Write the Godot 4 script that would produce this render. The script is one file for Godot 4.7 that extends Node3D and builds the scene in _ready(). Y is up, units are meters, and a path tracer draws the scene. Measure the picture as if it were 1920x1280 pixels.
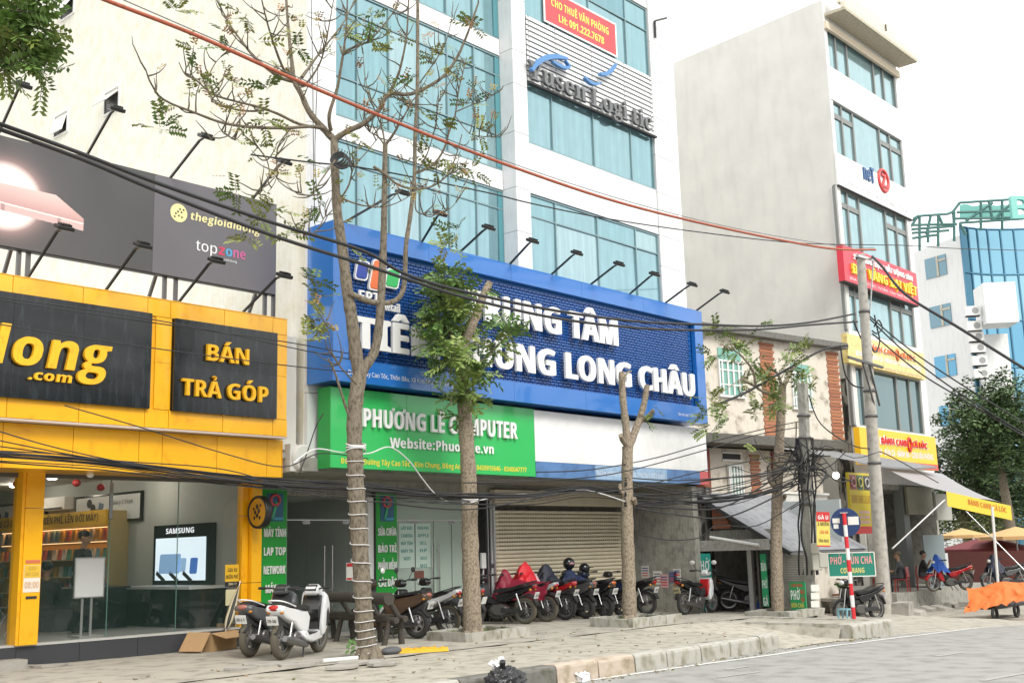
extends Node3D

const FPX := 2119.8
var cam_b: Basis
var cam_o := V(0, 1.55, 0)
var org := {}
var taken := {}
var boxes := {}
var mats := {}
var rng := RandomNumberGenerator.new()
var sans: Font
var sans_b: Font
var serif_b: Font
var tx := {}

# ---------------------------------------------------------------- mesh builder
class MB:
	var v := PackedVector3Array()
	var n := PackedVector3Array()
	var uv := PackedVector2Array()
	var c := PackedColorArray()
	var col := Color.WHITE

	func tri(a: Vector3, b: Vector3, d: Vector3, na: Vector3, nb: Vector3, nd: Vector3, ua := Vector2.ZERO, ub := Vector2.ZERO, ud := Vector2.ZERO) -> void:
		if (b - a).cross(d - a).dot(na + nb + nd) > 0.0:
			v.append_array([a, d, b]); n.append_array([na, nd, nb]); uv.append_array([ua, ud, ub])
		else:
			v.append_array([a, b, d]); n.append_array([na, nb, nd]); uv.append_array([ua, ub, ud])
		c.append_array([col, col, col])

	func quadn(a: Vector3, b: Vector3, d: Vector3, e: Vector3, nn: Vector3) -> void:
		tri(a, b, d, nn, nn, nn, Vector2(0, 1), Vector2(1, 1), Vector2(1, 0))
		tri(a, d, e, nn, nn, nn, Vector2(0, 1), Vector2(1, 0), Vector2(0, 0))

	# a, b, d, e run counter-clockwise seen from the front
	func quad(a: Vector3, b: Vector3, d: Vector3, e: Vector3) -> void:
		var nn := (b - a).cross(e - a)
		if nn.length() < 1e-12:
			nn = (d - b).cross(e - b)
		quadn(a, b, d, e, nn.normalized())

	func box(p: Vector3, s: Vector3, b := Basis()) -> void:
		var h := s * 0.5
		var k := []
		for i in 8:
			k.append(p + b * Vector3(h.x if i & 1 else -h.x, h.y if i & 2 else -h.y, h.z if i & 4 else -h.z))
		quadn(k[4], k[5], k[7], k[6], b.z); quadn(k[1], k[0], k[2], k[3], -b.z)
		quadn(k[5], k[1], k[3], k[7], b.x); quadn(k[0], k[4], k[6], k[2], -b.x)
		quadn(k[6], k[7], k[3], k[2], b.y); quadn(k[0], k[1], k[5], k[4], -b.y)

	# box with uneven corners, for stones and weathered blocks
	func rough_box(p: Vector3, s: Vector3, jit: float, r: RandomNumberGenerator, b := Basis()) -> void:
		var h := s * 0.5
		var k := []
		for i in 8:
			k.append(p + b * (Vector3(h.x if i & 1 else -h.x, h.y if i & 2 else -h.y, h.z if i & 4 else -h.z) + Vector3(r.randf_range(-jit, jit), r.randf_range(-jit, jit), r.randf_range(-jit, jit))))
		quad(k[4], k[5], k[7], k[6]); quad(k[1], k[0], k[2], k[3])
		quad(k[5], k[1], k[3], k[7]); quad(k[0], k[4], k[6], k[2])
		quad(k[6], k[7], k[3], k[2]); quad(k[0], k[1], k[5], k[4])

	func tube(pts: Array, rads: Array, sides := 8, cap := true) -> void:
		var m := pts.size()
		var rings := []
		var ns := []
		var up := Vector3.UP
		for i in m:
			var t: Vector3 = (pts[mini(i + 1, m - 1)] - pts[maxi(i - 1, 0)]).normalized()
			if t.length() < 0.5:
				t = Vector3.UP
			if i == 0:
				up = Vector3.RIGHT if absf(t.y) > 0.9 else Vector3.UP
			var s := t.cross(up)
			if s.length() < 1e-4:
				s = t.cross(Vector3.FORWARD)
			s = s.normalized()
			up = s.cross(t).normalized()
			var rg := PackedVector3Array()
			var rn := PackedVector3Array()
			var r: float = rads[mini(i, rads.size() - 1)]
			for j in sides:
				var a := TAU * j / sides
				var d := s * cos(a) + up * sin(a)
				rg.append(pts[i] + d * r)
				rn.append(d)
			rings.append(rg)
			ns.append(rn)
		for i in m - 1:
			for j in sides:
				var q := (j + 1) % sides
				tri(rings[i][j], rings[i][q], rings[i + 1][q], ns[i][j], ns[i][q], ns[i + 1][q])
				tri(rings[i][j], rings[i + 1][q], rings[i + 1][j], ns[i][j], ns[i + 1][q], ns[i + 1][j])
		if cap:
			for e in [0, m - 1]:
				var t2: Vector3 = (pts[0] - pts[1]).normalized() if e == 0 else (pts[m - 1] - pts[m - 2]).normalized()
				for j in range(1, sides - 1):
					tri(rings[e][0], rings[e][j], rings[e][j + 1], t2, t2, t2)

	# profile of (radius, height) turned round the y axis of x
	func lathe(prof: Array, segs := 16, x := Transform3D()) -> void:
		for i in prof.size() - 1:
			var p: Vector2 = prof[i]
			var q: Vector2 = prof[i + 1]
			var d := (q - p).normalized()
			var nr := Vector2(d.y, -d.x)
			for j in segs:
				var a := TAU * j / segs
				var b := TAU * (j + 1) / segs
				var ca := Vector3(cos(a), 0, sin(a))
				var cb := Vector3(cos(b), 0, sin(b))
				var na := (x.basis * (ca * nr.x + Vector3.UP * nr.y)).normalized()
				var nb := (x.basis * (cb * nr.x + Vector3.UP * nr.y)).normalized()
				var A := x * (ca * p.x + Vector3.UP * p.y)
				var B := x * (cb * p.x + Vector3.UP * p.y)
				var C := x * (cb * q.x + Vector3.UP * q.y)
				var D := x * (ca * q.x + Vector3.UP * q.y)
				if p.x > 1e-5:
					tri(A, B, C, na, nb, nb)
				if q.x > 1e-5:
					tri(A, C, D, na, nb, na)

	func torus(R: float, r: float, segs: int, sides: int, x := Transform3D(), sq := 1.0) -> void:
		for i in segs:
			for j in sides:
				var P := []
				var N := []
				for k in [[i, j], [i + 1, j], [i + 1, j + 1], [i, j + 1]]:
					var a: float = TAU * k[0] / segs
					var b: float = TAU * k[1] / sides
					var d := Vector3(cos(a), 0, sin(a))
					P.append(x * (d * (R + r * cos(b)) + Vector3.UP * r * sq * sin(b)))
					N.append((x.basis * (d * cos(b) + Vector3.UP * sin(b))).normalized())
				tri(P[0], P[1], P[2], N[0], N[1], N[2])
				tri(P[0], P[2], P[3], N[0], N[2], N[3])

	func ellipsoid(x: Transform3D, segs := 12, rings := 8) -> void:
		var inv := x.basis.inverse().transposed()
		for i in rings:
			for j in segs:
				var P := []
				var N := []
				for k in [[i, j], [i + 1, j], [i + 1, j + 1], [i, j + 1]]:
					var t: float = PI * k[0] / rings
					var a: float = TAU * k[1] / segs
					var d := Vector3(sin(t) * cos(a), cos(t), sin(t) * sin(a))
					P.append(x * d)
					N.append((inv * d).normalized())
				tri(P[0], P[1], P[2], N[0], N[1], N[2])
				tri(P[0], P[2], P[3], N[0], N[2], N[3])

	# polygon (x, y) drawn out along z, with bevelled rims; wmid lets the middle bulge
	func prism(poly: PackedVector2Array, hw: float, bevel := 0.0, x := Transform3D(), smooth := false) -> void:
		var m := poly.size()
		var cen := Vector2.ZERO
		for p in poly:
			cen += p / m
		var inner := poly
		if bevel > 0.0:
			var off := Geometry2D.offset_polygon(poly, -bevel, Geometry2D.JOIN_MITER)
			inner = PackedVector2Array()
			if off.size() == 1 and off[0].size() == m:
				# match the points of the inset to the nearest of the outline
				for p in poly:
					var best: Vector2 = off[0][0]
					for q in off[0]:
						if q.distance_squared_to(p) < best.distance_squared_to(p):
							best = q
					inner.append(best)
			else:
				for p in poly:
					inner.append(p.move_toward(cen, bevel))
		var idx := Geometry2D.triangulate_polygon(inner)
		if idx.is_empty():
			inner = poly
			idx = Geometry2D.triangulate_polygon(poly)
		for s: float in [-1.0, 1.0]:
			var nn := (x.basis * Vector3(0, 0, s)).normalized()
			for i in range(0, idx.size(), 3):
				var A := inner[idx[i]]
				var B := inner[idx[i + 1]]
				var C := inner[idx[i + 2]]
				tri(x * Vector3(A.x, A.y, s * hw), x * Vector3(B.x, B.y, s * hw), x * Vector3(C.x, C.y, s * hw), nn, nn, nn)
		var en := []
		var cw := 1.0 if Geometry2D.is_polygon_clockwise(poly) else -1.0
		for i in m:
			var d := (poly[(i + 1) % m] - poly[i]).normalized()
			en.append(Vector2(-d.y, d.x) * cw)
		for i in m:
			var j := (i + 1) % m
			var na: Vector2 = en[i]
			var nb: Vector2 = en[i]
			if smooth:
				na = (en[i] + en[(i + m - 1) % m]).normalized()
				nb = (en[i] + en[j]).normalized()
			var N1 := (x.basis * Vector3(na.x, na.y, 0)).normalized()
			var N2 := (x.basis * Vector3(nb.x, nb.y, 0)).normalized()
			var h := hw - bevel
			var a := x * Vector3(poly[i].x, poly[i].y, -h)
			var b := x * Vector3(poly[j].x, poly[j].y, -h)
			var c2 := x * Vector3(poly[j].x, poly[j].y, h)
			var d2 := x * Vector3(poly[i].x, poly[i].y, h)
			tri(a, b, c2, N1, N2, N2)
			tri(a, c2, d2, N1, N2, N1)
			if bevel > 0.0:
				for s: float in [-1.0, 1.0]:
					var zz := (x.basis * Vector3(0, 0, s)).normalized()
					var o1 := x * Vector3(poly[i].x, poly[i].y, s * h)
					var o2 := x * Vector3(poly[j].x, poly[j].y, s * h)
					var i2 := x * Vector3(inner[j].x, inner[j].y, s * hw)
					var i1 := x * Vector3(inner[i].x, inner[i].y, s * hw)
					tri(o1, o2, i2, N1, N2, zz)
					tri(o1, i2, i1, N1, zz, zz)

	func commit() -> ArrayMesh:
		var a := []
		a.resize(Mesh.ARRAY_MAX)
		a[Mesh.ARRAY_VERTEX] = v
		a[Mesh.ARRAY_NORMAL] = n
		a[Mesh.ARRAY_TEX_UV] = uv
		a[Mesh.ARRAY_COLOR] = c
		var m := ArrayMesh.new()
		m.add_surface_from_arrays(Mesh.PRIMITIVE_TRIANGLES, a)
		return m

# ---------------------------------------------------------------- camera rays (photo pixels, 1920 x 1280) to points of the place
func ray(px: float, py: float) -> Vector3:
	return cam_b * V((px - 960.0) / FPX, -(py - 640.0) / FPX, -1.0)
func atz(px: float, py: float, z: float) -> Vector3:
	var d := ray(px, py)
	return cam_o + d * (z / d.z)
func atx(px: float, py: float, x: float) -> Vector3:
	var d := ray(px, py)
	return cam_o + d * (x / d.x)
func aty(px: float, py: float, y := 0.0) -> Vector3:
	var d := ray(px, py)
	return cam_o + d * ((y - cam_o.y) / d.y)
func atd(px: float, py: float, depth: float) -> Vector3:
	return cam_o + ray(px, py) * depth
# rectangle x0, y0, x1, y1 on the plane z from its upper left and lower right pixels
func rz(ax: float, ay: float, bx_: float, by: float, z: float) -> Array:
	var a := atz(ax, ay, z)
	var b := atz(bx_, by, z)
	return [a.x, b.y, b.x, a.y]

func V(x: float, y: float, z: float) -> Vector3:
	return Vector3(x, y, z)
func TB(o: Vector3) -> Transform3D:
	return Transform3D(Basis(), o)
# ---------------------------------------------------------------- nodes
func numbered(s: String) -> String:
	if not taken.has(s):
		taken[s] = 0
		return s
	taken[s] += 1
	return "%s_%03d" % [s, taken[s]]
func tag(o: Node, label: String, category: String, group := "") -> void:
	o.set_meta("label", label)
	o.set_meta("category", category)
	if group != "":
		o.set_meta("group", group)
# parts of a thing are given in world coordinates, unless it is turned: then in its own
func thing(called: String, label: String, category: String, at := Vector3.ZERO, group := "", turn := 0.0, own := false) -> Node3D:
	var o := Node3D.new()
	o.name = numbered(called)
	add_child(o)
	o.position = at
	o.rotation.y = turn
	tag(o, label, category, group)
	org[o] = Vector3.ZERO if own else at
	return o
func struct(called: String, mb: MB, m: Material) -> MeshInstance3D:
	var o := part(self, numbered(called), mb, m)
	o.set_meta("kind", "structure")
	return o
func part(parent: Node, called: String, mb: MB, m: Material) -> MeshInstance3D:
	return pmesh(parent, called, mb.commit(), m, null)
func pmesh(parent: Node, called: String, mesh: Mesh, m: Material, at = null) -> MeshInstance3D:
	var o := MeshInstance3D.new()
	o.name = called
	o.mesh = mesh
	o.material_override = m
	parent.add_child(o, true)
	var po: Vector3 = org.get(parent, Vector3.ZERO)
	o.position = (at if at != null else Vector3.ZERO) - po
	org[o] = (at if at != null else Vector3.ZERO)
	return o
func bx(parent: Node, called: String, c: Vector3, s: Vector3, m: Material, rot := Vector3.ZERO) -> MeshInstance3D:
	var key := Vector3i((s * 2000.0).round())
	if not boxes.has(key):
		var b := BoxMesh.new()
		b.size = s
		boxes[key] = b
	var o := pmesh(parent, called, boxes[key], m, c)
	o.rotation = rot
	return o
# box from two corners
func bb(parent: Node, called: String, a: Vector3, b: Vector3, m: Material) -> MeshInstance3D:
	return bx(parent, called, (a + b) * 0.5, (b - a).abs(), m)
func cham(s: Vector3, r: float) -> Mesh:
	var key := "%.4f %.4f %.4f %.4f" % [s.x, s.y, s.z, r]
	if not boxes.has(key):
		var mb := MB.new()
		var x := s.x * 0.5
		var y := s.y * 0.5
		mb.prism(PackedVector2Array([Vector2(-x + r, -y), Vector2(x - r, -y), Vector2(x, -y + r), Vector2(x, y - r), Vector2(x - r, y), Vector2(-x + r, y), Vector2(-x, y - r), Vector2(-x, -y + r)]), s.z * 0.5, r)
		boxes[key] = mb.commit()
	return boxes[key]
func cbx(parent: Node, called: String, c: Vector3, s: Vector3, r: float, m: Material, rot := Vector3.ZERO) -> MeshInstance3D:
	var o := pmesh(parent, called, cham(s, r), m, c)
	o.rotation = rot
	return o
func bar(parent: Node, called: String, a: Vector3, b: Vector3, r: float, m: Material, sides := 8) -> MeshInstance3D:
	var mb := MB.new()
	mb.tube([a, b], [r], sides)
	return part(parent, called, mb, m)
# smooth sheet or sack: P(u, v) for u and v from 0 to 1
func sheet(mb: MB, P: Callable, nu: int, nv: int, pick = null, other: MB = null) -> void:
	var p := []
	for i in nu + 1:
		var row := PackedVector3Array()
		for j in nv + 1:
			row.append(P.call(float(i) / nu, float(j) / nv))
		p.append(row)
	var nr := []
	for i in nu + 1:
		var row := PackedVector3Array()
		for j in nv + 1:
			var a: Vector3 = p[mini(i + 1, nu)][j] - p[maxi(i - 1, 0)][j]
			var b: Vector3 = p[i][mini(j + 1, nv)] - p[i][maxi(j - 1, 0)]
			var c := a.cross(b)
			row.append(c.normalized() if c.length() > 1e-9 else Vector3.UP)
		nr.append(row)
	for i in nu:
		for j in nv:
			var t := other if other and pick.call(i, j) else mb
			t.tri(p[i][j], p[i + 1][j], p[i + 1][j + 1], nr[i][j], nr[i + 1][j], nr[i + 1][j + 1])
			t.tri(p[i][j], p[i + 1][j + 1], p[i][j + 1], nr[i][j], nr[i + 1][j + 1], nr[i][j + 1])
func sbar(parent: Node, called: String, a: Vector3, b: Vector3, w: float, m: Material) -> MeshInstance3D:
	var mb := MB.new()
	var d := (b - a).normalized()
	var s := d.cross(Vector3.UP if absf(d.y) < 0.95 else Vector3.RIGHT).normalized()
	mb.box((a + b) * 0.5, V(w, w, a.distance_to(b)), Basis(s, d.cross(s), d))
	return part(parent, called, mb, m)

# ---------------------------------------------------------------- lettering: x.origin is the left end of the base line
# the fonts lack many Vietnamese letters: base letter and marks (h hook, o horn, d dot below, a acute, g grave, t tilde)
const MARKS := {"Ư": "Uo", "Ơ": "Oo", "Ủ": "Uh", "Ả": "Ah", "Ế": "Êa", "Ề": "Êg", "Ễ": "Êt", "Ệ": "Êd", "Ữ": "Uot", "Ử": "Uoh", "Ừ": "Uog", "Ấ": "Âa", "Ầ": "Âg", "Ẩ": "Âh", "Ậ": "Âd", "Ạ": "Ad", "Ị": "Id", "Ọ": "Od", "Ộ": "Ôd", "Ố": "Ôa", "Ổ": "Ôh", "Ớ": "Ooa", "Ờ": "Oog", "Ở": "Ooh", "Ẫ": "Ât", "Ặ": "Ăd", "Ắ": "Ăa"}
func emb(e: float) -> FontVariation:
	var fv := FontVariation.new()
	fv.base_font = sans_b
	fv.variation_embolden = e
	return fv
func marks_of(ch: String) -> String:
	return MARKS.get(ch.to_upper(), "")
func mark_mesh(s: String, font: Font, plain: String, cap: float, depth: float) -> MB:
	var mb := MB.new()
	var total := font.get_string_size(plain, HORIZONTAL_ALIGNMENT_LEFT, -1, 48).x * 0.01
	var stroke := func(a: Vector2, b: Vector2, w: float):
		var d := (b - a).normalized().orthogonal() * w * 0.5
		mb.prism(PackedVector2Array([a + d, b + d, b - d, a - d]), maxf(depth, 0.004) * 0.5)
	for i in s.length():
		var k := marks_of(s[i])
		if k == "":
			continue
		var low := s[i] != s[i].to_upper()
		var x0 := font.get_string_size(plain.left(i), HORIZONTAL_ALIGNMENT_LEFT, -1, 48).x * 0.01 - total * 0.5
		var w := font.get_string_size(plain[i], HORIZONTAL_ALIGNMENT_LEFT, -1, 48).x * 0.01
		var c := Vector2(x0 + w * 0.5, (0.78 if low else 1.0) * cap)
		var hat: bool = k[0] in "ÂÊÔĂ"
		var b := c + Vector2(0.0, cap * (0.36 if hat else 0.1))
		var u := cap
		for j in range(1, k.length()):
			match k[j]:
				"o":
					stroke.call(c + Vector2(w * 0.3, -u * 0.06), c + Vector2(w * 0.52, u * 0.0), u * 0.12)
					stroke.call(c + Vector2(w * 0.50, -u * 0.04), c + Vector2(w * 0.54, u * 0.14), u * 0.1)
				"d":
					stroke.call(Vector2(c.x - u * 0.08, -u * 0.22), Vector2(c.x + u * 0.08, -u * 0.22), u * 0.15)
				"a":
					stroke.call(b + Vector2(-u * 0.05, 0), b + Vector2(u * 0.12, u * 0.18), u * 0.11)
				"g":
					stroke.call(b + Vector2(u * 0.05, 0), b + Vector2(-u * 0.12, u * 0.18), u * 0.11)
				"t":
					stroke.call(b + Vector2(-u * 0.18, u * 0.02), b + Vector2(-u * 0.02, u * 0.1), u * 0.08)
					stroke.call(b + Vector2(-u * 0.03, u * 0.1), b + Vector2(u * 0.17, u * 0.06), u * 0.08)
				"h":
					stroke.call(b + Vector2(-u * 0.1, u * 0.14), b + Vector2(-u * 0.01, u * 0.22), u * 0.08)
					stroke.call(b + Vector2(-u * 0.03, u * 0.21), b + Vector2(u * 0.09, u * 0.14), u * 0.08)
					stroke.call(b + Vector2(u * 0.09, u * 0.16), b + Vector2(0, -u * 0.02), u * 0.08)
	return mb
func txt(parent: Node, called: String, s: String, font: Font, x: Transform3D, w: float, cap: float, depth: float, m: Material, slant := 0.0) -> MeshInstance3D:
	var probe := TextMesh.new()
	probe.font = font
	probe.font_size = 48
	probe.pixel_size = 0.01
	probe.curve_step = 3.0 if depth > 0.0 else 4.0
	probe.depth = 0.0
	probe.vertical_alignment = VERTICAL_ALIGNMENT_BOTTOM
	probe.text = "H"
	var hb := probe.get_aabb()
	var t := TextMesh.new()
	t.font = font
	t.font_size = 48
	t.pixel_size = 0.01
	t.curve_step = probe.curve_step
	t.vertical_alignment = VERTICAL_ALIGNMENT_BOTTOM
	var plain := ""
	for ch in s:
		var k := marks_of(ch)
		plain += ch if k == "" else (k[0] if ch == ch.to_upper() else k[0].to_lower())
	t.text = plain
	t.depth = 0.01 if depth > 0.0 else 0.0
	var bb_ := t.get_aabb()
	var sx := w / bb_.size.x
	var sy := cap / hb.size.y
	var sz := depth / 0.01 if depth > 0.0 else 1.0
	var loc := Transform3D(Basis(V(sx, 0, 0), V(slant * sy, sy, 0), V(0, 0, sz)), V(-bb_.position.x * sx, -hb.position.y * sy, depth * 0.5 + 0.003))
	loc.origin.x -= slant * sy * hb.position.y
	var o := MeshInstance3D.new()
	o.name = called
	o.mesh = t
	o.material_override = m
	parent.add_child(o, true)
	var g := x * loc
	g.origin -= org.get(parent, Vector3.ZERO)
	o.transform = g
	if plain != s and cap > 0.09:
		var mk := mark_mesh(s, font, plain, hb.size.y, t.depth)
		if mk.v.size() > 0:
			for i in mk.v.size():
				mk.v[i].y += hb.position.y
			var d := MeshInstance3D.new()
			d.name = "accent"
			d.mesh = mk.commit()
			d.material_override = m
			parent.add_child(d, true)
			d.transform = g
	return o
# ---------------------------------------------------------------- materials
func noise_tex(key: String, freq: float, ramp: Array, type := FastNoiseLite.TYPE_SIMPLEX, oct := 5, size := 512, sd := 1) -> NoiseTexture2D:
	if tx.has(key):
		return tx[key]
	var nz := FastNoiseLite.new()
	nz.noise_type = type
	nz.frequency = freq
	nz.fractal_octaves = oct
	nz.seed = sd
	var t := NoiseTexture2D.new()
	t.width = size
	t.height = size
	t.seamless = true
	t.noise = nz
	if ramp.size() > 0:
		var g := Gradient.new()
		var off := PackedFloat32Array()
		var cs := PackedColorArray()
		for r in ramp:
			off.append(r[0])
			cs.append(r[1].linear_to_srgb() if r[1] is Color else Color(r[1], r[1], r[1]).linear_to_srgb())
		g.offsets = off
		g.colors = cs
		t.color_ramp = g
	tx[key] = t
	return t
func M(col: Color, rough := 0.8, metal := 0.0, tex: Texture2D = null, scale := Vector3.ONE, bump := 0.0) -> StandardMaterial3D:
	var m := StandardMaterial3D.new()
	m.albedo_color = col.linear_to_srgb()
	m.roughness = rough
	m.metallic = metal
	if tex:
		m.albedo_texture = tex
		m.uv1_triplanar = true
		m.uv1_world_triplanar = true
		m.uv1_scale = scale
		m.uv1_triplanar_sharpness = 8.0
	if bump > 0.0:
		m.heightmap_enabled = true
		m.heightmap_scale = bump
		m.heightmap_texture = noise_tex("bumpgrain", 0.03, [], FastNoiseLite.TYPE_SIMPLEX, 5, 512, 9)
		m.uv1_triplanar = true
		m.uv1_world_triplanar = true
		m.uv1_scale = scale
	return m
func detail(m: StandardMaterial3D, tex: Texture2D, scale: Vector3) -> StandardMaterial3D:
	m.detail_enabled = true
	m.detail_albedo = tex
	m.detail_blend_mode = BaseMaterial3D.BLEND_MODE_MUL
	m.detail_uv_layer = BaseMaterial3D.DETAIL_UV_2
	m.uv2_triplanar = true
	m.uv2_world_triplanar = true
	m.uv2_scale = scale
	m.uv2_triplanar_sharpness = 8.0
	return m
func glow(col: Color, e: float) -> StandardMaterial3D:
	var m := M(col, 0.5)
	m.emission_enabled = true
	m.emission = col.linear_to_srgb()
	m.emission_energy_multiplier = e
	return m
func glass(col: Color, alpha: float) -> StandardMaterial3D:
	var m := M(col, 0.02)
	m.albedo_color.a = alpha
	m.transparency = BaseMaterial3D.TRANSPARENCY_ALPHA
	m.metallic_specular = 0.5
	return m
func coat(col: Color, rough := 0.35) -> StandardMaterial3D:
	var m := M(col, rough)
	m.clearcoat_enabled = true
	m.clearcoat = 0.6
	m.clearcoat_roughness = 0.08
	return m
func G(x: float) -> Color:
	return Color(x, x, x)

# ---------------------------------------------------------------- heights of the ground
func gy(x: float) -> float:
	return -0.3 * clampf((x - 20.0) / 12.0, 0.0, 1.0)
func ry(x: float) -> float:
	return -0.25 - 0.6 * pow(clampf((x - 19.0) / 16.0, 0.0, 1.0), 1.2)

func _ready() -> void:
	rng.seed = 7
	# camera
	var cam := Camera3D.new()
	cam.name = "camera"
	cam.position = cam_o
	cam.rotation = V(0.18281585, -0.84122287, -0.02751852)
	cam_b = Basis.from_euler(cam.rotation)
	cam.fov = 33.6
	cam.near = 0.1
	cam.far = 900.0
	add_child(cam)
	# overcast sky, soft sun, exposure
	var env := Environment.new()
	env.background_mode = Environment.BG_SKY
	var sm := ProceduralSkyMaterial.new()
	sm.sky_top_color = Color(0.985, 0.985, 0.98)
	sm.sky_horizon_color = Color(0.955, 0.958, 0.955)
	sm.sky_curve = 0.2
	sm.ground_horizon_color = Color(0.75, 0.74, 0.72)
	sm.ground_bottom_color = Color(0.5, 0.49, 0.47)
	sm.sun_angle_max = 0.0
	var sky := Sky.new()
	sky.sky_material = sm
	env.sky = sky
	env.tonemap_mode = Environment.TONE_MAPPER_LINEAR
	env.tonemap_exposure = 1.98
	env.sdfgi_enabled = true
	env.ssao_enabled = true
	env.ssil_enabled = true
	var we := WorldEnvironment.new()
	we.name = "world_environment"
	we.environment = env
	add_child(we)
	var sun := DirectionalLight3D.new()
	sun.name = "sun"
	sun.light_energy = 0.5
	sun.light_color = Color(1.0, 0.99, 0.965)
	sun.light_angular_distance = 24.0
	sun.shadow_enabled = true
	add_child(sun)
	sun.look_at_from_position(V(-5, 17, 18), Vector3.ZERO)
	# fonts
	var f1 := SystemFont.new()
	f1.font_names = PackedStringArray(["Droid Sans"])
	sans = f1
	var f2 := SystemFont.new()
	f2.font_names = PackedStringArray(["Droid Sans"])
	f2.font_weight = 700
	sans_b = f2
	var f3 := SystemFont.new()
	f3.font_names = PackedStringArray(["Droid Serif"])
	f3.font_weight = 700
	serif_b = f3
	materials()
	ground()
	office_tower()
	clinic_sign()
	small_signs()
	tower_ground_floor()
	phone_shop()
	phone_shop_signs()
	phone_shop_interior()
	old_house()
	noodle_shed()
	right_tower()
	restaurant()
	far_building()
	opposite_side()
	near_trees()
	far_trees()
	poles_and_cables()
	bikes()
	street_bits()
	people()

func materials() -> void:
	var grain := noise_tex("grain", 0.09, [[0.0, 0.78], [0.5, 0.93], [1.0, 1.0]], FastNoiseLite.TYPE_SIMPLEX, 5, 512, 3)
	var blot := noise_tex("blot", 0.012, [[0.0, 0.6], [0.35, 0.86], [0.6, 0.96], [1.0, 1.0]], FastNoiseLite.TYPE_SIMPLEX, 6, 512, 5)
	var streak := noise_tex("streak", 0.02, [[0.0, 0.62], [0.3, 0.88], [0.55, 0.98], [1.0, 1.0]], FastNoiseLite.TYPE_SIMPLEX, 4, 512, 8)
	var soft := noise_tex("soft", 0.01, [[0.0, 0.9], [1.0, 1.0]], FastNoiseLite.TYPE_SIMPLEX, 5, 512, 2)
	mats.white = M(Color(0.73, 0.735, 0.735), 0.45, 0.0, noise_tex("soft", 0.01, []), Vector3.ONE * 0.3)
	detail(mats.white, noise_tex("wstreak", 0.02, [[0.0, 0.88], [0.3, 0.97], [0.5, 1.0], [1.0, 1.0]], FastNoiseLite.TYPE_SIMPLEX, 4, 512, 18), V(1.1, 0.12, 1.1))
	mats.joint = M(G(0.25), 0.9)
	mats.cream = detail(M(Color(0.71, 0.695, 0.625), 0.9, 0.0, noise_tex("plaster", 0.01, [[0.0, Color(0.93, 0.90, 0.80)], [0.3, Color(0.97, 0.96, 0.92)], [0.6, 1.0], [1.0, 1.0]], FastNoiseLite.TYPE_SIMPLEX, 6, 512, 15), Vector3.ONE * 0.35, 0.3), noise_tex("wstreak", 0.02, []), V(0.9, 0.1, 0.9))
	mats.cream2 = detail(M(Color(0.685, 0.675, 0.64), 0.9, 0.0, tx.soft, Vector3.ONE * 0.1, 0.3), noise_tex("faint", 0.01, [[0.0, 0.93], [0.5, 0.99], [1.0, 1.0]], FastNoiseLite.TYPE_SIMPLEX, 5, 512, 19), V(0.3, 0.06, 0.3))
	mats.concrete = detail(M(Color(0.40, 0.38, 0.34), 0.9, 0.0, blot, Vector3.ONE * 0.35, 0.6), grain, Vector3.ONE * 2.0)
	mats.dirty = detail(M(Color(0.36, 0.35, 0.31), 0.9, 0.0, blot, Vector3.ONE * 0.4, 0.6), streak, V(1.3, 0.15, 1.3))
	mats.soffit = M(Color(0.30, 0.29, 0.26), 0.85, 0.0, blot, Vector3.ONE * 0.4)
	mats.glass_teal = detail(M(Color(0.245, 0.42, 0.46), 0.05, 0.55, tx.soft, V(0.6, 0.25, 0.6)), noise_tex("curtain", 0.01, [[0.0, 0.86], [0.45, 0.95], [0.7, 1.0], [1.0, 1.0]], FastNoiseLite.TYPE_SIMPLEX, 4, 512, 21), V(0.9, 0.03, 0.9))
	mats.glass_teal2 = detail(M(Color(0.265, 0.43, 0.47), 0.05, 0.55, tx.soft, V(0.6, 0.25, 0.6)), tx.curtain, V(0.7, 0.03, 0.7))
	mats.reflection_paint = M(Color(0.12, 0.33, 0.37), 0.1, 0.4)  # colour standing in for the pier mirrored in the left bay
	mats.mullion = M(Color(0.13, 0.13, 0.13), 0.5, 0.5)
	mats.win_bar = M(Color(0.20, 0.30, 0.32), 0.4, 0.3)
	mats.alu = M(G(0.55), 0.35, 0.8)
	mats.steel = M(G(0.62), 0.22, 1.0)
	mats.black = M(G(0.018), 0.45)
	mats.blackgloss = M(Color(0.012, 0.013, 0.016), 0.12)
	mats.dark = M(Color(0.03, 0.03, 0.032), 0.7)
	mats.rubber = M(Color(0.035, 0.034, 0.033), 0.85, 0.0, grain, Vector3.ONE * 6.0)
	mats.tyre_dust = M(Color(0.13, 0.115, 0.085), 0.9, 0.0, noise_tex("dust", 0.06, [[0.0, 0.4], [0.45, 0.75], [1.0, 1.0]], FastNoiseLite.TYPE_SIMPLEX, 4, 256, 31), Vector3.ONE * 5.0)
	mats.blue = coat(Color(0.015, 0.15, 0.50), 0.28)
	mats.brick_blue = M(Color(0.018, 0.085, 0.30), 0.22)
	mats.letter_white = M(Color(0.82, 0.82, 0.82), 0.4)
	mats.green = coat(Color(0.03, 0.47, 0.11), 0.35)
	mats.green_side = M(Color(0.02, 0.30, 0.06), 0.5)
	mats.yellow = detail(coat(Color(0.90, 0.455, 0.006), 0.35), noise_tex("rust", 0.015, [[0.0, Color(0.85, 0.74, 0.66)], [0.22, Color(0.97, 0.94, 0.92)], [0.4, 1.0], [1.0, 1.0]], FastNoiseLite.TYPE_SIMPLEX, 5, 512, 41), V(0.35, 0.2, 0.35))
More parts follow.
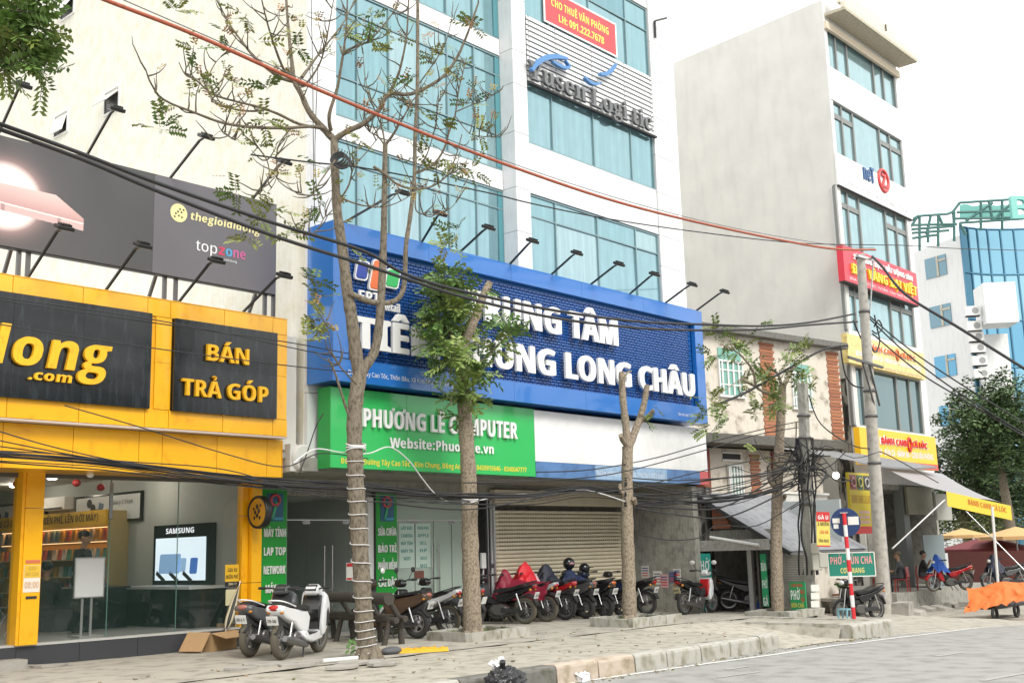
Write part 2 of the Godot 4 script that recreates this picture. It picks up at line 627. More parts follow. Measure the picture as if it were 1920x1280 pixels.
	mats.yellow2 = detail(coat(Color(0.89, 0.44, 0.005), 0.35), tx.rust, V(0.3, 0.3, 0.3))
	mats.yellow_letter = M(Color(0.86, 0.46, 0.012), 0.45, 0.0, tx.rust, Vector3.ONE * 0.6)
	mats.signblack = detail(M(Color(0.026, 0.036, 0.042), 0.14, 0.0), noise_tex("grime", 0.012, [[0.0, 1.0], [0.25, 0.5], [0.5, 0.3], [1.0, 0.26]], FastNoiseLite.TYPE_SIMPLEX, 4, 512, 51), V(1.2, 0.2, 1.2))
	mats.billboard = M(Color(0.13, 0.125, 0.135), 0.35)
	mats.billboard2 = M(Color(0.135, 0.13, 0.145), 0.35)
	mats.shutter = M(Color(0.68, 0.61, 0.46), 0.45, 0.0, soft, Vector3.ONE * 0.5)
	mats.asphalt = detail(M(Color(0.33, 0.325, 0.305), 0.9, 0.0, noise_tex("asph", 0.012, [[0.0, 0.62], [0.35, 0.86], [0.6, 0.98], [1.0, 1.0]], FastNoiseLite.TYPE_SIMPLEX, 6, 1024, 61), Vector3.ONE * 0.12, 0.8), noise_tex("asphgrain", 0.2, [[0.0, 0.6], [0.5, 0.95], [1.0, 1.25]], FastNoiseLite.TYPE_SIMPLEX, 3, 512, 62), Vector3.ONE * 1.2)
	mats.apron = detail(M(Color(0.43, 0.40, 0.34), 0.92, 0.0, noise_tex("pave", 0.01, [[0.0, 0.5], [0.28, 0.76], [0.5, 0.95], [1.0, 1.0]], FastNoiseLite.TYPE_SIMPLEX, 6, 1024, 71), Vector3.ONE * 0.16, 0.6), grain, Vector3.ONE * 1.5)
	mats.paver = detail(M(Color(0.43, 0.40, 0.335), 0.95, 0.0, noise_tex("pave2", 0.018, [[0.0, Color(0.55, 0.55, 0.48)], [0.3, 0.78], [0.55, 0.96], [1.0, 1.0]], FastNoiseLite.TYPE_SIMPLEX, 6, 1024, 72), Vector3.ONE * 0.13, 0.6), grain, Vector3.ONE * 1.1)
	mats.kerb = detail(M(Color(0.46, 0.445, 0.40), 0.9, 0.0, noise_tex("kerb", 0.01, [[0.0, Color(0.5, 0.49, 0.43)], [0.3, Color(0.8, 0.79, 0.72)], [0.5, 0.95], [1.0, 1.0]], FastNoiseLite.TYPE_SIMPLEX, 5, 512, 81), V(0.6, 0.35, 0.6), 0.5), grain, Vector3.ONE * 3.0)
	mats.ramp = detail(M(Color(0.50, 0.46, 0.38), 0.92, 0.0, tx.pave, Vector3.ONE * 0.3), grain, Vector3.ONE * 2.0)
	mats.kerb_soot = M(Color(0.16, 0.155, 0.14), 0.9, 0.0, tx.kerb, Vector3.ONE * 0.8)
	mats.kerb_top = M(Color(0.58, 0.55, 0.48), 0.9, 0.0, grain, Vector3.ONE * 2.0)
	mats.kerb_peach = detail(M(Color(0.54, 0.45, 0.37), 0.9, 0.0, tx.kerb, Vector3.ONE * 0.4, 0.5), grain, Vector3.ONE * 3.0)
	mats.paint = M(Color(0.68, 0.67, 0.64), 0.7, 0.0, noise_tex("wornpaint", 0.05, [[0.0, 0.35], [0.35, 0.75], [0.5, 1.0], [1.0, 1.0]], FastNoiseLite.TYPE_SIMPLEX, 5, 512, 91), Vector3.ONE * 1.0)
	mats.paint_worn = M(Color(0.40, 0.395, 0.375), 0.8, 0.0, tx.wornpaint, Vector3.ONE * 1.4)
	mats.brick = M(Color(0.42, 0.17, 0.085), 0.9, 0.0, grain, Vector3.ONE * 4.0)
	mats.brick2 = M(Color(0.34, 0.13, 0.07), 0.9, 0.0, grain, Vector3.ONE * 4.0)
	mats.housewall = detail(M(Color(0.62, 0.57, 0.49), 0.9, 0.0, noise_tex("oldwall", 0.012, [[0.0, Color(0.35, 0.34, 0.32)], [0.22, Color(0.75, 0.73, 0.7)], [0.4, 0.97], [1.0, 1.0]], FastNoiseLite.TYPE_SIMPLEX, 6, 512, 101), Vector3.ONE * 0.2, 0.5), tx.wstreak, V(0.5, 0.1, 0.5))
	mats.blackmould = detail(M(Color(0.40, 0.38, 0.34), 0.95, 0.0, noise_tex("mould", 0.014, [[0.0, 0.06], [0.42, 0.16], [0.55, 0.7], [1.0, 1.0]], FastNoiseLite.TYPE_SIMPLEX, 6, 512, 111), V(0.6, 0.14, 0.6)), streak, V(1, 0.2, 1))
	mats.teal = M(Color(0.17, 0.38, 0.32), 0.3)
	mats.frame_white = M(Color(0.72, 0.72, 0.70), 0.5)
	mats.roof_grey = M(Color(0.22, 0.225, 0.235), 0.6, 0.0, blot, Vector3.ONE * 0.5)
	mats.tarp_grey = M(Color(0.40, 0.40, 0.42), 0.7, 0.0, soft, Vector3.ONE)
	mats.bark = detail(M(Color(0.21, 0.178, 0.132), 0.95, 0.0, noise_tex("bark", 0.03, [[0.0, Color(0.35, 0.3, 0.26)], [0.35, 0.75], [0.6, 1.0], [1.0, Color(1.25, 1.2, 1.1)]], FastNoiseLite.TYPE_SIMPLEX, 5, 512, 121), V(0.9, 0.4, 0.9), 0.7), noise_tex("barkgrain", 0.03, [[0.0, 0.6], [0.4, 0.9], [0.6, 1.0], [1.0, 1.0]], FastNoiseLite.TYPE_SIMPLEX, 4, 512, 122), V(2.2, 0.8, 2.2))
	mats.bark_pale = detail(M(Color(0.32, 0.262, 0.195), 0.95, 0.0, tx.bark, V(1.0, 0.7, 1.0), 0.7), tx.barkgrain, V(2.0, 1.3, 2.0))
	mats.twig = M(Color(0.10, 0.085, 0.06), 0.9)
	mats.bark_dark = detail(M(Color(0.17, 0.14, 0.10), 0.95, 0.0, tx.bark, V(1.5, 0.8, 1.5)), tx.barkgrain, V(3, 1.5, 3))
	var lf := M(Color.WHITE, 0.55)
	lf.vertex_color_use_as_albedo = true
	lf.backlight_enabled = true
	lf.backlight = Color(0.10, 0.16, 0.03)
	mats.leaf = lf
	mats.cable = M(Color(0.02, 0.02, 0.022), 0.6)
	mats.cable_red = M(Color(0.40, 0.10, 0.05), 0.6, 0.0, blot, Vector3.ONE * 1.5)
	mats.cable_white = M(Color(0.6, 0.6, 0.6), 0.6)
	mats.lens = M(Color(0.75, 0.76, 0.74), 0.15)
	mats.shopglass = glass(Color(0.06, 0.12, 0.10), 0.08)
	mats.shopglass.metallic_specular = 0.36
	mats.filmglass = glass(Color(0.52, 0.62, 0.55), 0.55)
	mats.filmglass.roughness = 0.3
	mats.plinth = detail(M(Color(0.055, 0.058, 0.066), 0.3), grain, Vector3.ONE * 3.0)
	mats.interior_wall = M(Color(0.36, 0.38, 0.36), 0.8)
	mats.tile = M(Color(0.32, 0.33, 0.32), 0.25)
	mats.red = M(Color(0.55, 0.03, 0.03), 0.5)
	mats.paper = M(Color(0.72, 0.71, 0.66), 0.8)
	mats.card = M(Color(0.44, 0.28, 0.14), 0.9, 0.0, soft, Vector3.ONE * 2.0)
	mats.wood_old = detail(M(Color(0.085, 0.075, 0.062), 0.9, 0.0, tx.bark, V(2, 2, 2), 1.0), tx.barkgrain, V(4, 4, 1))

func strip_mesh(x0: float, x1: float, z0: float, z1: float, nx: int, nz: int, h: Callable) -> MB:
	var mb := MB.new()
	for i in nx:
		for j in nz:
			var xa := lerpf(x0, x1, float(i) / nx)
			var xb := lerpf(x0, x1, float(i + 1) / nx)
			var za := lerpf(z0, z1, float(j) / nz)
			var zb := lerpf(z0, z1, float(j + 1) / nz)
			mb.quad(V(xa, h.call(xa, zb), zb), V(xb, h.call(xb, zb), zb), V(xb, h.call(xb, za), za), V(xa, h.call(xa, za), za))
	return mb

func ground() -> void:
	var mb := MB.new()
	mb.quad(V(-400, -1.0, 400), V(600, -1.0, 400), V(600, -1.0, -600), V(-400, -1.0, -600))
	struct("ground", mb, mats.concrete)
	struct("road", strip_mesh(-60, 140, -10.25, 9.0, 160, 8, func(x, _z): return ry(x)), mats.asphalt)
	# concrete apron before the shops and the older paving between the trees and the kerb
	var nz := FastNoiseLite.new()
	nz.frequency = 0.35
	nz.seed = 4
	struct("shop_apron", strip_mesh(-20, 26.0, -18.3, -13.35, 184, 24, func(x, z): return gy(x) + nz.get_noise_2d(x, z) * 0.012), mats.apron)
	var drive := func(x, z):
		var d: float = smoothstep(18.05, 18.25, x) * (1.0 - smoothstep(20.85, 21.05, x))
		return lerpf(gy(x) - 0.012 + nz.get_noise_2d(x * 2.0, z * 2.0) * 0.034, ry(x) - 0.04, d * smoothstep(-13.3, -10.4, z))
	struct("pavement", strip_mesh(-20, 22.9, -13.55, -10.42, 230, 18, drive), mats.paver)
	struct("driveway_ramp", strip_mesh(18.12, 21.02, -13.3, -10.05, 16, 14, func(x, z): return lerpf(gy(x) - 0.004, ry(x) + 0.006, smoothstep(-13.3, -10.4, z)) + nz.get_noise_2d(x * 2.0, z * 2.0) * 0.006), mats.ramp)
	# lower bare ground right of the pavement, towards the pole
	var verge := func(x, z):
		return lerpf(gy(x) - 0.03, ry(x) + 0.03, maxf(smoothstep(-14.5, -10.6, z), smoothstep(27.0, 34.0, x))) + nz.get_noise_2d(x * 1.5, z * 1.5) * 0.05 * (1.0 - smoothstep(-11.6, -10.6, z)) - 0.05 * smoothstep(-10.6, -10.1, z)
	struct("dirt_verge", strip_mesh(22.85, 70.0, -19.0, -10.0, 120, 18, verge), mats.apron)
	# kerb stones
	var kerb := Node3D.new()
	kerb.name = "kerb"
	kerb.set_meta("kind", "structure")
	add_child(kerb)
	var x := 4.0
	while x < 22.8:
		var len_ := rng.randf_range(0.82, 0.98)
		if x < 18.15 and x + len_ > 18.2:
			len_ = 18.2 - x
		if x >= 18.15 and x < 20.9:
			x = 21.0
			continue
		if x + len_ > 22.6:
			len_ = 22.9 - x
		var k := MB.new()
		var top: float = gy(x) + rng.randf_range(-0.006, 0.012)
		var bot: float = ry(x) - 0.15
		var zf := -10.2 + rng.randf_range(-0.012, 0.012)
		var prof := PackedVector2Array([Vector2(-10.46, bot), Vector2(zf + 0.02, bot), Vector2(zf, top - 0.05), Vector2(zf - 0.015, top - 0.02), Vector2(zf - 0.05, top), Vector2(-10.46, top - 0.004)])
		# the profile lies in (z, y); turn it so that it runs along x
		k.prism(prof, (len_ - 0.018) * 0.5, 0.008, Transform3D(Basis(V(0, 0, 1), V(0, 1, 0), V(-1, 0, 0)), V(x + len_ * 0.5, 0, 0)))
		part(kerb, "kerb_stone", k, mats.kerb_peach if x > 11.6 and x < 13.2 else mats.kerb_soot if x > 10.2 and x <= 11.6 else mats.kerb)
		x += len_
	# return of the kerb at the driveway, stones stepping down
	for i in 4:
		var k2 := MB.new()
		k2.rough_box(V(21.06, gy(21.0) - 0.17, -10.72 - i * 0.52), V(0.13, 0.35, 0.5), 0.012, rng)
		part(kerb, "kerb_stone", k2, mats.kerb)
	var k3 := MB.new()
	k3.rough_box(V(22.93, -0.32, -11.9), V(0.14, 0.54, 3.2), 0.02, rng)
	part(kerb, "kerb_stone", k3, mats.kerb)
	# white edge line and worn traces of paint on the road
	var pts := [[1000, 1290], [1167, 1266], [1300, 1247], [1450, 1227], [1600, 1206], [1733, 1189], [1830, 1176], [1960, 1160]]
	var line := MB.new()
	var prev: Array = []
	for p in pts:
		var c := aty(p[0], p[1], -0.3)
		for it in 3:
			c = aty(p[0], p[1], ry(c.x) + 0.005)
		var e := [c + V(0.0, 0, -0.055), c + V(0.0, 0, 0.055)]
		if prev.size() > 0:
			for s in 6:
				var a0: Vector3 = prev[0].lerp(e[0], s / 6.0); var a1: Vector3 = prev[0].lerp(e[0], (s + 1) / 6.0)
				var b0: Vector3 = prev[1].lerp(e[1], s / 6.0); var b1: Vector3 = prev[1].lerp(e[1], (s + 1) / 6.0)
				for q in [0]:
					a0.y = ry(a0.x) + 0.006; a1.y = ry(a1.x) + 0.006; b0.y = ry(b0.x) + 0.006; b1.y = ry(b1.x) + 0.006
				line.quad(b0, b1, a1, a0)
		prev = e
	struct("road_edge_line", line, mats.paint)
	var worn := MB.new()
	for p in [[1385, 1272, 0.9], [1380, 1259, 0.5], [1780, 1233, 0.8], [1890, 1275, 1.3]]:
		var c := aty(p[0], p[1], -0.3)
		var d := V(0.93, 0, 0.16).normalized()
		var s := V(-d.z, 0, d.x) * rng.randf_range(0.05, 0.09)
		var a: Vector3 = c - d * p[2] * 0.5
		var b: Vector3 = c + d * p[2] * 0.5
		for k in [a, b]:
			k.y = 0
		a.y = ry(a.x) + 0.006
		b.y = ry(b.x) + 0.006
		worn.quad(a + s, b + s * 0.6, b - s * 0.7, a - s * 0.4)
	struct("worn_road_paint", worn, mats.paint_worn)

# flat facade pieces facing the street
func panels(parent: Node, called: String, x0: float, x1: float, ys: Array, z: float, th: float, m: Material, nx := 1, gap := 0.012) -> void:
	for i in nx:
		var a := lerpf(x0, x1, float(i) / nx)
		var b := lerpf(x0, x1, float(i + 1) / nx)
		for j in ys.size() - 1:
			bb(parent, called, V(a + gap * 0.5, ys[j] + gap * 0.5, z - th), V(b - gap * 0.5, ys[j + 1] - gap * 0.5, z), m)

func panes(parent: Node, xs: Array, ys: Array, z: float, m: Array, mull: Material, w := 0.034) -> void:
	for i in xs.size() - 1:
		for j in ys.size() - 1:
			var o := bb(parent, "pane", V(xs[i], ys[j], z - 0.02), V(xs[i + 1], ys[j + 1], z), m[rng.randi() % m.size()])
			o.rotation = V(rng.randf_range(-0.008, 0.008), rng.randf_range(-0.012, 0.012), 0)
	for i in xs.size():
		bb(parent, "mullion", V(xs[i] - w * 0.5, ys[0], z - 0.03), V(xs[i] + w * 0.5, ys[ys.size() - 1], z + 0.035), mull)
	for j in ys.size():
		bb(parent, "transom", V(xs[0], ys[j] - w * 0.5, z - 0.028), V(xs[xs.size() - 1], ys[j] + w * 0.5, z + 0.03), mull)

func office_tower() -> void:
	var t := thing("office_tower", "tall white office building with pale teal glass and a cream side wall", "building", V(19, 0, -17))
	var X0 := 12.78
	var X1 := 25.52
	# cream side wall, with a strip of bare render near the ground
	var w := MB.new()
	w.box(V(X0 + 0.15, 13.15, -28.3), V(0.3, 19.7, 23.4))
	part(t, "side_wall", w, mats.cream)
	bb(t, "side_wall", V(X1 - 0.3, 0.0, -40), V(X1, 23, -16.62), mats.cream2)
	bb(t, "rear_wall", V(X0, 0, -40.3), V(X1, 23, -40), mats.cream)
	bb(t, "roof", V(X0 - 0.1, 23, -40.4), V(X1 + 0.1, 23.4, -16.4), mats.concrete)
	# backing behind the cladding
	bb(t, "facade_core", V(X0 + 0.3, 3.2, -17.5), V(X1 - 0.3, 23, -17.1), mats.joint)
	var ys := [3.3, 4.5, 5.6, 6.7, 7.8, 8.9, 9.75, 10.95, 12.0, 13.1, 14.2, 15.3, 16.4, 17.5, 18.6, 20.8, 23.0]
	panels(t, "panel", X0 + 0.002, 13.45, ys, -16.5, 0.1, mats.white)
	bb(t, "pier_core", V(X0 + 0.31, 3.2, -17.05), V(13.43, 23, -16.61), mats.joint)
	# pier between the two bays
	var yc := [3.3, 4.6, 5.7, 6.6, 7.7, 8.75, 9.8, 11.15, 12.35, 13.2, 14.55, 15.6, 16.8, 18.0, 20.5, 23.0]
	for j in yc.size() - 1:
		bb(t, "panel", V(18.75, yc[j] + 0.006, -17.05), V(19.24, yc[j + 1] - 0.006, -16.5), mats.white)
	bb(t, "pier_core", V(18.77, 3.2, -17.04), V(19.22, 23, -16.52), mats.joint)
	panels(t, "panel", 24.5, X1 - 0.002, ys, -16.5, 0.1, mats.white)
	bb(t, "pier_core", V(24.52, 3.2, -17.05), V(X1 - 0.31, 23, -16.61), mats.joint)
	# left bay, set back; blinds are drawn differently behind each pane
	var gl := [mats.glass_teal, mats.glass_teal2, mats.glass_teal, mats.glass_teal2]
	for c in [Color(0.19, 0.35, 0.40), Color(0.35, 0.50, 0.53)]:
		gl.append(detail(M(c, 0.05, 0.55, tx.soft, V(0.5, 0.2, 0.5)), tx.curtain, V(1.1, 0.04, 1.1)))
	var xs := []
	for i in 7:
		xs.append(13.47 + i * 0.879)
	var left := [[7.2, 9.33, 9.76], [10.3, 11.14, 12.62, 13.1], [13.58, 15.9, 16.44], [16.95, 19.8]]
	for r in left:
		panes(t, xs, r, -16.95, gl, mats.win_bar)
	for s in [[9.79, 10.27], [13.13, 13.55], [16.47, 16.92], [19.83, 23.0]]:
		panels(t, "spandrel", 13.45, 18.74, s, -16.9, 0.14, mats.white, 1)
	# reflection of the pier, painted onto the glass as a dark teal strip
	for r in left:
		bb(t, "painted_reflection", V(18.58, r[0] + 0.03, -16.94), V(18.735, r[-1] - 0.03, -16.925), mats.reflection_paint)
	# right bay
	var xr := [19.27, 20.2, 21.84, 23.46, 24.46]
	panes(t, xr, [7.2, 9.22, 9.73], -16.58, gl, mats.win_bar)
	panes(t, xr, [11.03, 12.5], -16.58, gl, mats.win_bar)
	panes(t, xr, [14.25, 15.6, 16.24], -16.58, gl, mats.win_bar)
	for s in [[9.76, 11.0], [16.27, 17.4], [17.41, 19.0], [19.01, 23.0]]:
		panels(t, "spandrel", 19.25, 24.49, s, -16.52, 0.14, mats.white, 1)
	bb(t, "louvre_back", V(19.25, 12.53, -16.7), V(24.49, 14.22, -16.62), mats.joint)
	for i in 13:
		bx(t, "louvre_slat", V(21.87, 12.6 + i * 0.132, -16.5), V(5.2, 0.098, 0.02), mats.white, V(-0.12, 0, 0))
	for px in [19.35, 20.35, 21.8, 23.2, 24.4]:
		bb(t, "louvre_post", V(px - 0.02, 12.5, -16.53), V(px + 0.02, 14.25, -16.49), mats.joint)
	bb(t, "louvre_rail", V(19.25, 12.45, -16.5), V(24.49, 12.5, -16.4), mats.dark)
	# small top-hung windows in the side wall
	for q in [[-26.65, 12.55, 0.25], [-24.1, 12.42, 0.75], [-26.6, 15.75, 0.55]]:
		bb(t, "window_recess", V(X0 - 0.004, q[1] - 0.24, q[0] - 0.33), V(X0 + 0.05, q[1] + 0.24, q[0] + 0.33), mats.black)
		for e in [[-0.36, 0.04], [0.36, 0.04]]:
			bb(t, "window_frame", V(X0 - 0.03, q[1] - 0.3, q[0] + e[0] - 0.03), V(X0 + 0.02, q[1] + 0.34, q[0] + e[0] + 0.03), mats.frame_white)
		for e in [-0.29, 0.18, 0.3]:
			bb(t, "window_frame", V(X0 - 0.028, q[1] + e - 0.025, q[0] - 0.33), V(X0 + 0.018, q[1] + e + 0.025, q[0] + 0.33), mats.frame_white)
		var a: float = q[2]
		bx(t, "window_sash", V(X0 - 0.04 - 0.22 * sin(a), q[1] + 0.18 - 0.22 * cos(a), q[0]), V(0.03, 0.44, 0.62), mats.frame_white, V(0, 0, -a))
	# office letters fixed before the louvres, some of them lost
	var sg := thing("office_name_sign", "weathered grey raised letters with blue swooshes before white louvres", "sign", V(21.5, 12.4, -16.3))
	var gm := M(Color(0.15, 0.155, 0.16), 0.5)
	txt(sg, "lettering", "Yusen Logi tic", serif_b, TB(V(19.15, 12.55, -16.42)), 5.05, 0.46, 0.08, gm)
	var bl := M(Color(0.09, 0.24, 0.5), 0.5)
	for pth in [[Vector2(19.25, 12.75), Vector2(19.6, 13.25), Vector2(20.1, 13.42), Vector2(20.62, 13.48), 0.13], [Vector2(20.05, 13.22), Vector2(20.5, 13.14), Vector2(20.9, 13.28), Vector2(20.55, 13.4), 0.08], [Vector2(21.95, 13.5), Vector2(22.2, 13.52), Vector2(22.45, 13.7), Vector2(22.68, 14.0), 0.10], [Vector2(21.3, 13.2), Vector2(21.5, 13.08), Vector2(21.75, 13.12), Vector2(21.95, 13.25), 0.08]]:
		var mb := MB.new()
		var L := []
		var U := []
		for i in 13:
			var tt := i / 12.0
			var p: Vector2 = pth[0].bezier_interpolate(pth[1], pth[2], pth[3], tt)
			var q2: Vector2 = pth[0].bezier_interpolate(pth[1], pth[2], pth[3], minf(tt + 0.02, 1.02))
			var nn: Vector2 = (q2 - p).normalized().orthogonal() * pth[4] * 0.5 * (0.35 + 0.65 * sin(PI * (0.15 + 0.8 * tt)))
			L.append(p + nn)
			U.append(p - nn)
		U.reverse()
		mb.prism(PackedVector2Array(L + U), 0.05, 0.0, TB(V(0, 0, -16.36)))
		part(sg, "swoosh", mb, bl)
	var bn := thing("rental_banner", "red cloth banner with yellow lettering stretched over upper teal windows", "banner", V(21.5, 14.4, -16.5))
	bb(bn, "cloth", V(20.03, 14.36, -16.545), V(22.97, 15.27, -16.53), M(Color(0.78, 0.08, 0.09), 0.6))
	var bw := M(Color(0.8, 0.75, 0.72), 0.6)
	for e in [[20.0, 14.33, 23.0, 14.38], [20.0, 15.25, 23.0, 15.3], [20.0, 14.38, 20.05, 15.25], [22.95, 14.38, 23.0, 15.25]]:
		bb(bn, "hem", V(e[0], e[1], -16.55), V(e[2], e[3], -16.524), bw)
	var by := M(Color(0.85, 0.78, 0.12), 0.5)
	txt(bn, "lettering", "CHO THUÊ VĂN PHÒNG", sans_b, TB(V(20.3, 14.86, -16.53)), 2.35, 0.2, 0.0, by)
	txt(bn, "lettering", "LH: 091.222.7678", sans_b, TB(V(20.58, 14.52, -16.53)), 1.85, 0.2, 0.0, by)
	# camera bracket on the white pier
	var br := thing("wall_bracket", "small black angled bracket on the white pier beside the banner", "bracket", V(24.7, 15.6, -16.4))
	sbar(br, "post", V(24.72, 15.45, -16.44), V(24.72, 15.95, -16.44), 0.05, mats.black)
	sbar(br, "arm", V(24.72, 15.95, -16.44), V(24.98, 16.05, -16.2), 0.04, mats.black)

func rounded(x0: float, y0: float, x1: float, y1: float, r: float, sk := 0.0) -> PackedVector2Array:
	var o := PackedVector2Array()
	for c in [[x1 - r, y0 + r, -PI / 2], [x1 - r, y1 - r, 0.0], [x0 + r, y1 - r, PI / 2], [x0 + r, y0 + r, PI]]:
		for i in 4:
			var a: float = c[2] + i * PI / 6.0
			var p := Vector2(c[0] + r * cos(a), c[1] + r * sin(a))
			p.x += sk * (p.y - y0)
			o.append(p)
	return o

func floodlight(label: String, group: String, foot: Vector3, head: Vector3, m: Material) -> void:
	var t := thing("sign_floodlight", label, "floodlight", foot, group)
	sbar(t, "arm", foot, head, 0.035, m)
	var d := (head - foot)
	d.y = 0
	d = d.normalized()
	var tip := head + d * 0.12 + V(0, 0.02, 0)
	sbar(t, "bracket", head, tip, 0.03, m)
	var b := Basis(V(1, 0, 0), 0.45)
	var mb := MB.new()
	mb.prism(rounded(-0.13, -0.09, 0.13, 0.09, 0.02), 0.03, 0.01, Transform3D(b * Basis(V(1, 0, 0), V(0, 0, -1), V(0, 1, 0)), tip + d * 0.08))
	for i in 5:
		mb.box(tip + d * 0.08 + b * V(-0.08 + i * 0.04, 0.045, 0), V(0.008, 0.035, 0.12), b)
	part(t, "lamp_housing", mb, m)
	var l := MB.new()
	l.box(tip + d * 0.08 + b * V(0, -0.033, 0), V(0.21, 0.008, 0.14), b)
	part(t, "lens", l, mats.lens)

func clinic_sign() -> void:
	var t := thing("clinic_sign", "long blue box sign with white raised letters over blue brick relief", "sign", V(19, 4.64, -16))
	var z := -15.75
	var x0 := 12.77
	var x1 := 25.16
	var y0 := 4.64
	var y1 := 7.62
	var ix0 := 13.13
	var ix1 := 24.78
	var iy0 := 5.06
	var iy1 := 7.25
	bb(t, "box", V(x0 + 0.02, y0 + 0.02, -16.48), V(x1 - 0.02, y1 - 0.02, z - 0.16), mats.blue)
	bb(t, "side_panel", V(x0, y0, -16.5), V(x0 + 0.015, y1, z), mats.blue)
	bb(t, "side_panel", V(x1 - 0.015, y0, -16.5), V(x1, y1, z), mats.blue)
	bb(t, "bottom_panel", V(x0 + 0.02, y0, -16.5), V(x1 - 0.02, y0 + 0.015, z - 0.12), mats.blue)
	bb(t, "top_panel", V(x0 + 0.02, y1 - 0.015, -16.5), V(x1 - 0.02, y1, z - 0.12), mats.blue)
	# face frame of folded sheets, a little proud of one another
	var seams := [x0 + 0.017, 15.2, 17.64, 20.08, 22.52, x1 - 0.017]
	for i in 5:
		bb(t, "face_panel", V(seams[i] + 0.003, iy1, z - 0.12), V(seams[i + 1] - 0.003, y1 - 0.001, z), mats.blue)
		bb(t, "face_panel", V(seams[i] + 0.003, y0 + 0.001, z - 0.12), V(seams[i + 1] - 0.003, iy0, z), mats.blue)
	bb(t, "face_panel", V(x0 + 0.017, iy0 + 0.003, z - 0.12), V(ix0, iy1 - 0.003, z), mats.blue)
	bb(t, "face_panel", V(ix1, iy0 + 0.003, z - 0.12), V(x1 - 0.017, iy1 - 0.003, z), mats.blue)
	# brick relief: the nearest 300 as single bricks, the rest as one field
	var bw := 0.135
	var bh := 0.0665
	var rows := int((iy1 - iy0) / bh)
	var proto := MB.new()
	proto.prism(PackedVector2Array([Vector2(-0.061, -0.026), Vector2(0.061, -0.026), Vector2(0.061, 0.026), Vector2(-0.061, 0.026)]), 0.016, 0.008)
	var pm := proto.commit()
	var field := MB.new()
	var n := 0
	var cols := int((ix1 - ix0) / bw)
	for i in cols + 1:
		for j in rows:
			var off := 0.5 if j % 2 == 0 else 0.0
			var cx := ix0 + (i + off) * bw
			if cx + 0.06 > ix1 or cx - 0.06 < ix0:
				continue
			var p := V(cx, iy0 + (j + 0.5) * bh, z - 0.135 + rng.randf_range(-0.004, 0.006))
			if n < 300:
				pmesh(t, "brick", pm, mats.brick_blue, p)
				n += 1
			else:
				field.prism(PackedVector2Array([Vector2(-0.061, -0.026), Vector2(0.061, -0.026), Vector2(0.061, 0.026), Vector2(-0.061, 0.026)]), 0.016, 0.008, TB(p))
	part(t, "brick_field", field, mats.brick_blue).set_meta("kind", "stuff")
	var fv := emb(0.1)
	for k in 3:
		txt(t, "lettering", "TRUNG TÂM", fv, TB(V(16.2 + k * 0.022, 6.24 + (k % 2) * 0.012, -15.75 + k * 0.003)), 5.09, 0.6, 0.06, mats.letter_white)
		txt(t, "lettering", "TIÊM CHỦNG LONG CHÂU", fv, TB(V(13.24 + k * 0.022, 5.285 + (k % 2) * 0.012, -15.75 + k * 0.003)), 11.26, 0.58, 0.06, mats.letter_white)
	txt(t, "address_lettering", "Đường Tây Cao Tốc, Thôn Bầu, Xã Kim Chung, H. Đông Anh", sans, TB(V(13.12, 4.78, -15.749)), 2.95, 0.085, 0.0, mats.letter_white)
	txt(t, "address_lettering", "Giờ mở cửa: 7:30 - 18:00", sans, TB(V(23.8, 4.775, -15.749)), 0.96, 0.07, 0.0, mats.letter_white)
	# emblem of three leaning blocks
	var cl := [[13.32, 6.62, 13.58, 6.95, Color(0.02, 0.05, 0.32)], [13.66, 6.47, 13.95, 7.04, Color(0.72, 0.16, 0.05)], [14.06, 6.58, 14.36, 6.92, Color(0.02, 0.42, 0.10)]]
	for q in cl:
		var rim := MB.new()
		rim.prism(rounded(q[0] - 0.025, q[1] - 0.025, q[2] + 0.025, q[3] + 0.025, 0.06, 0.22), 0.03, 0.0, TB(V(0, 0, -15.8)))
		part(t, "emblem_rim", rim, mats.letter_white)
		var e := MB.new()
		e.prism(rounded(q[0], q[1], q[2], q[3], 0.06, 0.22), 0.03, 0.01, TB(V(0, 0, -15.785)))
		part(t, "emblem_block", e, M(q[4], 0.3))
	txt(t, "lettering", "FPT", sans_b, TB(V(13.4, 6.2, -15.8)), 0.5, 0.2, 0.04, mats.letter_white)
	txt(t, "lettering", "Retail", sans_b, TB(V(14.0, 6.1, -15.8)), 0.42, 0.16, 0.04, mats.letter_white)
	# floodlights along the top
	var k := 0
	for q in [[643, 428, 735, 365], [790, 458, 818, 408], [862, 468, 905, 433], [955, 490, 990, 458], [1033, 513, 1072, 480], [1107, 532, 1150, 500], [1180, 551, 1218, 519], [1247, 566, 1288, 538], [1305, 580, 1348, 551]]:
		var foot := atz(q[0], q[1], -15.8)
		foot.y = 7.62
		var head := atz(q[2], q[3], -15.0)
		var ord: String = ["first", "second", "third", "fourth", "fifth", "sixth", "seventh", "eighth", "ninth"][k]
		floodlight("black floodlight on slanting arm, %s from the left on the blue sign" % ord, "floodlights over the blue sign", foot, head, mats.black)
		k += 1

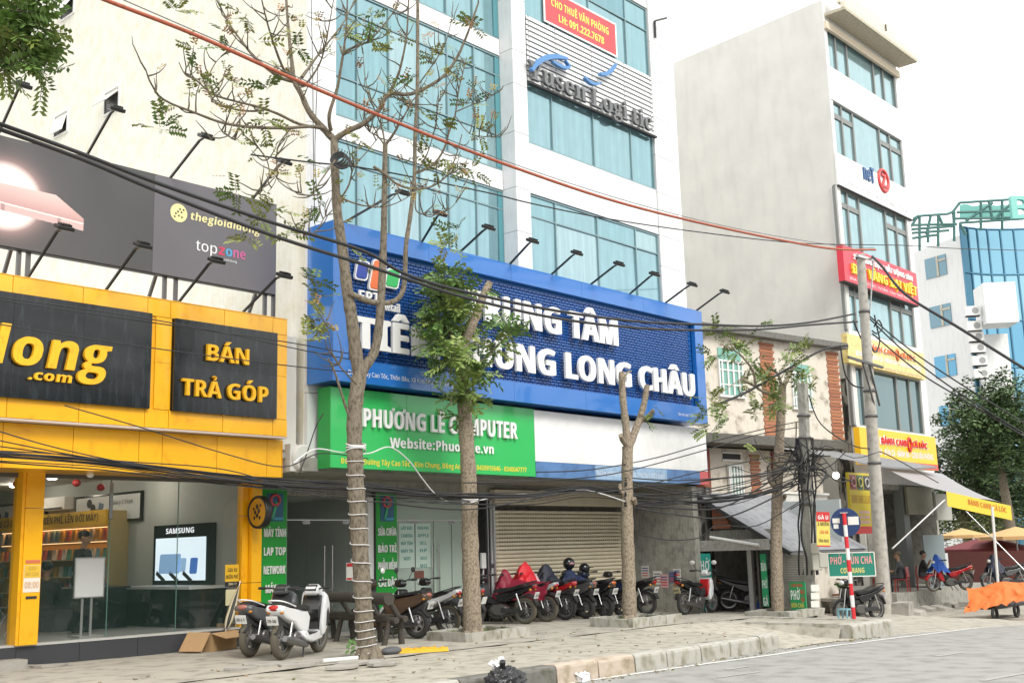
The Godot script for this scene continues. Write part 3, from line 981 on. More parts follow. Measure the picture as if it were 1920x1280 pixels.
func small_signs() -> void:
	var t := thing("computer_shop_sign", "bright green signboard with white raised letters below the blue sign", "sign", V(15.8, 3.1, -16.1))
	bb(t, "board", V(12.96, 3.11, -16.35), V(18.6, 4.575, -16.05), mats.green)
	bb(t, "edge", V(12.945, 3.1, -16.4), V(12.96, 4.58, -16.045), mats.green_side)
	for x in [14.84, 16.72]:
		bb(t, "seam", V(x - 0.003, 3.12, -16.06), V(x + 0.003, 4.57, -16.048), mats.green_side)
	var fv := emb(0.1)
	txt(t, "lettering", "PHƯƠNG LÊ COMPUTER", fv, TB(V(13.69, 3.885, -16.03)), 4.28, 0.345, 0.05, mats.letter_white)
	txt(t, "lettering", "Website:Phuongle.vn", sans_b, TB(V(14.37, 3.535, -16.04)), 2.88, 0.19, 0.02, mats.letter_white)
	txt(t, "address_lettering", "ĐC: Số 5 Đường Tây Cao Tốc - Kim Chung, Đông Anh, HN - 0439915646 - 0340047777", sans_b, TB(V(13.2, 3.19, -16.048)), 5.1, 0.10, 0.0, M(Color(0.75, 0.62, 0.05), 0.5))
	var w := thing("blank_white_sign", "blank white signboard with a faded blue strip beside the green board", "sign", V(22, 3.1, -16.1))
	bb(w, "board", V(18.615, 3.445, -16.3), V(25.5, 4.56, -16.055), M(Color(0.87, 0.87, 0.86), 0.35, 0.0, tx.soft, Vector3.ONE * 0.5))
	bb(w, "strip", V(18.615, 3.1, -16.3), V(25.1, 3.44, -16.05), M(Color(0.10, 0.22, 0.46), 0.4, 0.0, tx.blot, Vector3.ONE * 0.3))
	bb(w, "strip", V(20.7, 3.112, -16.049), V(23.6, 3.43, -16.046), M(Color(0.30, 0.44, 0.62), 0.5, 0.0, tx.blot, Vector3.ONE * 0.6))
	bb(w, "corner_patch", V(25.103, 3.1, -16.3), V(25.5, 3.44, -16.052), M(Color(0.62, 0.12, 0.12), 0.5))
	txt(w, "faded_lettering", "NGÂN HÀNG TMCP CÔNG THƯƠNG VIỆT NAM", sans_b, TB(V(20.75, 3.2, -16.047)), 2.75, 0.11, 0.0, M(Color(0.5, 0.58, 0.68), 0.6))
	txt(w, "faded_lettering", "ĐT: 024 3965 7800", sans, TB(V(24.2, 3.2, -16.049)), 0.75, 0.06, 0.0, M(Color(0.05, 0.07, 0.14), 0.6))

func tower_ground_floor() -> void:
	# soffit, recess walls: part of the tower block, kept as its own base
	var t := thing("shop_recess", "shadowed concrete recess under the signboards holding shop doors and shutter", "building front", V(19, 0, -18))
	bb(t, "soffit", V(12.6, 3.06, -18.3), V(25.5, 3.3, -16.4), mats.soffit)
	var mb := MB.new()
	mb.lathe([Vector2(0.0, -0.15), Vector2(0.22, -0.15), Vector2(0.25, -0.1), Vector2(0.25, 0.1), Vector2(0.22, 0.15), Vector2(0, 0.15)], 20, Transform3D(Basis(V(1, 0, 0), PI / 2), V(12.72, 3.3, -16.62)))
	part(t, "slab_nose", mb, mats.cream2)
	bb(t, "beam", V(12.45, 3.06, -18.3), V(12.6, 3.55, -16.55), mats.cream2)
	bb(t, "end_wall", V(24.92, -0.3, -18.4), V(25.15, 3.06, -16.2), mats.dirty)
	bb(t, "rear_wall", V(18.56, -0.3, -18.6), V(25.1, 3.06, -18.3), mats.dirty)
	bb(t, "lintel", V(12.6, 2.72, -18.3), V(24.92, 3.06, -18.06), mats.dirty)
	bb(t, "pier", V(15.5, 0, -18.3), V(15.66, 2.72, -17.98), mats.frame_white)
	bb(t, "pier", V(12.6, 0, -18.3), V(12.8, 2.72, -18.0), mats.dark)
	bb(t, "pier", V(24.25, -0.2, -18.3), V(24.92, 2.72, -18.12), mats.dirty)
	# glass shop fronts
	var dim := M(Color(0.20, 0.22, 0.20), 0.8)
	for q in [[13.48, 15.48, "dark glass shop front with two tall steel door handles", 0], [16.32, 18.55, "pale glass shop front with posters and paired steel handles", 1]]:
		var s := thing("glass_shop_front", q[2], "shop front", V((q[0] + q[1]) * 0.5, 0, -18.05))
		var a: float = q[0]
		var b: float = q[1]
		# the room behind the glass
		var rd: float = -22.2 if q[3] == 0 else -19.0
		var rw := M(Color(0.50, 0.52, 0.48), 0.7) if q[3] == 0 else M(Color(0.58, 0.64, 0.58), 0.7)
		bb(s, "room_wall", V(a - 0.1, 0.0, rd - 0.1), V(b + 0.1, 2.9, rd), rw)
		bb(s, "room_wall", V(a - 0.12, 0.0, rd), V(a - 0.02, 2.9, -18.12), rw)
		bb(s, "room_wall", V(b + 0.02, 0.0, rd), V(b + 0.12, 2.9, -18.12), rw)
		bb(s, "room_floor", V(a - 0.02, -0.05, rd), V(b + 0.02, 0.01, -18.1), mats.tile)
		bb(s, "room_ceiling", V(a - 0.02, 2.72, rd), V(b + 0.02, 2.8, -18.31), rw)
		bb(s, "top_pane", V(a + 0.03, 2.26, -18.06), V(b - 0.03, 2.7, -18.05), mats.shopglass if q[3] == 0 else mats.filmglass)
		var w := (b - a) / 4.0
		for i in 4:
			bb(s, "door_pane" if i in [1, 2] else "pane", V(a + i * w + 0.012, 0.06, -18.06), V(a + (i + 1) * w - 0.012, 2.24, -18.05), mats.shopglass if q[3] == 0 else mats.filmglass)
		bb(s, "floor_track", V(a, 0.0, -18.1), V(b, 0.055, -18.02), mats.alu)
		for i in [0, 4]:
			bb(s, "frame", V(a + i * w - 0.02, 0.05, -18.09), V(a + i * w + 0.02, 2.72, -18.03), mats.alu)
		bb(s, "frame", V(a, 2.24, -18.09), V(b, 2.262, -18.03), mats.alu)
		for sx in [-0.10, 0.10]:
			var hx: float = a + 2 * w + sx
			var h := MB.new()
			h.tube([V(hx, 0.55, -17.98), V(hx, 1.75, -17.98)], [0.016], 8)
			h.tube([V(hx, 0.7, -18.05), V(hx, 0.7, -17.98)], [0.01], 6)
			h.tube([V(hx, 1.6, -18.05), V(hx, 1.6, -17.98)], [0.01], 6)
			part(s, "handle", h, mats.steel)
		for hx2 in [a + w, a + 3 * w]:
			bb(s, "hinge_patch", V(hx2 - 0.09, 2.17, -18.065), V(hx2 + 0.09, 2.26, -18.045), mats.steel)
		if q[3] == 0:
			var n1 := bb(s, "notice", V(14.98, 1.05, -18.045), V(15.2, 1.4, -18.04), mats.paper)
			bb(n1, "notice_head", V(14.99, 1.32, -18.039), V(15.19, 1.39, -18.037), mats.red)
			bb(n1, "notice_foot", V(14.99, 1.06, -18.039), V(15.19, 1.10, -18.037), mats.red)
		else:
			var tl := M(Color(0.05, 0.25, 0.22), 0.6)
			var words := [["LẮP ĐẶT", "CAMERA", "MÁY TÍNH", "MÁY IN", "WIFI"], ["PHÂN PHỐI", "APPLE", "DELL", "HP", "ASUS", "MSI"]]
			for c in 2:
				bb(s, "poster", V(16.42 + c * 0.48, 1.25, -18.045), V(16.86 + c * 0.48, 2.18, -18.041), M(Color(0.50, 0.62, 0.56), 0.5))
				for k in words[c].size():
					txt(s, "poster_lettering", words[c][k], sans_b, TB(V(16.47 + c * 0.48 + (0.0 if words[c][k].length() > 4 else 0.07), 2.05 - k * 0.16, -18.041)), 0.34 if words[c][k].length() > 4 else 0.2, 0.07, 0.0, tl)
			bb(s, "plaque", V(16.85, 1.02, -18.045), V(17.13, 1.18, -18.04), M(Color(0.16, 0.06, 0.04), 0.5))
	# green banner columns
	for q in [[12.84, 13.42, 0.5, 2.86, ["MÁY TÍNH", "LAP TOP", "NETWORK", "MÁY IN", "CAMERA"], "green column sign with white computer words beside the yellow pillar"], [15.68, 16.26, 0.45, 2.83, ["SỬA CHỮA", "BẢO TRÌ", "PHẦN MỀM", "CÀI ĐẶT", "LINH KIỆN"], "green column sign with white repair words between the glass shop fronts"]]:
		var s := thing("column_sign", q[5], "sign", V((q[0] + q[1]) * 0.5, q[2], -17.95), "green column signs")
		bb(s, "board", V(q[0], q[2], -18.04), V(q[1], q[3], -17.93), M(Color(0.012, 0.30, 0.035), 0.4))
		bb(s, "side", V(q[0] - 0.02, q[2], -18.04), V(q[0], q[3], -17.935), mats.black)
		var cx: float = (q[0] + q[1]) * 0.5
		bb(s, "emblem_board", V(cx - 0.17, 2.22, -17.932), V(cx + 0.2, 2.75, -17.92), M(Color(0.03, 0.12, 0.22), 0.4))
		var lp := MB.new()
		lp.torus(0.1, 0.03, 16, 6, Transform3D(Basis(V(1, 0, 0), PI / 2), V(cx, 2.62, -17.91)))
		part(s, "emblem_loop", lp, M(Color(0.55, 0.08, 0.10), 0.4))
		bx(s, "emblem_stroke", V(cx - 0.02, 2.42, -17.905), V(0.05, 0.34, 0.02), M(Color(0.06, 0.42, 0.20), 0.4), V(0, 0, -0.3))
		bx(s, "emblem_stroke", V(cx + 0.06, 2.27, -17.905), V(0.24, 0.05, 0.02), M(Color(0.05, 0.30, 0.45), 0.4))
		for k in 5:
			var ww: float = 0.5 if q[4][k].length() > 6 else 0.40
			if k == 4 and q[0] < 14.0:
				ww = 0.46
			txt(s, "lettering", q[4][k], sans_b, TB(V(cx - ww * 0.5, 1.93 - k * 0.345, -17.925)), ww, 0.15, 0.02, mats.letter_white)
	# black side panel with switch box, then the roller shutter
	var p := thing("black_side_panel", "black glossy panel with a white cable box left of the shutter", "panel", V(19, 0, -18))
	bb(p, "panel", V(18.62, 0, -18.12), V(19.26, 2.72, -18.03), mats.blackgloss)
	for x in [18.64, 19.12, 19.24]:
		bb(p, "trim", V(x - 0.012, 0, -18.03), V(x + 0.012, 2.72, -17.99), mats.alu if x < 19.2 else mats.white)
	cbx(p, "switch_box", V(18.93, 1.34, -17.99), V(0.16, 0.36, 0.08), 0.02, mats.frame_white)
	bb(p, "conduit", V(18.93, 0.3, -18.02), V(18.955, 1.16, -17.99), mats.frame_white)
	var s2 := thing("roller_shutter", "closed beige metal roller shutter behind the parked motorbikes", "shutter", V(21.7, 0, -18))
	bb(s2, "shutter_box", V(19.28, 2.6, -18.2), V(24.24, 2.95, -17.9), mats.shutter)
	var prof := PackedVector2Array([Vector2(-0.02, -0.046), Vector2(0.0, -0.046), Vector2(0.022, -0.03), Vector2(0.026, 0.0), Vector2(0.022, 0.026), Vector2(0.004, 0.04), Vector2(-0.02, 0.04)])
	var sl := MB.new()
	sl.prism(prof, 2.46, 0.0, Transform3D(Basis(V(0, 0, 1), V(0, 1, 0), V(-1, 0, 0)), Vector3.ZERO), true)
	var slm := sl.commit()
	for i in 28:
		pmesh(s2, "slat", slm, mats.shutter, V(21.76, 0.06 + i * 0.0925 - 0.12, -18.0))
	for x in [19.29, 24.23]:
		bb(s2, "guide_rail", V(x - 0.03, -0.1, -18.06), V(x + 0.03, 2.6, -17.94), mats.alu)
	# vent rows: the upper slats are perforated
	for j in 11:
		var hm := MB.new()
		for i in 54:
			hm.box(V(19.5 + i * 0.085, 1.575 + j * 0.0925, -17.979), V(0.045, 0.016, 0.012))
		part(s2, "vent_row", hm, mats.dark).set_meta("kind", "stuff")
	# leaflets pasted on the end wall
	var kk := 0
	for q in [[1210, 1072, 0.25, 0.32, 0], [1233, 1083, 0.27, 0.34, 1], [1246, 1089, 0.24, 0.34, 2], [1262, 1082, 0.25, 0.3, 3], [1270, 1074, 0.22, 0.2, 4], [1270, 1088, 0.22, 0.2, 4]]:
		var c := atx(q[0], q[1], 24.915)
		var l := thing("wall_leaflet", ["pale leaflet with a pink band, leftmost on the concrete end wall", "white leaflet with blue heading pasted on the concrete end wall", "pink printed leaflet, lowest on the concrete end wall", "dark blue leaflet pasted on the concrete end wall", "small white square leaflet pasted on the mouldy end wall edge", "small white square leaflet pasted on the mouldy end wall edge"][kk], "leaflet", c, "leaflets on the end wall")
		bx(l, "sheet", c, V(0.004, q[3], q[2]), [M(Color(0.6, 0.58, 0.56), 0.8), mats.paper, M(Color(0.62, 0.36, 0.38), 0.8), M(Color(0.16, 0.17, 0.26), 0.8), mats.paper, mats.paper][kk])
		for k in 4:
			bx(l, "print_line", c + V(-0.004, q[3] * (0.3 - k * 0.2), 0), V(0.003, 0.022, q[2] * 0.75), M(Color(0.05, 0.06, 0.2), 0.8) if k < 2 else mats.red)
		kk += 1

func phone_shop() -> void:
	var t := thing("phone_shop", "yellow fronted phone shop with large glass panes and dark plinth", "shop", V(9, 0, -18))
	var Z := -17.75
	bb(t, "floor", V(2, 0.2, -28.2), V(12.6, 0.33, Z - 0.02), mats.tile)
	bb(t, "ceiling", V(2, 3.3, -28.2), V(12.6, 3.4, -16.7), mats.interior_wall)
	bb(t, "side_wall", V(12.42, 0, -28.2), V(12.6, 3.3, Z - 0.1), mats.interior_wall)
	bb(t, "side_wall", V(2, 0, -28.2), V(2.2, 3.3, Z - 0.1), mats.interior_wall)
	bb(t, "rear_wall", V(2.2, 0.33, -28.4), V(12.42, 3.3, -28.2), mats.interior_wall)
	bb(t, "roof", V(2, 3.45, -28.4), V(12.7, 5.55, -16.72), mats.cream2)
	bb(t, "soffit", V(2, 2.96, -17.7), V(12.3, 3.0, -16.62), mats.yellow2)
	bb(t, "door_head", V(2, 2.9, Z - 0.06), V(12.42, 3.3, Z + 0.02), M(Color(0.10, 0.10, 0.09), 0.5))
	# plinth of dark tiles under a pale sill
	var x := 4.05
	while x < 12.6:
		var w := minf(1.02, 12.62 - x)
		bb(t, "plinth_tile", V(x + 0.004, -0.05, Z - 0.04), V(x + w - 0.004, 0.305, Z + 0.14), mats.plinth)
		x += w
	bb(t, "sill", V(4, 0.306, Z - 0.05), V(12.6, 0.335, Z + 0.15), M(Color(0.45, 0.45, 0.43), 0.5))
	bb(t, "step", V(4, -0.02, Z + 0.15), V(8.15, 0.14, Z + 0.5), mats.concrete)
	# glass
	var xs := [4.2, 6.2, 8.15, 8.45, 9.67, 10.95, 12.24]
	for i in 6:
		if i == 2:
			continue
		bb(t, "pane", V(xs[i] + 0.006, 0.345, Z - 0.012), V(xs[i + 1] - 0.006, 2.9, Z), mats.shopglass)
	for q in [9.67, 10.95]:
		bb(t, "pane_joint", V(q - 0.005, 0.345, Z - 0.014), V(q + 0.005, 2.9, Z + 0.002), M(Color(0.10, 0.2, 0.17), 0.2))
	bb(t, "joint_clip", V(9.64, 2.25, Z), V(9.7, 2.85, Z + 0.02), mats.steel)
	# yellow pillars
	bb(t, "pillar", V(8.13, 0.33, Z - 0.1), V(8.42, 2.4, Z + 0.22), mats.yellow)
	bb(t, "pillar", V(8.13, 2.41, Z - 0.1), V(8.42, 2.96, Z + 0.22), mats.yellow2)
	bb(t, "pillar_side", V(8.08, 0.33, Z - 0.1), V(8.127, 2.96, Z + 0.2), mats.yellow2)
	for yy in [[0.3, 1.1], [1.11, 2.3], [2.31, 2.96]]:
		bb(t, "corner_pillar", V(12.24, yy[0], Z - 0.1), V(12.375, yy[1], Z + 0.06), mats.yellow2)
		bb(t, "corner_pillar", V(12.385, yy[0], Z - 0.1), V(12.6, yy[1], Z + 0.16), mats.yellow)
	# stickers
	var sk := bb(t, "hours_plate", V(8.15, 1.12, Z + 0.222), V(8.41, 1.53, Z + 0.228), M(Color(0.75, 0.7, 0.62), 0.5))
	bb(sk, "hours_head", V(8.155, 1.34, Z + 0.229), V(8.405, 1.525, Z + 0.231), M(Color(0.72, 0.46, 0.04), 0.5))
	txt(sk, "lettering", "GIỜ", sans_b, TB(V(8.22, 1.455, Z + 0.23)), 0.12, 0.05, 0.0, M(Color(0.5, 0.3, 0.05), 0.6))
	txt(sk, "lettering", "MỞ CỬA", sans_b, TB(V(8.18, 1.37, Z + 0.23)), 0.2, 0.05, 0.0, M(Color(0.5, 0.3, 0.05), 0.6))
	txt(sk, "lettering", "08:00", sans_b, TB(V(8.17, 1.18, Z + 0.228)), 0.22, 0.1, 0.0, M(Color(0.60, 0.36, 0.2), 0.6))
	bb(t, "red_sticker", V(8.17, 1.56, Z + 0.222), V(8.4, 1.61, Z + 0.226), M(Color(0.6, 0.16, 0.08), 0.5))
	bb(t, "mail_slot", V(8.2, 1.02, Z + 0.222), V(8.37, 1.06, Z + 0.23), mats.dark)
	var pk := bb(t, "parking_notice", V(11.93, 1.14, Z + 0.004), V(12.22, 1.44, Z + 0.01), M(Color(0.75, 0.45, 0.02), 0.5))
	bb(pk, "notice_band", V(11.93, 1.05, Z + 0.004), V(12.22, 1.135, Z + 0.01), mats.black)
	txt(pk, "lettering", "GIỮ XE", sans_b, TB(V(11.98, 1.31, Z + 0.01)), 0.2, 0.065, 0.0, mats.black)
	txt(pk, "lettering", "MIỄN PHÍ", sans_b, TB(V(11.95, 1.19, Z + 0.01)), 0.25, 0.065, 0.0, mats.black)
	txt(pk, "lettering", "24H / 7", sans_b, TB(V(12.0, 1.075, Z + 0.01)), 0.17, 0.045, 0.0, M(Color(0.7, 0.6, 0.4), 0.5))
	bb(t, "paper_notice", V(11.95, 0.72, Z + 0.004), V(12.19, 1.0, Z + 0.008), M(Color(0.62, 0.58, 0.36), 0.7))
	bb(t, "white_sticker", V(12.43, 0.5, Z + 0.163), V(12.55, 0.72, Z + 0.166), mats.paper)
	# dome camera under the fascia
	var dm := MB.new()
	dm.ellipsoid(Transform3D(Basis().scaled(V(0.06, 0.05, 0.06)), V(9.0, 2.93, -17.2)), 12, 8)
	part(t, "dome_camera", dm, mats.frame_white)
	# round projecting sign
	var sx := atz(487, 960, -17.35)
	var r := thing("round_projecting_sign", "round yellow sign with black rim and dots jutting from the shop corner", "sign", sx)
	var rot := Basis(V(0, 0, 1), PI / 2)
	var rim := MB.new()
	rim.lathe([Vector2(0, -0.07), Vector2(0.29, -0.07), Vector2(0.30, -0.05), Vector2(0.30, 0.05), Vector2(0.29, 0.07), Vector2(0.26, 0.07), Vector2(0.25, 0.055), Vector2(0, 0.055)], 32, Transform3D(rot, sx))
	part(r, "rim", rim, mats.black)
	var dsk := MB.new()
	dsk.lathe([Vector2(0, 0.06), Vector2(0.25, 0.06), Vector2(0.25, 0.04)], 32, Transform3D(rot, sx))
	part(r, "disc", dsk, M(Color(0.62, 0.30, 0.01), 0.4))
	for q in [[0.0, 0.1, 0.05], [0.05, 0.02, 0.045], [-0.06, 0.0, 0.04], [-0.1, 0.06, 0.03], [0.0, -0.06, 0.045], [-0.08, -0.1, 0.035], [0.08, -0.1, 0.035], [0.1, 0.12, 0.03]]:
		var dt := MB.new()
		dt.ellipsoid(Transform3D(Basis().scaled(V(0.008, q[2], q[2] * 0.8)), sx + V(-0.065, q[1], q[0])), 8, 6)
		part(r, "dot", dt, mats.black)
	bb(r, "bracket", V(sx.x - 0.04, sx.y - 0.06, -17.66), V(sx.x + 0.04, sx.y + 0.06, -17.6), mats.black)

func seam_x(pxs: Array, py: float, z: float) -> Array:
	var o := []
	for p in pxs:
		o.append(atz(p, py, z).x)
	return o

func phone_shop_signs() -> void:
	var t := thing("yellow_shop_sign", "wide yellow panelled shop sign with two black boards and yellow letters", "sign", V(9, 2.95, -16.5))
	var z := -16.4
	bb(t, "core", V(2, 3.65, -16.75), V(12.23, 5.74, z - 0.03), mats.yellow2)
	var g := 0.005
	var band := func(xs: Array, y0: float, y1: float, zz: float):
		for i in xs.size() - 1:
			bb(t, "panel", V(xs[i] + g, y0 + g, zz - 0.05), V(xs[i + 1] - g, y1 - g, zz), mats.yellow if (i % 3) != 1 else mats.yellow2)
	band.call([2.0, 3.4, 4.75, 6.0] + seam_x([22, 155, 277, 320, 421, 512, 538], 560, z), 5.48, 5.77, z)
	band.call([2.0, 3.4, 4.75, 6.0] + seam_x([10, 146, 270, 315, 417, 511, 538], 790, z), 3.65, 3.95, z)
	for yy in [[3.955, 4.72], [4.725, 5.475]]:
		bb(t, "panel", V(9.62, yy[0], z - 0.05), V(9.905, yy[1], z), mats.yellow)
		bb(t, "panel", V(12.005, yy[0], z - 0.05), V(12.24, yy[1], z), mats.yellow)
	bb(t, "side_panel", V(12.232, 3.63, -16.75), V(12.245, 5.76, z - 0.002), mats.yellow2)
	bb(t, "top_cap", V(2, 5.771, -16.75), V(12.245, 5.785, z + 0.005), mats.yellow2)
	bb(t, "drip_ledge", V(2, 3.615, -16.62), V(12.26, 3.645, z + 0.02), M(Color(0.55, 0.47, 0.42), 0.5))
	band.call([2.0, 3.6, 5.2, 6.2] + seam_x([2, 135, 259, 303, 406, 500, 528], 860, -16.6), 2.94, 3.61, -16.6)
	bb(t, "fascia_end", V(12.31, 2.945, -17.7), V(12.322, 3.6, -16.605), mats.yellow2)
	# black boards
	var bxs := [3.2, 4.6, 5.95] + seam_x([22, 155, 284], 660, z + 0.08)
	for i in bxs.size() - 1:
		for yy in [[3.94, 4.72], [4.722, 5.5]]:
			bb(t, "board_tile", V(bxs[i] + 0.002, yy[0], z - 0.04), V(bxs[i + 1] - 0.002, yy[1], z + 0.07), mats.signblack)
	var b2 := [9.925, 11.0, 11.985]
	for i in 2:
		for yy in [[3.94, 4.72], [4.722, 5.48]]:
			bb(t, "board_tile", V(b2[i] + 0.002, yy[0], z - 0.04), V(b2[i + 1] - 0.002, yy[1], z + 0.07), mats.signblack)
	var fv := emb(0.1)
	txt(t, "lettering", "dong", fv, TB(V(6.66, 4.42, z + 0.08)), 2.05, 0.56, 0.07, mats.yellow_letter, 0.18)
	txt(t, "lettering", ".com", fv, TB(V(7.49, 4.225, z + 0.08)), 0.66, 0.15, 0.05, mats.yellow_letter, 0.12)
	txt(t, "lettering", "BÁN", sans_b, TB(V(10.51, 4.83, z + 0.08)), 0.83, 0.275, 0.06, mats.yellow_letter)
	txt(t, "lettering", "TRẢ GÓP", sans_b, TB(V(10.05, 4.205, z + 0.08)), 1.7, 0.275, 0.06, mats.yellow_letter)
	# billboard on posts
	var b := thing("grey_billboard", "dark grey billboard showing a glowing pink phone above the yellow sign", "billboard", V(9, 5.8, -16.9))
	var zb := -16.85
	bb(b, "frame", V(2.2, 6.31, zb - 0.12), V(12.32, 8.07, zb - 0.012), mats.black)
	bb(b, "print_panel", V(9.775, 6.33, zb - 0.01), V(12.31, 8.06, zb), mats.billboard2)
	# printed picture: a pink phone edge with a glowing ring
	var im := Image.create(640, 288, false, Image.FORMAT_RGB8)
	for iy in 288:
		for ix in 640:
			var wx := 2.2 + 7.575 * (ix + 0.5) / 640.0
			var wy := 8.06 - 1.73 * (iy + 0.5) / 288.0
			var base := Color(0.078, 0.077, 0.08)
			var d := Vector2((wx - 7.25) / 1.0, (wy - 7.12) / 0.95).length()
			var ring := exp(-pow((d - 0.36) / 0.22, 2.0)) * 1.1 + exp(-d * d * 3.2) * 0.5
			var col := base.lerp(Color(0.66, 0.42, 0.40), clampf(ring, 0, 1) * 0.75)
			col = col.lerp(Color(0.95, 0.88, 0.84), clampf(ring * 1.5 - 0.75, 0.0, 1.0))
			# slab of the phone: long body to the left, rounded end at x 8.52
			var top := 7.36 - maxf(0.0, wx - 8.05) * 0.62
			var bot := 6.93 + (8.5 - wx) * 0.055
			if wx < 8.53 and wy > bot - 0.12 and wy < top - 0.05 and Vector2(maxf(0.0, wx - 8.45), 0).length() < 0.08:
				var f := clampf((wy - bot) / 0.5, 0.0, 1.0)
				col = Color(0.50, 0.30, 0.29).lerp(Color(0.82, 0.62, 0.58), f)
				if wy < bot:
					col = Color(0.62, 0.42, 0.41) if fmod(wx, 0.9) > 0.05 else Color(0.4, 0.25, 0.25)
				if absf(wy - bot) < 0.012:
					col = Color(0.85, 0.7, 0.66)
			im.set_pixel(ix, iy, col.linear_to_srgb())
	var pm := M(Color.WHITE, 0.35)
	pm.albedo_texture = ImageTexture.create_from_image(im)
	var q := MB.new()
	q.quad(V(2.2, 6.33, zb), V(9.77, 6.33, zb), V(9.77, 8.06, zb), V(2.2, 8.06, zb))
	part(b, "print_panel", q, pm)
	var yl := M(Color(0.82, 0.74, 0.36), 0.5)
	var ds := MB.new()
	ds.lathe([Vector2(0, 0.004), Vector2(0.165, 0.004), Vector2(0.165, 0)], 28, Transform3D(Basis(V(1, 0, 0), PI / 2), V(10.25, 7.47, zb)))
	part(b, "printed_disc", ds, yl)
	for e in [[0.02, 0.07], [0.05, 0.02], [-0.02, 0.02], [-0.06, -0.02], [0.0, -0.05], [0.06, -0.07], [-0.08, -0.08], [0.09, 0.07]]:
		bx(b, "printed_dot", V(10.25 + e[0], 7.47 + e[1], zb + 0.006), V(0.03, 0.03, 0.003), mats.dark, V(0, 0, 0.7))
	txt(b, "lettering", "thegioididong", fv, TB(V(10.47, 7.40, zb + 0.004)), 1.46, 0.14, 0.0, yl, 0.12)
	txt(b, "lettering", "top", sans, TB(V(10.6, 6.87, zb + 0.004)), 0.43, 0.19, 0.0, mats.letter_white)
	txt(b, "lettering", "z", sans_b, TB(V(11.06, 6.87, zb + 0.004)), 0.13, 0.19, 0.0, M(Color(0.6, 0.05, 0.12), 0.5))
	txt(b, "lettering", "o", sans_b, TB(V(11.21, 6.87, zb + 0.004)), 0.14, 0.19, 0.0, M(Color(0.1, 0.35, 0.6), 0.5))
	txt(b, "lettering", "ne", sans_b, TB(V(11.37, 6.87, zb + 0.004)), 0.26, 0.19, 0.0, M(Color(0.55, 0.12, 0.3), 0.5))
	txt(b, "lettering", "by thegioididong", sans, TB(V(10.95, 6.78, zb + 0.004)), 0.5, 0.04, 0.0, mats.letter_white)
	for px in [[30, 48], [307, 328], [496, 512]]:
		for p in px:
			var f := atz(p, 560, -16.95)
			bx(b, "post", V(f.x, 6.05, -16.95), V(0.06, 0.62, 0.06), mats.mullion)
		var f0 := atz(px[0], 560, -16.95)
		sbar(b, "brace", V(f0.x, 5.78, -17.6), V(f0.x, 6.8, -17.0), 0.05, mats.mullion)
	var k := 0
	var od := ["first", "second", "third", "fourth"]
	for e in [[-4, 232, 32, 170], [160, 290, 206, 213], [318, 330, 373, 264], [473, 358, 521, 311]]:
		var foot := atz(e[0], e[1], zb - 0.05)
		foot.y = 8.07
		floodlight("black floodlight, %s from the left along the billboard top" % od[k], "floodlights over the billboard", foot, atz(e[2], e[3], -16.05), mats.black)
		k += 1
	k = 0
	for e in [[50, 517, 106, 434], [196, 541, 253, 467], [333, 563, 391, 495], [453, 583, 517, 522]]:
		var foot := atz(e[0], e[1], z - 0.1)
		foot.y = 5.78
		floodlight("black floodlight, %s from the left along the yellow sign top" % od[k], "floodlights over the yellow sign", foot, atz(e[2], e[3], -15.7), mats.black)
		k += 1

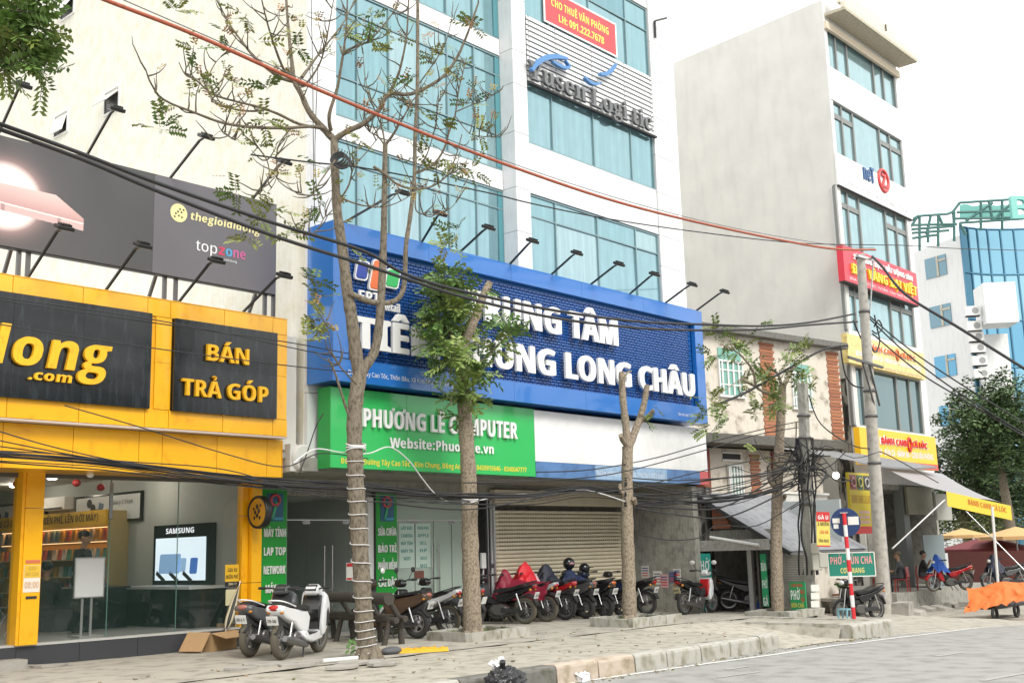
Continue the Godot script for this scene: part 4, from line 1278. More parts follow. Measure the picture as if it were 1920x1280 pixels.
func phone_shop_interior() -> void:
	var W := 12.41
	# everything on the side wall is placed where the photograph shows it on that wall
	var wallrect := func(ax: float, ay: float, bx2: float, by: float) -> Array:
		var a := atx(ax, ay, W)
		var b := atx(bx2, by, W)
		return [a.z, b.y, b.z, a.y]
	var flat := func(parent: Node, called: String, r: Array, th: float, m: Material, lift := 0.0) -> MeshInstance3D:
		return bb(parent, called, V(W - lift - th, r[1], r[0]), V(W - lift, r[3], r[2]), m)
	# facing -x: text runs along +z
	var face := Basis(V(0, 0, 1), V(0, 1, 0), V(-1, 0, 0))
	# lit display
	var d := thing("advert_display", "black framed lit screen showing blue tablets on the grey shop wall", "display", V(W, 0.9, -19))
	var r: Array = wallrect.call(295, 986, 403, 1102)
	flat.call(d, "frame", r, 0.08, mats.blackgloss)
	var h: float = r[3] - r[1]
	var sc := [lerpf(r[0], r[2], 0.05), r[1] + h * 0.12, lerpf(r[0], r[2], 0.9), r[3] - h * 0.21]
	flat.call(d, "screen", sc, 0.01, glow(Color(0.62, 0.74, 0.82), 0.55), 0.082)
	txt(d, "lettering", "SAMSUNG", sans_b, Transform3D(face, V(W - 0.085, r[3] - h * 0.14, lerpf(r[0], r[2], 0.22))), (r[2] - r[0]) * 0.48, h * 0.085, 0.0, glow(Color(0.8, 0.85, 0.9), 0.5))
	var sw: float = sc[2] - sc[0]
	var sh: float = sc[3] - sc[1]
	for e in [[0.08, 0.16, 0.50, 0.62, Color(0.16, 0.28, 0.45)], [0.46, 0.2, 0.62, 0.52, Color(0.22, 0.36, 0.52)], [0.7, 0.15, 0.84, 0.52, Color(0.04, 0.12, 0.36)]]:
		var mb := MB.new()
		var sk := 0.12
		mb.prism(rounded(sc[0] + sw * e[0], sc[1] + sh * e[1], sc[0] + sw * e[2], sc[1] + sh * e[3], 0.04, sk), 0.003, 0.0, Transform3D(face, V(W - 0.096, 0, 0)))
		part(d, "screen_picture", mb, glow(e[4], 0.5))
	for k in 3:
		bx(d, "screen_picture", V(W - 0.097, sc[1] + sh * 0.08, sc[0] + sw * (0.12 + k * 0.27)), V(0.004, sh * 0.1, sw * 0.2), mats.black, V(0.5, 0, 0))
	# menu boards and the cooling unit
	var q := 0
	for e in [[145, 932, 268, 975], [-30, 950, 88, 988]]:
		var rr: Array = wallrect.call(e[0], e[1], e[2], e[3])
		var b := thing("wall_poster", ["large white framed phone poster high on the inner shop wall", "white framed phone poster beside the wall cooling unit"][q], "poster", V(W, rr[1], rr[0]), "framed posters inside the phone shop")
		flat.call(b, "frame", rr, 0.05, mats.blackgloss)
		var inn := [rr[0] + 0.06, rr[1] + 0.05, rr[2] - 0.06, rr[3] - 0.05]
		flat.call(b, "sheet", inn, 0.006, M(Color(0.55, 0.58, 0.58), 0.5), 0.052)
		for k in 3:
			var mb := MB.new()
			mb.ellipsoid(Transform3D(Basis().scaled(V(0.004, 0.1, 0.12)), V(W - 0.06, lerpf(inn[1], inn[3], 0.75 - k * 0.22), lerpf(inn[0], inn[2], 0.22 + k * 0.06))), 10, 6)
			part(b, "printed_shape", mb, mats.dark)
		bx(b, "printed_shape", V(W - 0.06, lerpf(inn[1], inn[3], 0.35), lerpf(inn[0], inn[2], 0.4)), V(0.004, 0.4, 0.2), M(Color(0.05, 0.1, 0.2), 0.4), V(0.2, 0, 0))
		txt(b, "lettering", "Galaxy Z Flip6", sans, Transform3D(face, V(W - 0.06, lerpf(inn[1], inn[3], 0.62), lerpf(inn[0], inn[2], 0.55))), (inn[2] - inn[0]) * 0.35, 0.09, 0.0, mats.dark)
		q += 1
	var ar: Array = wallrect.call(84, 936, 137, 954)
	var ac := thing("cooling_unit", "white wall cooling unit between two posters in the phone shop", "air conditioner", V(W, ar[1], ar[0]))
	flat.call(ac, "casing", ar, 0.22, mats.frame_white)
	flat.call(ac, "outlet", [ar[0] + 0.1, ar[1] + 0.01, ar[2] - 0.1, ar[1] + 0.05], 0.01, mats.dark, 0.222)
	# shelves of phone covers with yellow header
	var s := thing("accessory_shelves", "yellow headed shelves of boxed phone covers along the shop wall", "shelves", V(W, 0.33, -24))
	var z0 := -27.6
	var z1 := atx(238, 1000, W).z
	bb(s, "back_board", V(W - 0.04, 0.4, z0), V(W, 2.55, z1), M(Color(0.42, 0.25, 0.06), 0.7))
	bb(s, "header", V(W - 0.5, 2.3, z0), V(W - 0.42, 2.62, z1), M(Color(0.55, 0.32, 0.02), 0.5))
	txt(s, "header_lettering", "(THU CŨ ĐỔI MỚI: CHO MIỄN PHÍ, LÊN ĐỜI MÁY)", sans_b, Transform3D(face, V(W - 0.505, 2.4, z0 + 0.3)), z1 - z0 - 0.6, 0.15, 0.0, M(Color(0.03, 0.02, 0.01), 0.6))
	bb(s, "end_panel", V(W - 0.45, 0.33, z1), V(W, 2.6, z1 + 0.06), M(Color(0.35, 0.27, 0.12), 0.6))
	var warm := glow(Color(1.0, 0.62, 0.28), 1.2)
	for yy in [2.0, 1.62, 1.25, 0.9, 0.55]:
		bb(s, "shelf", V(W - 0.38, yy - 0.02, z0), V(W - 0.04, yy, z1), M(Color(0.45, 0.35, 0.2), 0.5))
	for yy in [2.27, 1.97]:
		bb(s, "light_strip", V(W - 0.2, yy, z0 + 0.1), V(W - 0.16, yy + 0.012, z1 - 0.1), warm)
		var al := AreaLight3D.new()
		al.name = "shelf_light"
		al.area_size = Vector2(0.1, z1 - z0 - 0.4)
		al.light_color = Color(1.0, 0.72, 0.42)
		al.light_energy = 0.25
		al.shadow_enabled = true
		add_child(al)
		al.position = V(W - 0.18, yy - 0.02, (z0 + z1) * 0.5)
		al.rotation = V(-PI / 2, 0, 0)
	var cols := [Color(0.6, 0.6, 0.58), Color(0.1, 0.1, 0.12), Color(0.55, 0.35, 0.08), Color(0.2, 0.35, 0.45), Color(0.5, 0.12, 0.1), Color(0.35, 0.35, 0.36), Color(0.08, 0.25, 0.2)]
	var cm := []
	for c in cols:
		cm.append(M(c, 0.5))
	var g := 0
	for yy in [2.0, 1.62, 1.25, 0.9, 0.55]:
		var zz := z0 + 0.15
		while zz < z1 - 0.15:
			var hh: float = 0.26 if yy > 1.9 else 0.22
			var bxx := thing("boxed_phone_cover", "small boxed phone cover standing on the shop wall shelves", "box", V(W - 0.2, yy, zz), "boxed phone covers on the shop shelves")
			bx(bxx, "carton", V(W - 0.2, yy + hh * 0.5 + 0.001, zz), V(0.05, hh, 0.13), cm[rng.randi() % cm.size()], V(0, 0, -0.12))
			zz += rng.randf_range(0.2, 0.3)
			g += 1
	# counters
	var ct := thing("display_counter", "dark counter with a pale top below the lit screen", "counter", V(11.8, 0.33, -19.3))
	var ca := atx(258, 1100, 11.9)
	bb(ct, "body", V(11.6, 0.33, ca.z), V(12.38, 1.02, -18.35), mats.blackgloss)
	bb(ct, "top", V(11.55, 1.02, ca.z - 0.04), V(12.39, 1.07, -18.3), M(Color(0.5, 0.52, 0.52), 0.3))
	var c2 := thing("service_counter", "black service counter behind the white notice board", "counter", V(10.6, 0.33, -20.6))
	bb(c2, "body", V(10.0, 0.33, -21.4), V(11.4, 1.05, -20.2), M(Color(0.012, 0.014, 0.018), 0.3))
	bb(c2, "top", V(9.95, 1.05, -21.45), V(11.45, 1.09, -20.15), mats.dark)
	for k in 3:
		var ph := thing("display_phone", "small phone on a tilted stand on the service counter", "phone", V(10.4 + k * 0.35, 1.09, -20.5), "phones on the service counter")
		bx(ph, "screen", V(10.4 + k * 0.35, 1.17, -20.5), V(0.08, 0.15, 0.012), mats.blackgloss, V(-0.4, 0.5, 0))
		bx(ph, "stand", V(10.4 + k * 0.35, 1.1, -20.52), V(0.05, 0.02, 0.08), mats.frame_white)
	# white notice board on two legs, just behind the glass
	var nb := thing("notice_board_stand", "blank white notice board on two steel legs behind the shop glass", "notice board", V(9.6, 0.33, -18.25))
	var za := -18.25
	var ra := rz(140, 1045, 194, 1119, za)
	bb(nb, "board", V(ra[0] + 0.02, ra[1] + 0.02, za - 0.02), V(ra[2] - 0.02, ra[3] - 0.02, za), M(Color(0.78, 0.79, 0.8), 0.4))
	for e in [[ra[0], ra[1], ra[2], ra[1] + 0.02], [ra[0], ra[3] - 0.02, ra[2], ra[3]], [ra[0], ra[1] + 0.02, ra[0] + 0.02, ra[3] - 0.02], [ra[2] - 0.02, ra[1] + 0.02, ra[2], ra[3] - 0.02]]:
		bb(nb, "frame", V(e[0], e[1], za - 0.025), V(e[2], e[3], za + 0.005), mats.alu)
	for fx in [0.32, 0.62]:
		var lx := lerpf(ra[0], ra[2], fx)
		bb(nb, "leg", V(lx - 0.02, 0.36, za - 0.045), V(lx + 0.02, ra[1] + 0.1, za - 0.026), mats.alu)
	bb(nb, "foot", V(ra[0] + 0.05, 0.331, za - 0.25), V(ra[2] - 0.05, 0.36, za + 0.15), mats.alu)
	# office chair silhouette
	var ch := thing("folding_chair", "dark folding chair with steel legs behind the yellow pillar", "chair", V(9.4, 0.33, -20.4))
	for e in [-0.2, 0.2]:
		bar(ch, "leg", V(9.1, 0.33, -20.4 + e), V(9.55, 1.1, -20.4 + e), 0.014, mats.steel)
		bar(ch, "leg", V(9.55, 0.33, -20.4 + e), V(9.15, 0.8, -20.4 + e), 0.014, mats.steel)
	bx(ch, "seat", V(9.3, 0.79, -20.4), V(0.4, 0.03, 0.4), mats.dark)
	bx(ch, "backrest", V(9.52, 1.0, -20.4), V(0.03, 0.22, 0.4), mats.dark)
	# ceiling lights
	var k2 := 0
	for e in [[9.2, -19.2], [10.6, -19.6], [11.6, -20.6], [9.6, -21.6], [11.0, -22.6], [10.0, -24.2], [11.4, -25.2]]:
		var cl := thing("ceiling_downlight", "small round white downlight in the phone shop ceiling", "ceiling light", V(e[0], 3.26, e[1]), "downlights in the phone shop ceiling")
		var mb := MB.new()
		mb.lathe([Vector2(0, -0.02), Vector2(0.09, -0.02), Vector2(0.1, 0.0), Vector2(0.1, 0.04)], 16, TB(V(e[0], 3.26, e[1])))
		part(cl, "lamp_disc", mb, glow(Color(1, 0.97, 0.9), 3.0))
		if k2 % 2 == 0:
			var l := OmniLight3D.new()
			l.name = "downlight_light"
			l.light_energy = 0.45
			l.light_size = 0.1
			l.omni_range = 14.0
			l.omni_attenuation = 2.0
			l.light_color = Color(1, 0.95, 0.86)
			l.shadow_enabled = true
			add_child(l)
			l.position = V(e[0], 3.2, e[1])
		k2 += 1
	# red paper lanterns hung from the ceiling
	for e in [[9.9, -19.4], [10.9, -20.4], [9.1, -20.0]]:
		var ln := thing("paper_lantern", "small red paper decoration hanging from the phone shop ceiling", "decoration", V(e[0], 2.9, e[1]), "red decorations in the phone shop")
		var mb := MB.new()
		mb.ellipsoid(Transform3D(Basis().scaled(V(0.08, 0.07, 0.08)), V(e[0], 2.95, e[1])), 10, 6)
		part(ln, "globe", mb, M(Color(0.35, 0.02, 0.02), 0.6))
		bar(ln, "string", V(e[0], 3.02, e[1]), V(e[0], 3.3, e[1]), 0.004, mats.dark, 4)

func atp(px: float, py: float, p: Vector3, n: Vector3) -> Vector3:
	var d := ray(px, py)
	return cam_o + d * ((p - cam_o).dot(n) / d.dot(n))

func brick_strip(parent: Node, x0: float, x1: float, y0: float, y1: float, z: float) -> void:
	var bh := 0.115
	var n := int((y1 - y0) / bh)
	for j in n:
		var ind := 0.0 if j % 2 == 0 else 0.08
		bb(parent, "brick", V(x0 + ind * 0.5, y0 + j * bh + 0.014, z - 0.02), V(x1 - ind, y0 + (j + 1) * bh - 0.014, z + rng.randf_range(0.025, 0.04)), mats.brick if rng.randf() < 0.6 else mats.brick2)

func shutter_window(parent: Node, x0: float, x1: float, y0: float, y1: float, z: float, head: float) -> void:
	bb(parent, "window_glass", V(x0, y0, z), V(x1, y1, z + 0.012), mats.teal)
	bb(parent, "window_sill", V(x0 - 0.1, y0 - 0.1, z), V(x1 + 0.1, y0 - 0.03, z + 0.1), mats.frame_white)
	for e in [[x0 - 0.06, y0 - 0.03, x0, y1], [x1, y0 - 0.03, x1 + 0.06, y1], [x0 - 0.06, y1, x1 + 0.06, y1 + 0.06]]:
		bb(parent, "window_frame", V(e[0], e[1], z - 0.02), V(e[2], e[3], z + 0.07), mats.frame_white)
	if head > 0.0:
		bb(parent, "window_head", V(x0 - 0.02, y1 + 0.062, z - 0.01), V(x1 + 0.02, y1 + head, z + 0.025), mats.teal)
	for i in 4:
		var x := lerpf(x0, x1, (i + 0.5) / 4.0)
		bb(parent, "window_bar", V(x - 0.035, y0, z + 0.02), V(x + 0.035, y1, z + 0.05), mats.frame_white)
	for y in [lerpf(y0, y1, 0.3), lerpf(y0, y1, 0.75)]:
		bb(parent, "window_bar", V(x0, y - 0.02, z + 0.013), V(x1, y + 0.02, z + 0.04), mats.frame_white)

func old_house() -> void:
	var yaw := -deg_to_rad(10.0)
	var O := atd(1325, 617, 36.0)
	O.y = 0.0
	var B := Basis(Vector3.UP, yaw)
	var n := B.z
	var t := thing("old_house", "weathered two storey house with brick strips and teal windows", "house", O, "", yaw, true)
	var inv := Transform3D(B, O).affine_inverse()
	var L := func(px: float, py: float, back := 0.0) -> Vector3:
		return inv * atp(px, py, O - n * back, n)
	var top: float = L.call(1400, 632).y
	var bot: float = L.call(1400, 815).y
	var right: float = L.call(1578, 740).x
	bb(t, "upper_wall", V(-4, bot, -6.0), V(right, top, 0.0), mats.housewall)
	bb(t, "roof_slab", V(-4.2, top, -6.2), V(right + 0.15, top + 0.2, 0.35), M(Color(0.16, 0.155, 0.14), 0.9, 0.0, tx.blot, Vector3.ONE))
	bb(t, "floor_slab", V(-4, bot - 0.3, -6.0), V(right + 0.02, bot - 0.002, 0.03), M(Color(0.12, 0.115, 0.10), 0.9, 0.0, tx.blot, Vector3.ONE))
	bb(t, "lower_wall", V(-4, -0.6, -5.8), V(right - 0.1, bot - 0.35, -1.0), mats.housewall)
	var a: Vector3 = L.call(1347, 677)
	var b: Vector3 = L.call(1392, 742)
	shutter_window(t, a.x, b.x, b.y, a.y, 0.0, 0.45)
	a = L.call(1484, 700)
	b = L.call(1521, 765)
	shutter_window(t, a.x, b.x, b.y, a.y, 0.0, 0.35)
	a = L.call(1422, 640)
	b = L.call(1460, 812)
	brick_strip(t, a.x, a.x + 0.75, bot + 0.02, top - 0.05, 0.0)
	a = L.call(1552, 668)
	brick_strip(t, a.x - 0.1, right - 0.02, bot + 0.02, top - 0.05, 0.0)
	# lower storey, set back
	a = L.call(1355, 850, 1.0)
	b = L.call(1388, 862, 1.0)
	bb(t, "vent", V(a.x, b.y, -1.0), V(b.x, a.y, -0.97), mats.dark)
	bb(t, "vent_frame", V(a.x - 0.06, b.y - 0.06, -1.0), V(b.x + 0.06, b.y, -0.95), mats.frame_white)
	bb(t, "vent_frame", V(a.x - 0.06, a.y, -1.0), V(b.x + 0.06, a.y + 0.06, -0.95), mats.frame_white)
	a = L.call(1364, 874, 1.0)
	b = L.call(1390, 928, 1.0)
	shutter_window(t, a.x, b.x, b.y, a.y, -0.95, 0.0)
	a = L.call(1404, 845, 1.0)
	b = L.call(1429, 928, 1.0)
	brick_strip(t, a.x, b.x, b.y - 0.6, a.y, -1.0)
	a = L.call(1328, 880, 1.0)
	bb(t, "red_downpipe", V(a.x - 0.1, 0, -0.98), V(a.x, bot - 0.36, -0.9), M(Color(0.25, 0.05, 0.04), 0.6))
	brick_strip(t, a.x - 1.6, a.x - 0.3, 2.6, 3.8, -1.0)
	a = L.call(1448, 900, 1.0)
	bb(t, "red_downpipe", V(a.x, 0, -0.98), V(a.x + 0.1, bot - 0.36, -0.9), M(Color(0.25, 0.05, 0.04), 0.6))
	# low lean-to roofs and a pale yard wall at its right
	var y := thing("yard_wall", "pale rendered yard wall right of the grey shed roof", "wall", atd(1520, 1000, 33.0))
	var p0 := atd(1462, 925, 33.0)
	var p1 := atd(1600, 1120, 33.0)
	bb(y, "wall", V(p0.x, -0.6, p0.z - 0.2), V(p1.x + 1.2, p0.y, p0.z), mats.cream2)
	bb(y, "coping", V(p0.x - 0.05, p0.y, p0.z - 0.25), V(p1.x + 1.25, p0.y + 0.06, p0.z + 0.05), mats.frame_white)
	var pr := thing("porch_roof", "thin dark tin porch roof sagging under the cable tangle", "roof", atd(1540, 870, 34.0))
	var c0 := atd(1450, 838, 34.0)
	var c1 := atd(1610, 850, 37.0)
	var mb := MB.new()
	var dz := V(0.9, -0.55, 2.2)
	for i in 10:
		var u0 := c0.lerp(c1, i / 10.0)
		var u1 := c0.lerp(c1, (i + 1) / 10.0)
		var s0 := V(0, -0.10 * sin(PI * i / 10.0), 0)
		var s1 := V(0, -0.10 * sin(PI * (i + 1) / 10.0), 0)
		mb.quad(u0 + dz + s0, u1 + dz + s1, u1, u0)
		mb.quad(u0 + dz + s0 - V(0, 0.05, 0), u1 + dz + s1 - V(0, 0.05, 0), u1 + dz + s1, u0 + dz + s0)
	part(pr, "tin_sheet", mb, mats.roof_grey)
	for i in 1:
		var f: Vector3 = (c0 + dz).lerp(c1 + dz, 0.3)
		bar(pr, "post", V(f.x, gy(f.x) - 0.1, f.z - 0.1), f + V(0, -0.04, -0.1), 0.035, mats.alu)

func noodle_shed() -> void:
	var X := 25.5
	var A := atx(1325, 925, X)
	var Bp := atx(1484, 1034, X)
	var xr := atz(1622, 1035, Bp.z).x
	var t := thing("noodle_shed", "low noodle stall with sloping grey tin roof and an open doorway", "stall", V(27, gy(27), -14))
	var g := gy(26.0) - 0.05
	# tin roof of corrugated strips
	var m := MB.new()
	var n := 46
	for i in n:
		var x0 := lerpf(X - 0.25, xr, float(i) / n)
		var x1 := lerpf(X - 0.25, xr, float(i + 1) / n)
		var xm := (x0 + x1) * 0.5
		var da := V(0, A.y + 0.02, A.z - 0.2)
		var db := V(0, Bp.y, Bp.z + 0.1)
		m.quad(db + V(x0, 0, 0), db + V(xm, 0.025, 0), da + V(xm, 0.025, 0), da + V(x0, 0, 0))
		m.quad(db + V(xm, 0.025, 0), db + V(x1, 0, 0), da + V(x1, 0, 0), da + V(xm, 0.025, 0))
		m.quad(db + V(x0, -0.03, 0), db + V(x1, -0.03, 0), da + V(x1, -0.03, 0), da + V(x0, -0.03, 0))
	part(t, "tin_roof", m, M(Color(0.27, 0.275, 0.29), 0.45, 0.2, tx.blot, Vector3.ONE * 0.5))
	sbar(t, "verge_board", V(X - 0.24, A.y - 0.04, A.z - 0.2), V(X - 0.24, Bp.y - 0.04, Bp.z + 0.1), 0.09, mats.dark)
	sbar(t, "eave_bar", V(X - 0.2, Bp.y - 0.06, Bp.z), V(xr, Bp.y - 0.06, Bp.z), 0.05, mats.alu)
	# side with the doorway, facing the shops
	var at_ := func(px: float, py: float) -> Vector3: return atx(px, py, X)
	var face := Basis(V(0, 0, 1), V(0, 1, 0), V(-1, 0, 0))
	var lt: Vector3 = at_.call(1302, 1014)
	var lb: Vector3 = at_.call(1452, 1030)
	bb(t, "lintel", V(X - 0.3, lb.y, lt.z), V(X + 0.05, lt.y, lb.z + 0.05), M(Color(0.42, 0.41, 0.38), 0.8, 0.0, tx.blot, Vector3.ONE))
	bb(t, "gable_backing", V(X + 0.2, lt.y, lt.z), V(X + 0.3, lt.y + 0.25, lb.z), mats.dirty)
	var brk: Vector3 = at_.call(1330, 945)
	var bre: Vector3 = at_.call(1366, 990)
	for j in 6:
		var yb := lerpf(bre.y, brk.y, j / 6.0)
		bb(t, "brick", V(X + 0.1, yb, brk.z), V(X + 0.19, yb + 0.09, bre.z - 0.05 * j), mats.brick2)
	# room behind the doorway
	var d0: Vector3 = at_.call(1336, 1036)
	var d1: Vector3 = at_.call(1408, 1140)
	bb(t, "room_floor", V(X, g - 0.1, lt.z), V(X + 5, g + 0.02, Bp.z - 0.3), mats.concrete)
	bb(t, "room_rear_wall", V(X + 3.2, g, lt.z), V(X + 3.3, A.y - 0.2, Bp.z - 0.2), M(Color(0.42, 0.46, 0.46), 0.8))
	bb(t, "room_side_wall", V(X, g, lt.z - 0.12), V(X + 3.3, A.y - 0.15, lt.z), mats.dirty)
	bb(t, "front_wall", V(X, g, Bp.z - 0.25), V(xr - 0.6, Bp.y - 0.05, Bp.z - 0.15), mats.housewall)
	bb(t, "door_post", V(X - 0.03, g, d1.z), V(X + 0.1, lb.y, d1.z + 0.12), mats.alu)
	bb(t, "side_board", V(X, g, d1.z + 0.3), V(X + 0.1, lb.y, (at_.call(1424, 1080) as Vector3).z - 0.05), M(Color(0.09, 0.08, 0.07), 0.8))
	# grey slatted shutter right of the doorway
	var s0: Vector3 = at_.call(1462, 1040)
	var s1: Vector3 = at_.call(1513, 1092)
	var ns := 12
	for i in ns:
		var yy := lerpf(s1.y, s0.y, float(i) / ns)
		bx(t, "shutter_slat", V(X - 0.02, yy + 0.03, (s0.z + s1.z) * 0.5), V(0.02, (s0.y - s1.y) / ns - 0.006, s1.z - s0.z), M(Color(0.33, 0.32, 0.29), 0.6), V(0, 0, 0.25))
	bb(t, "shutter_base", V(X - 0.01, g, s0.z), V(X + 0.06, s1.y, s1.z), mats.dirty)
	# tube lamp under the lintel
	var f0: Vector3 = atx(1332, 1007, X - 0.4)
	var f1: Vector3 = atx(1424, 1022, X - 0.4)
	bar(t, "tube_lamp", f0, f1, 0.04, mats.frame_white)
	# banners
	var bq := 0
	for q in [[1303, 1038, 1338, 1145, "PHỞ", Color(0.02, 0.33, 0.27), "hanging teal banner with white noodle lettering at the stall doorway"], [1425, 1038, 1443, 1137, "BÚN", Color(0.02, 0.30, 0.12), "narrow green banner with white lettering right of the stall doorway"]]:
		var a: Vector3 = atx(q[0], q[1], X - 0.35 if bq == 0 else X - 0.08)
		var b: Vector3 = atx(q[2], q[3], X - 0.35 if bq == 0 else X - 0.08)
		var s := thing("stall_banner", q[6], "banner", V(a.x, b.y, a.z), "banners at the noodle stall")
		var w := b.z - a.z
		bb(s, "cloth", V(a.x, maxf(b.y, g), a.z), V(a.x + 0.012, a.y, b.z), M(q[5], 0.6))
		var words: Array = ["PHỞ", "GÀ", "BÒ"] if bq == 0 else ["BÚN", "PHỞ", "GÀ", "BÒ"]
		for k in words.size():
			txt(s, "lettering", words[k], sans_b, Transform3D(face, V(a.x - 0.001, a.y - 0.42 - k * (0.55 if bq == 0 else 0.42), a.z + w * 0.1)), w * 0.8, 0.24 if bq == 0 else 0.2, 0.0, mats.letter_white)
		bq += 1
	var og := thing("orange_notice", "small orange notice board beside the narrow green banner", "notice", atx(1450, 1055, X - 0.05))
	var oa := atx(1445, 1046, X - 0.06)
	var ob := atx(1453, 1066, X - 0.06)
	bb(og, "board", V(oa.x, ob.y, oa.z), V(oa.x + 0.02, oa.y, ob.z), M(Color(0.6, 0.2, 0.06), 0.6))
	bb(og, "white_card", V(oa.x, ob.y - 0.45, oa.z), V(oa.x + 0.02, ob.y - 0.1, ob.z), mats.paper)
	# standing sign before the shutter
	var st := thing("standing_sign", "green standing noodle sign leaning before the grey slatted shutter", "sign", atx(1496, 1145, X - 0.6))
	var sa := atx(1480, 1091, X - 0.6)
	var sb := atx(1513, 1143, X - 0.6)
	bb(st, "board", V(sa.x, sb.y, sa.z), V(sa.x + 0.04, sa.y, sb.z), M(Color(0.02, 0.28, 0.10), 0.5))
	var sw := sb.z - sa.z
	txt(st, "lettering", "PHỞ", sans_b, Transform3D(face, V(sa.x - 0.001, lerpf(sb.y, sa.y, 0.36), sa.z + sw * 0.06)), sw * 0.56, 0.22, 0.0, mats.letter_white)
	txt(st, "lettering", "BÚN CHẢ", sans_b, Transform3D(face, V(sa.x - 0.001, lerpf(sb.y, sa.y, 0.08), sa.z + sw * 0.06)), sw * 0.8, 0.1, 0.0, M(Color(0.7, 0.6, 0.1), 0.5))
	for k in 2:
		txt(st, "lettering", "BÒ" if k == 0 else "GÀ", sans_b, Transform3D(face, V(sa.x - 0.001, lerpf(sb.y, sa.y, 0.56 - k * 0.26), sa.z + sw * 0.7)), sw * 0.24, 0.1, 0.0, mats.red)
	txt(st, "lettering", "CƠM RANG", sans_b, Transform3D(face, V(sa.x - 0.001, lerpf(sb.y, sa.y, 0.82), sa.z + sw * 0.1)), sw * 0.75, 0.08, 0.0, mats.red)
	for e in [sa.z + 0.04, sb.z - 0.04]:
		bar(st, "leg", V(sa.x + 0.02, g - 0.05, e), V(sa.x + 0.02, sb.y, e), 0.015, mats.alu)
	# mouldy wall end between the shops and the stall
	var mw := thing("mouldy_wall_end", "black stained wall end between the concrete recess and the noodle stall", "wall", V(25.3, 0, -16))
	bb(mw, "wall", V(25.16, -0.3, -16.25), V(25.9, 3.05, lt.z - 0.125), mats.blackmould)
	bb(mw, "brick_top", V(25.2, 3.051, -16.2), V(25.8, 3.3, lt.z - 0.2), mats.brick2)
	# fan and basin inside the doorway
	var fn := thing("standing_fan", "dark standing fan inside the noodle stall doorway", "fan", V(X + 1.2, g, d1.z - 0.3))
	var fz := d1.z - 0.35
	var fm := MB.new()
	fm.torus(0.22, 0.012, 20, 6, Transform3D(Basis(V(0, 0, 1), PI / 2), V(X + 1.2, g + 0.95, fz)))
	for i in 8:
		var an := TAU * i / 8
		fm.tube([V(X + 1.2, g + 0.95, fz), V(X + 1.2, g + 0.95 + 0.22 * cos(an), fz + 0.22 * sin(an))], [0.006], 4)
	part(fn, "cage", fm, mats.dark)
	for i in 3:
		bx(fn, "blade", V(X + 1.22, g + 0.95 + 0.1 * cos(i * 2.1), fz + 0.1 * sin(i * 2.1)), V(0.01, 0.16, 0.1), mats.dark, V(i * 2.1, 0.3, 0))
	bar(fn, "pole", V(X + 1.26, g, fz), V(X + 1.26, g + 0.95, fz), 0.02, mats.dark)
	var bp := MB.new()
	bp.lathe([Vector2(0.0, 0.0), Vector2(0.2, 0.0), Vector2(0.2, 0.03), Vector2(0, 0.04)], 16, TB(V(X + 1.26, g + 0.02, fz)))
	part(fn, "base", bp, mats.dark)
	var bk := thing("blue_bucket", "small blue bucket on the noodle stall floor", "bucket", V(X + 0.5, g, d1.z - 0.1))
	var bm := MB.new()
	bm.lathe([Vector2(0, 0), Vector2(0.13, 0), Vector2(0.17, 0.26), Vector2(0.18, 0.27), Vector2(0.165, 0.26), Vector2(0.125, 0.02), Vector2(0, 0.02)], 18, TB(V(X + 0.5, g + 0.02, d1.z - 0.1)))
	part(bk, "shell", bm, M(Color(0.03, 0.12, 0.45), 0.4))
	bar(bk, "handle", V(X + 0.36, g + 0.3, d1.z - 0.1), V(X + 0.64, g + 0.3, d1.z - 0.1), 0.005, mats.steel, 5)

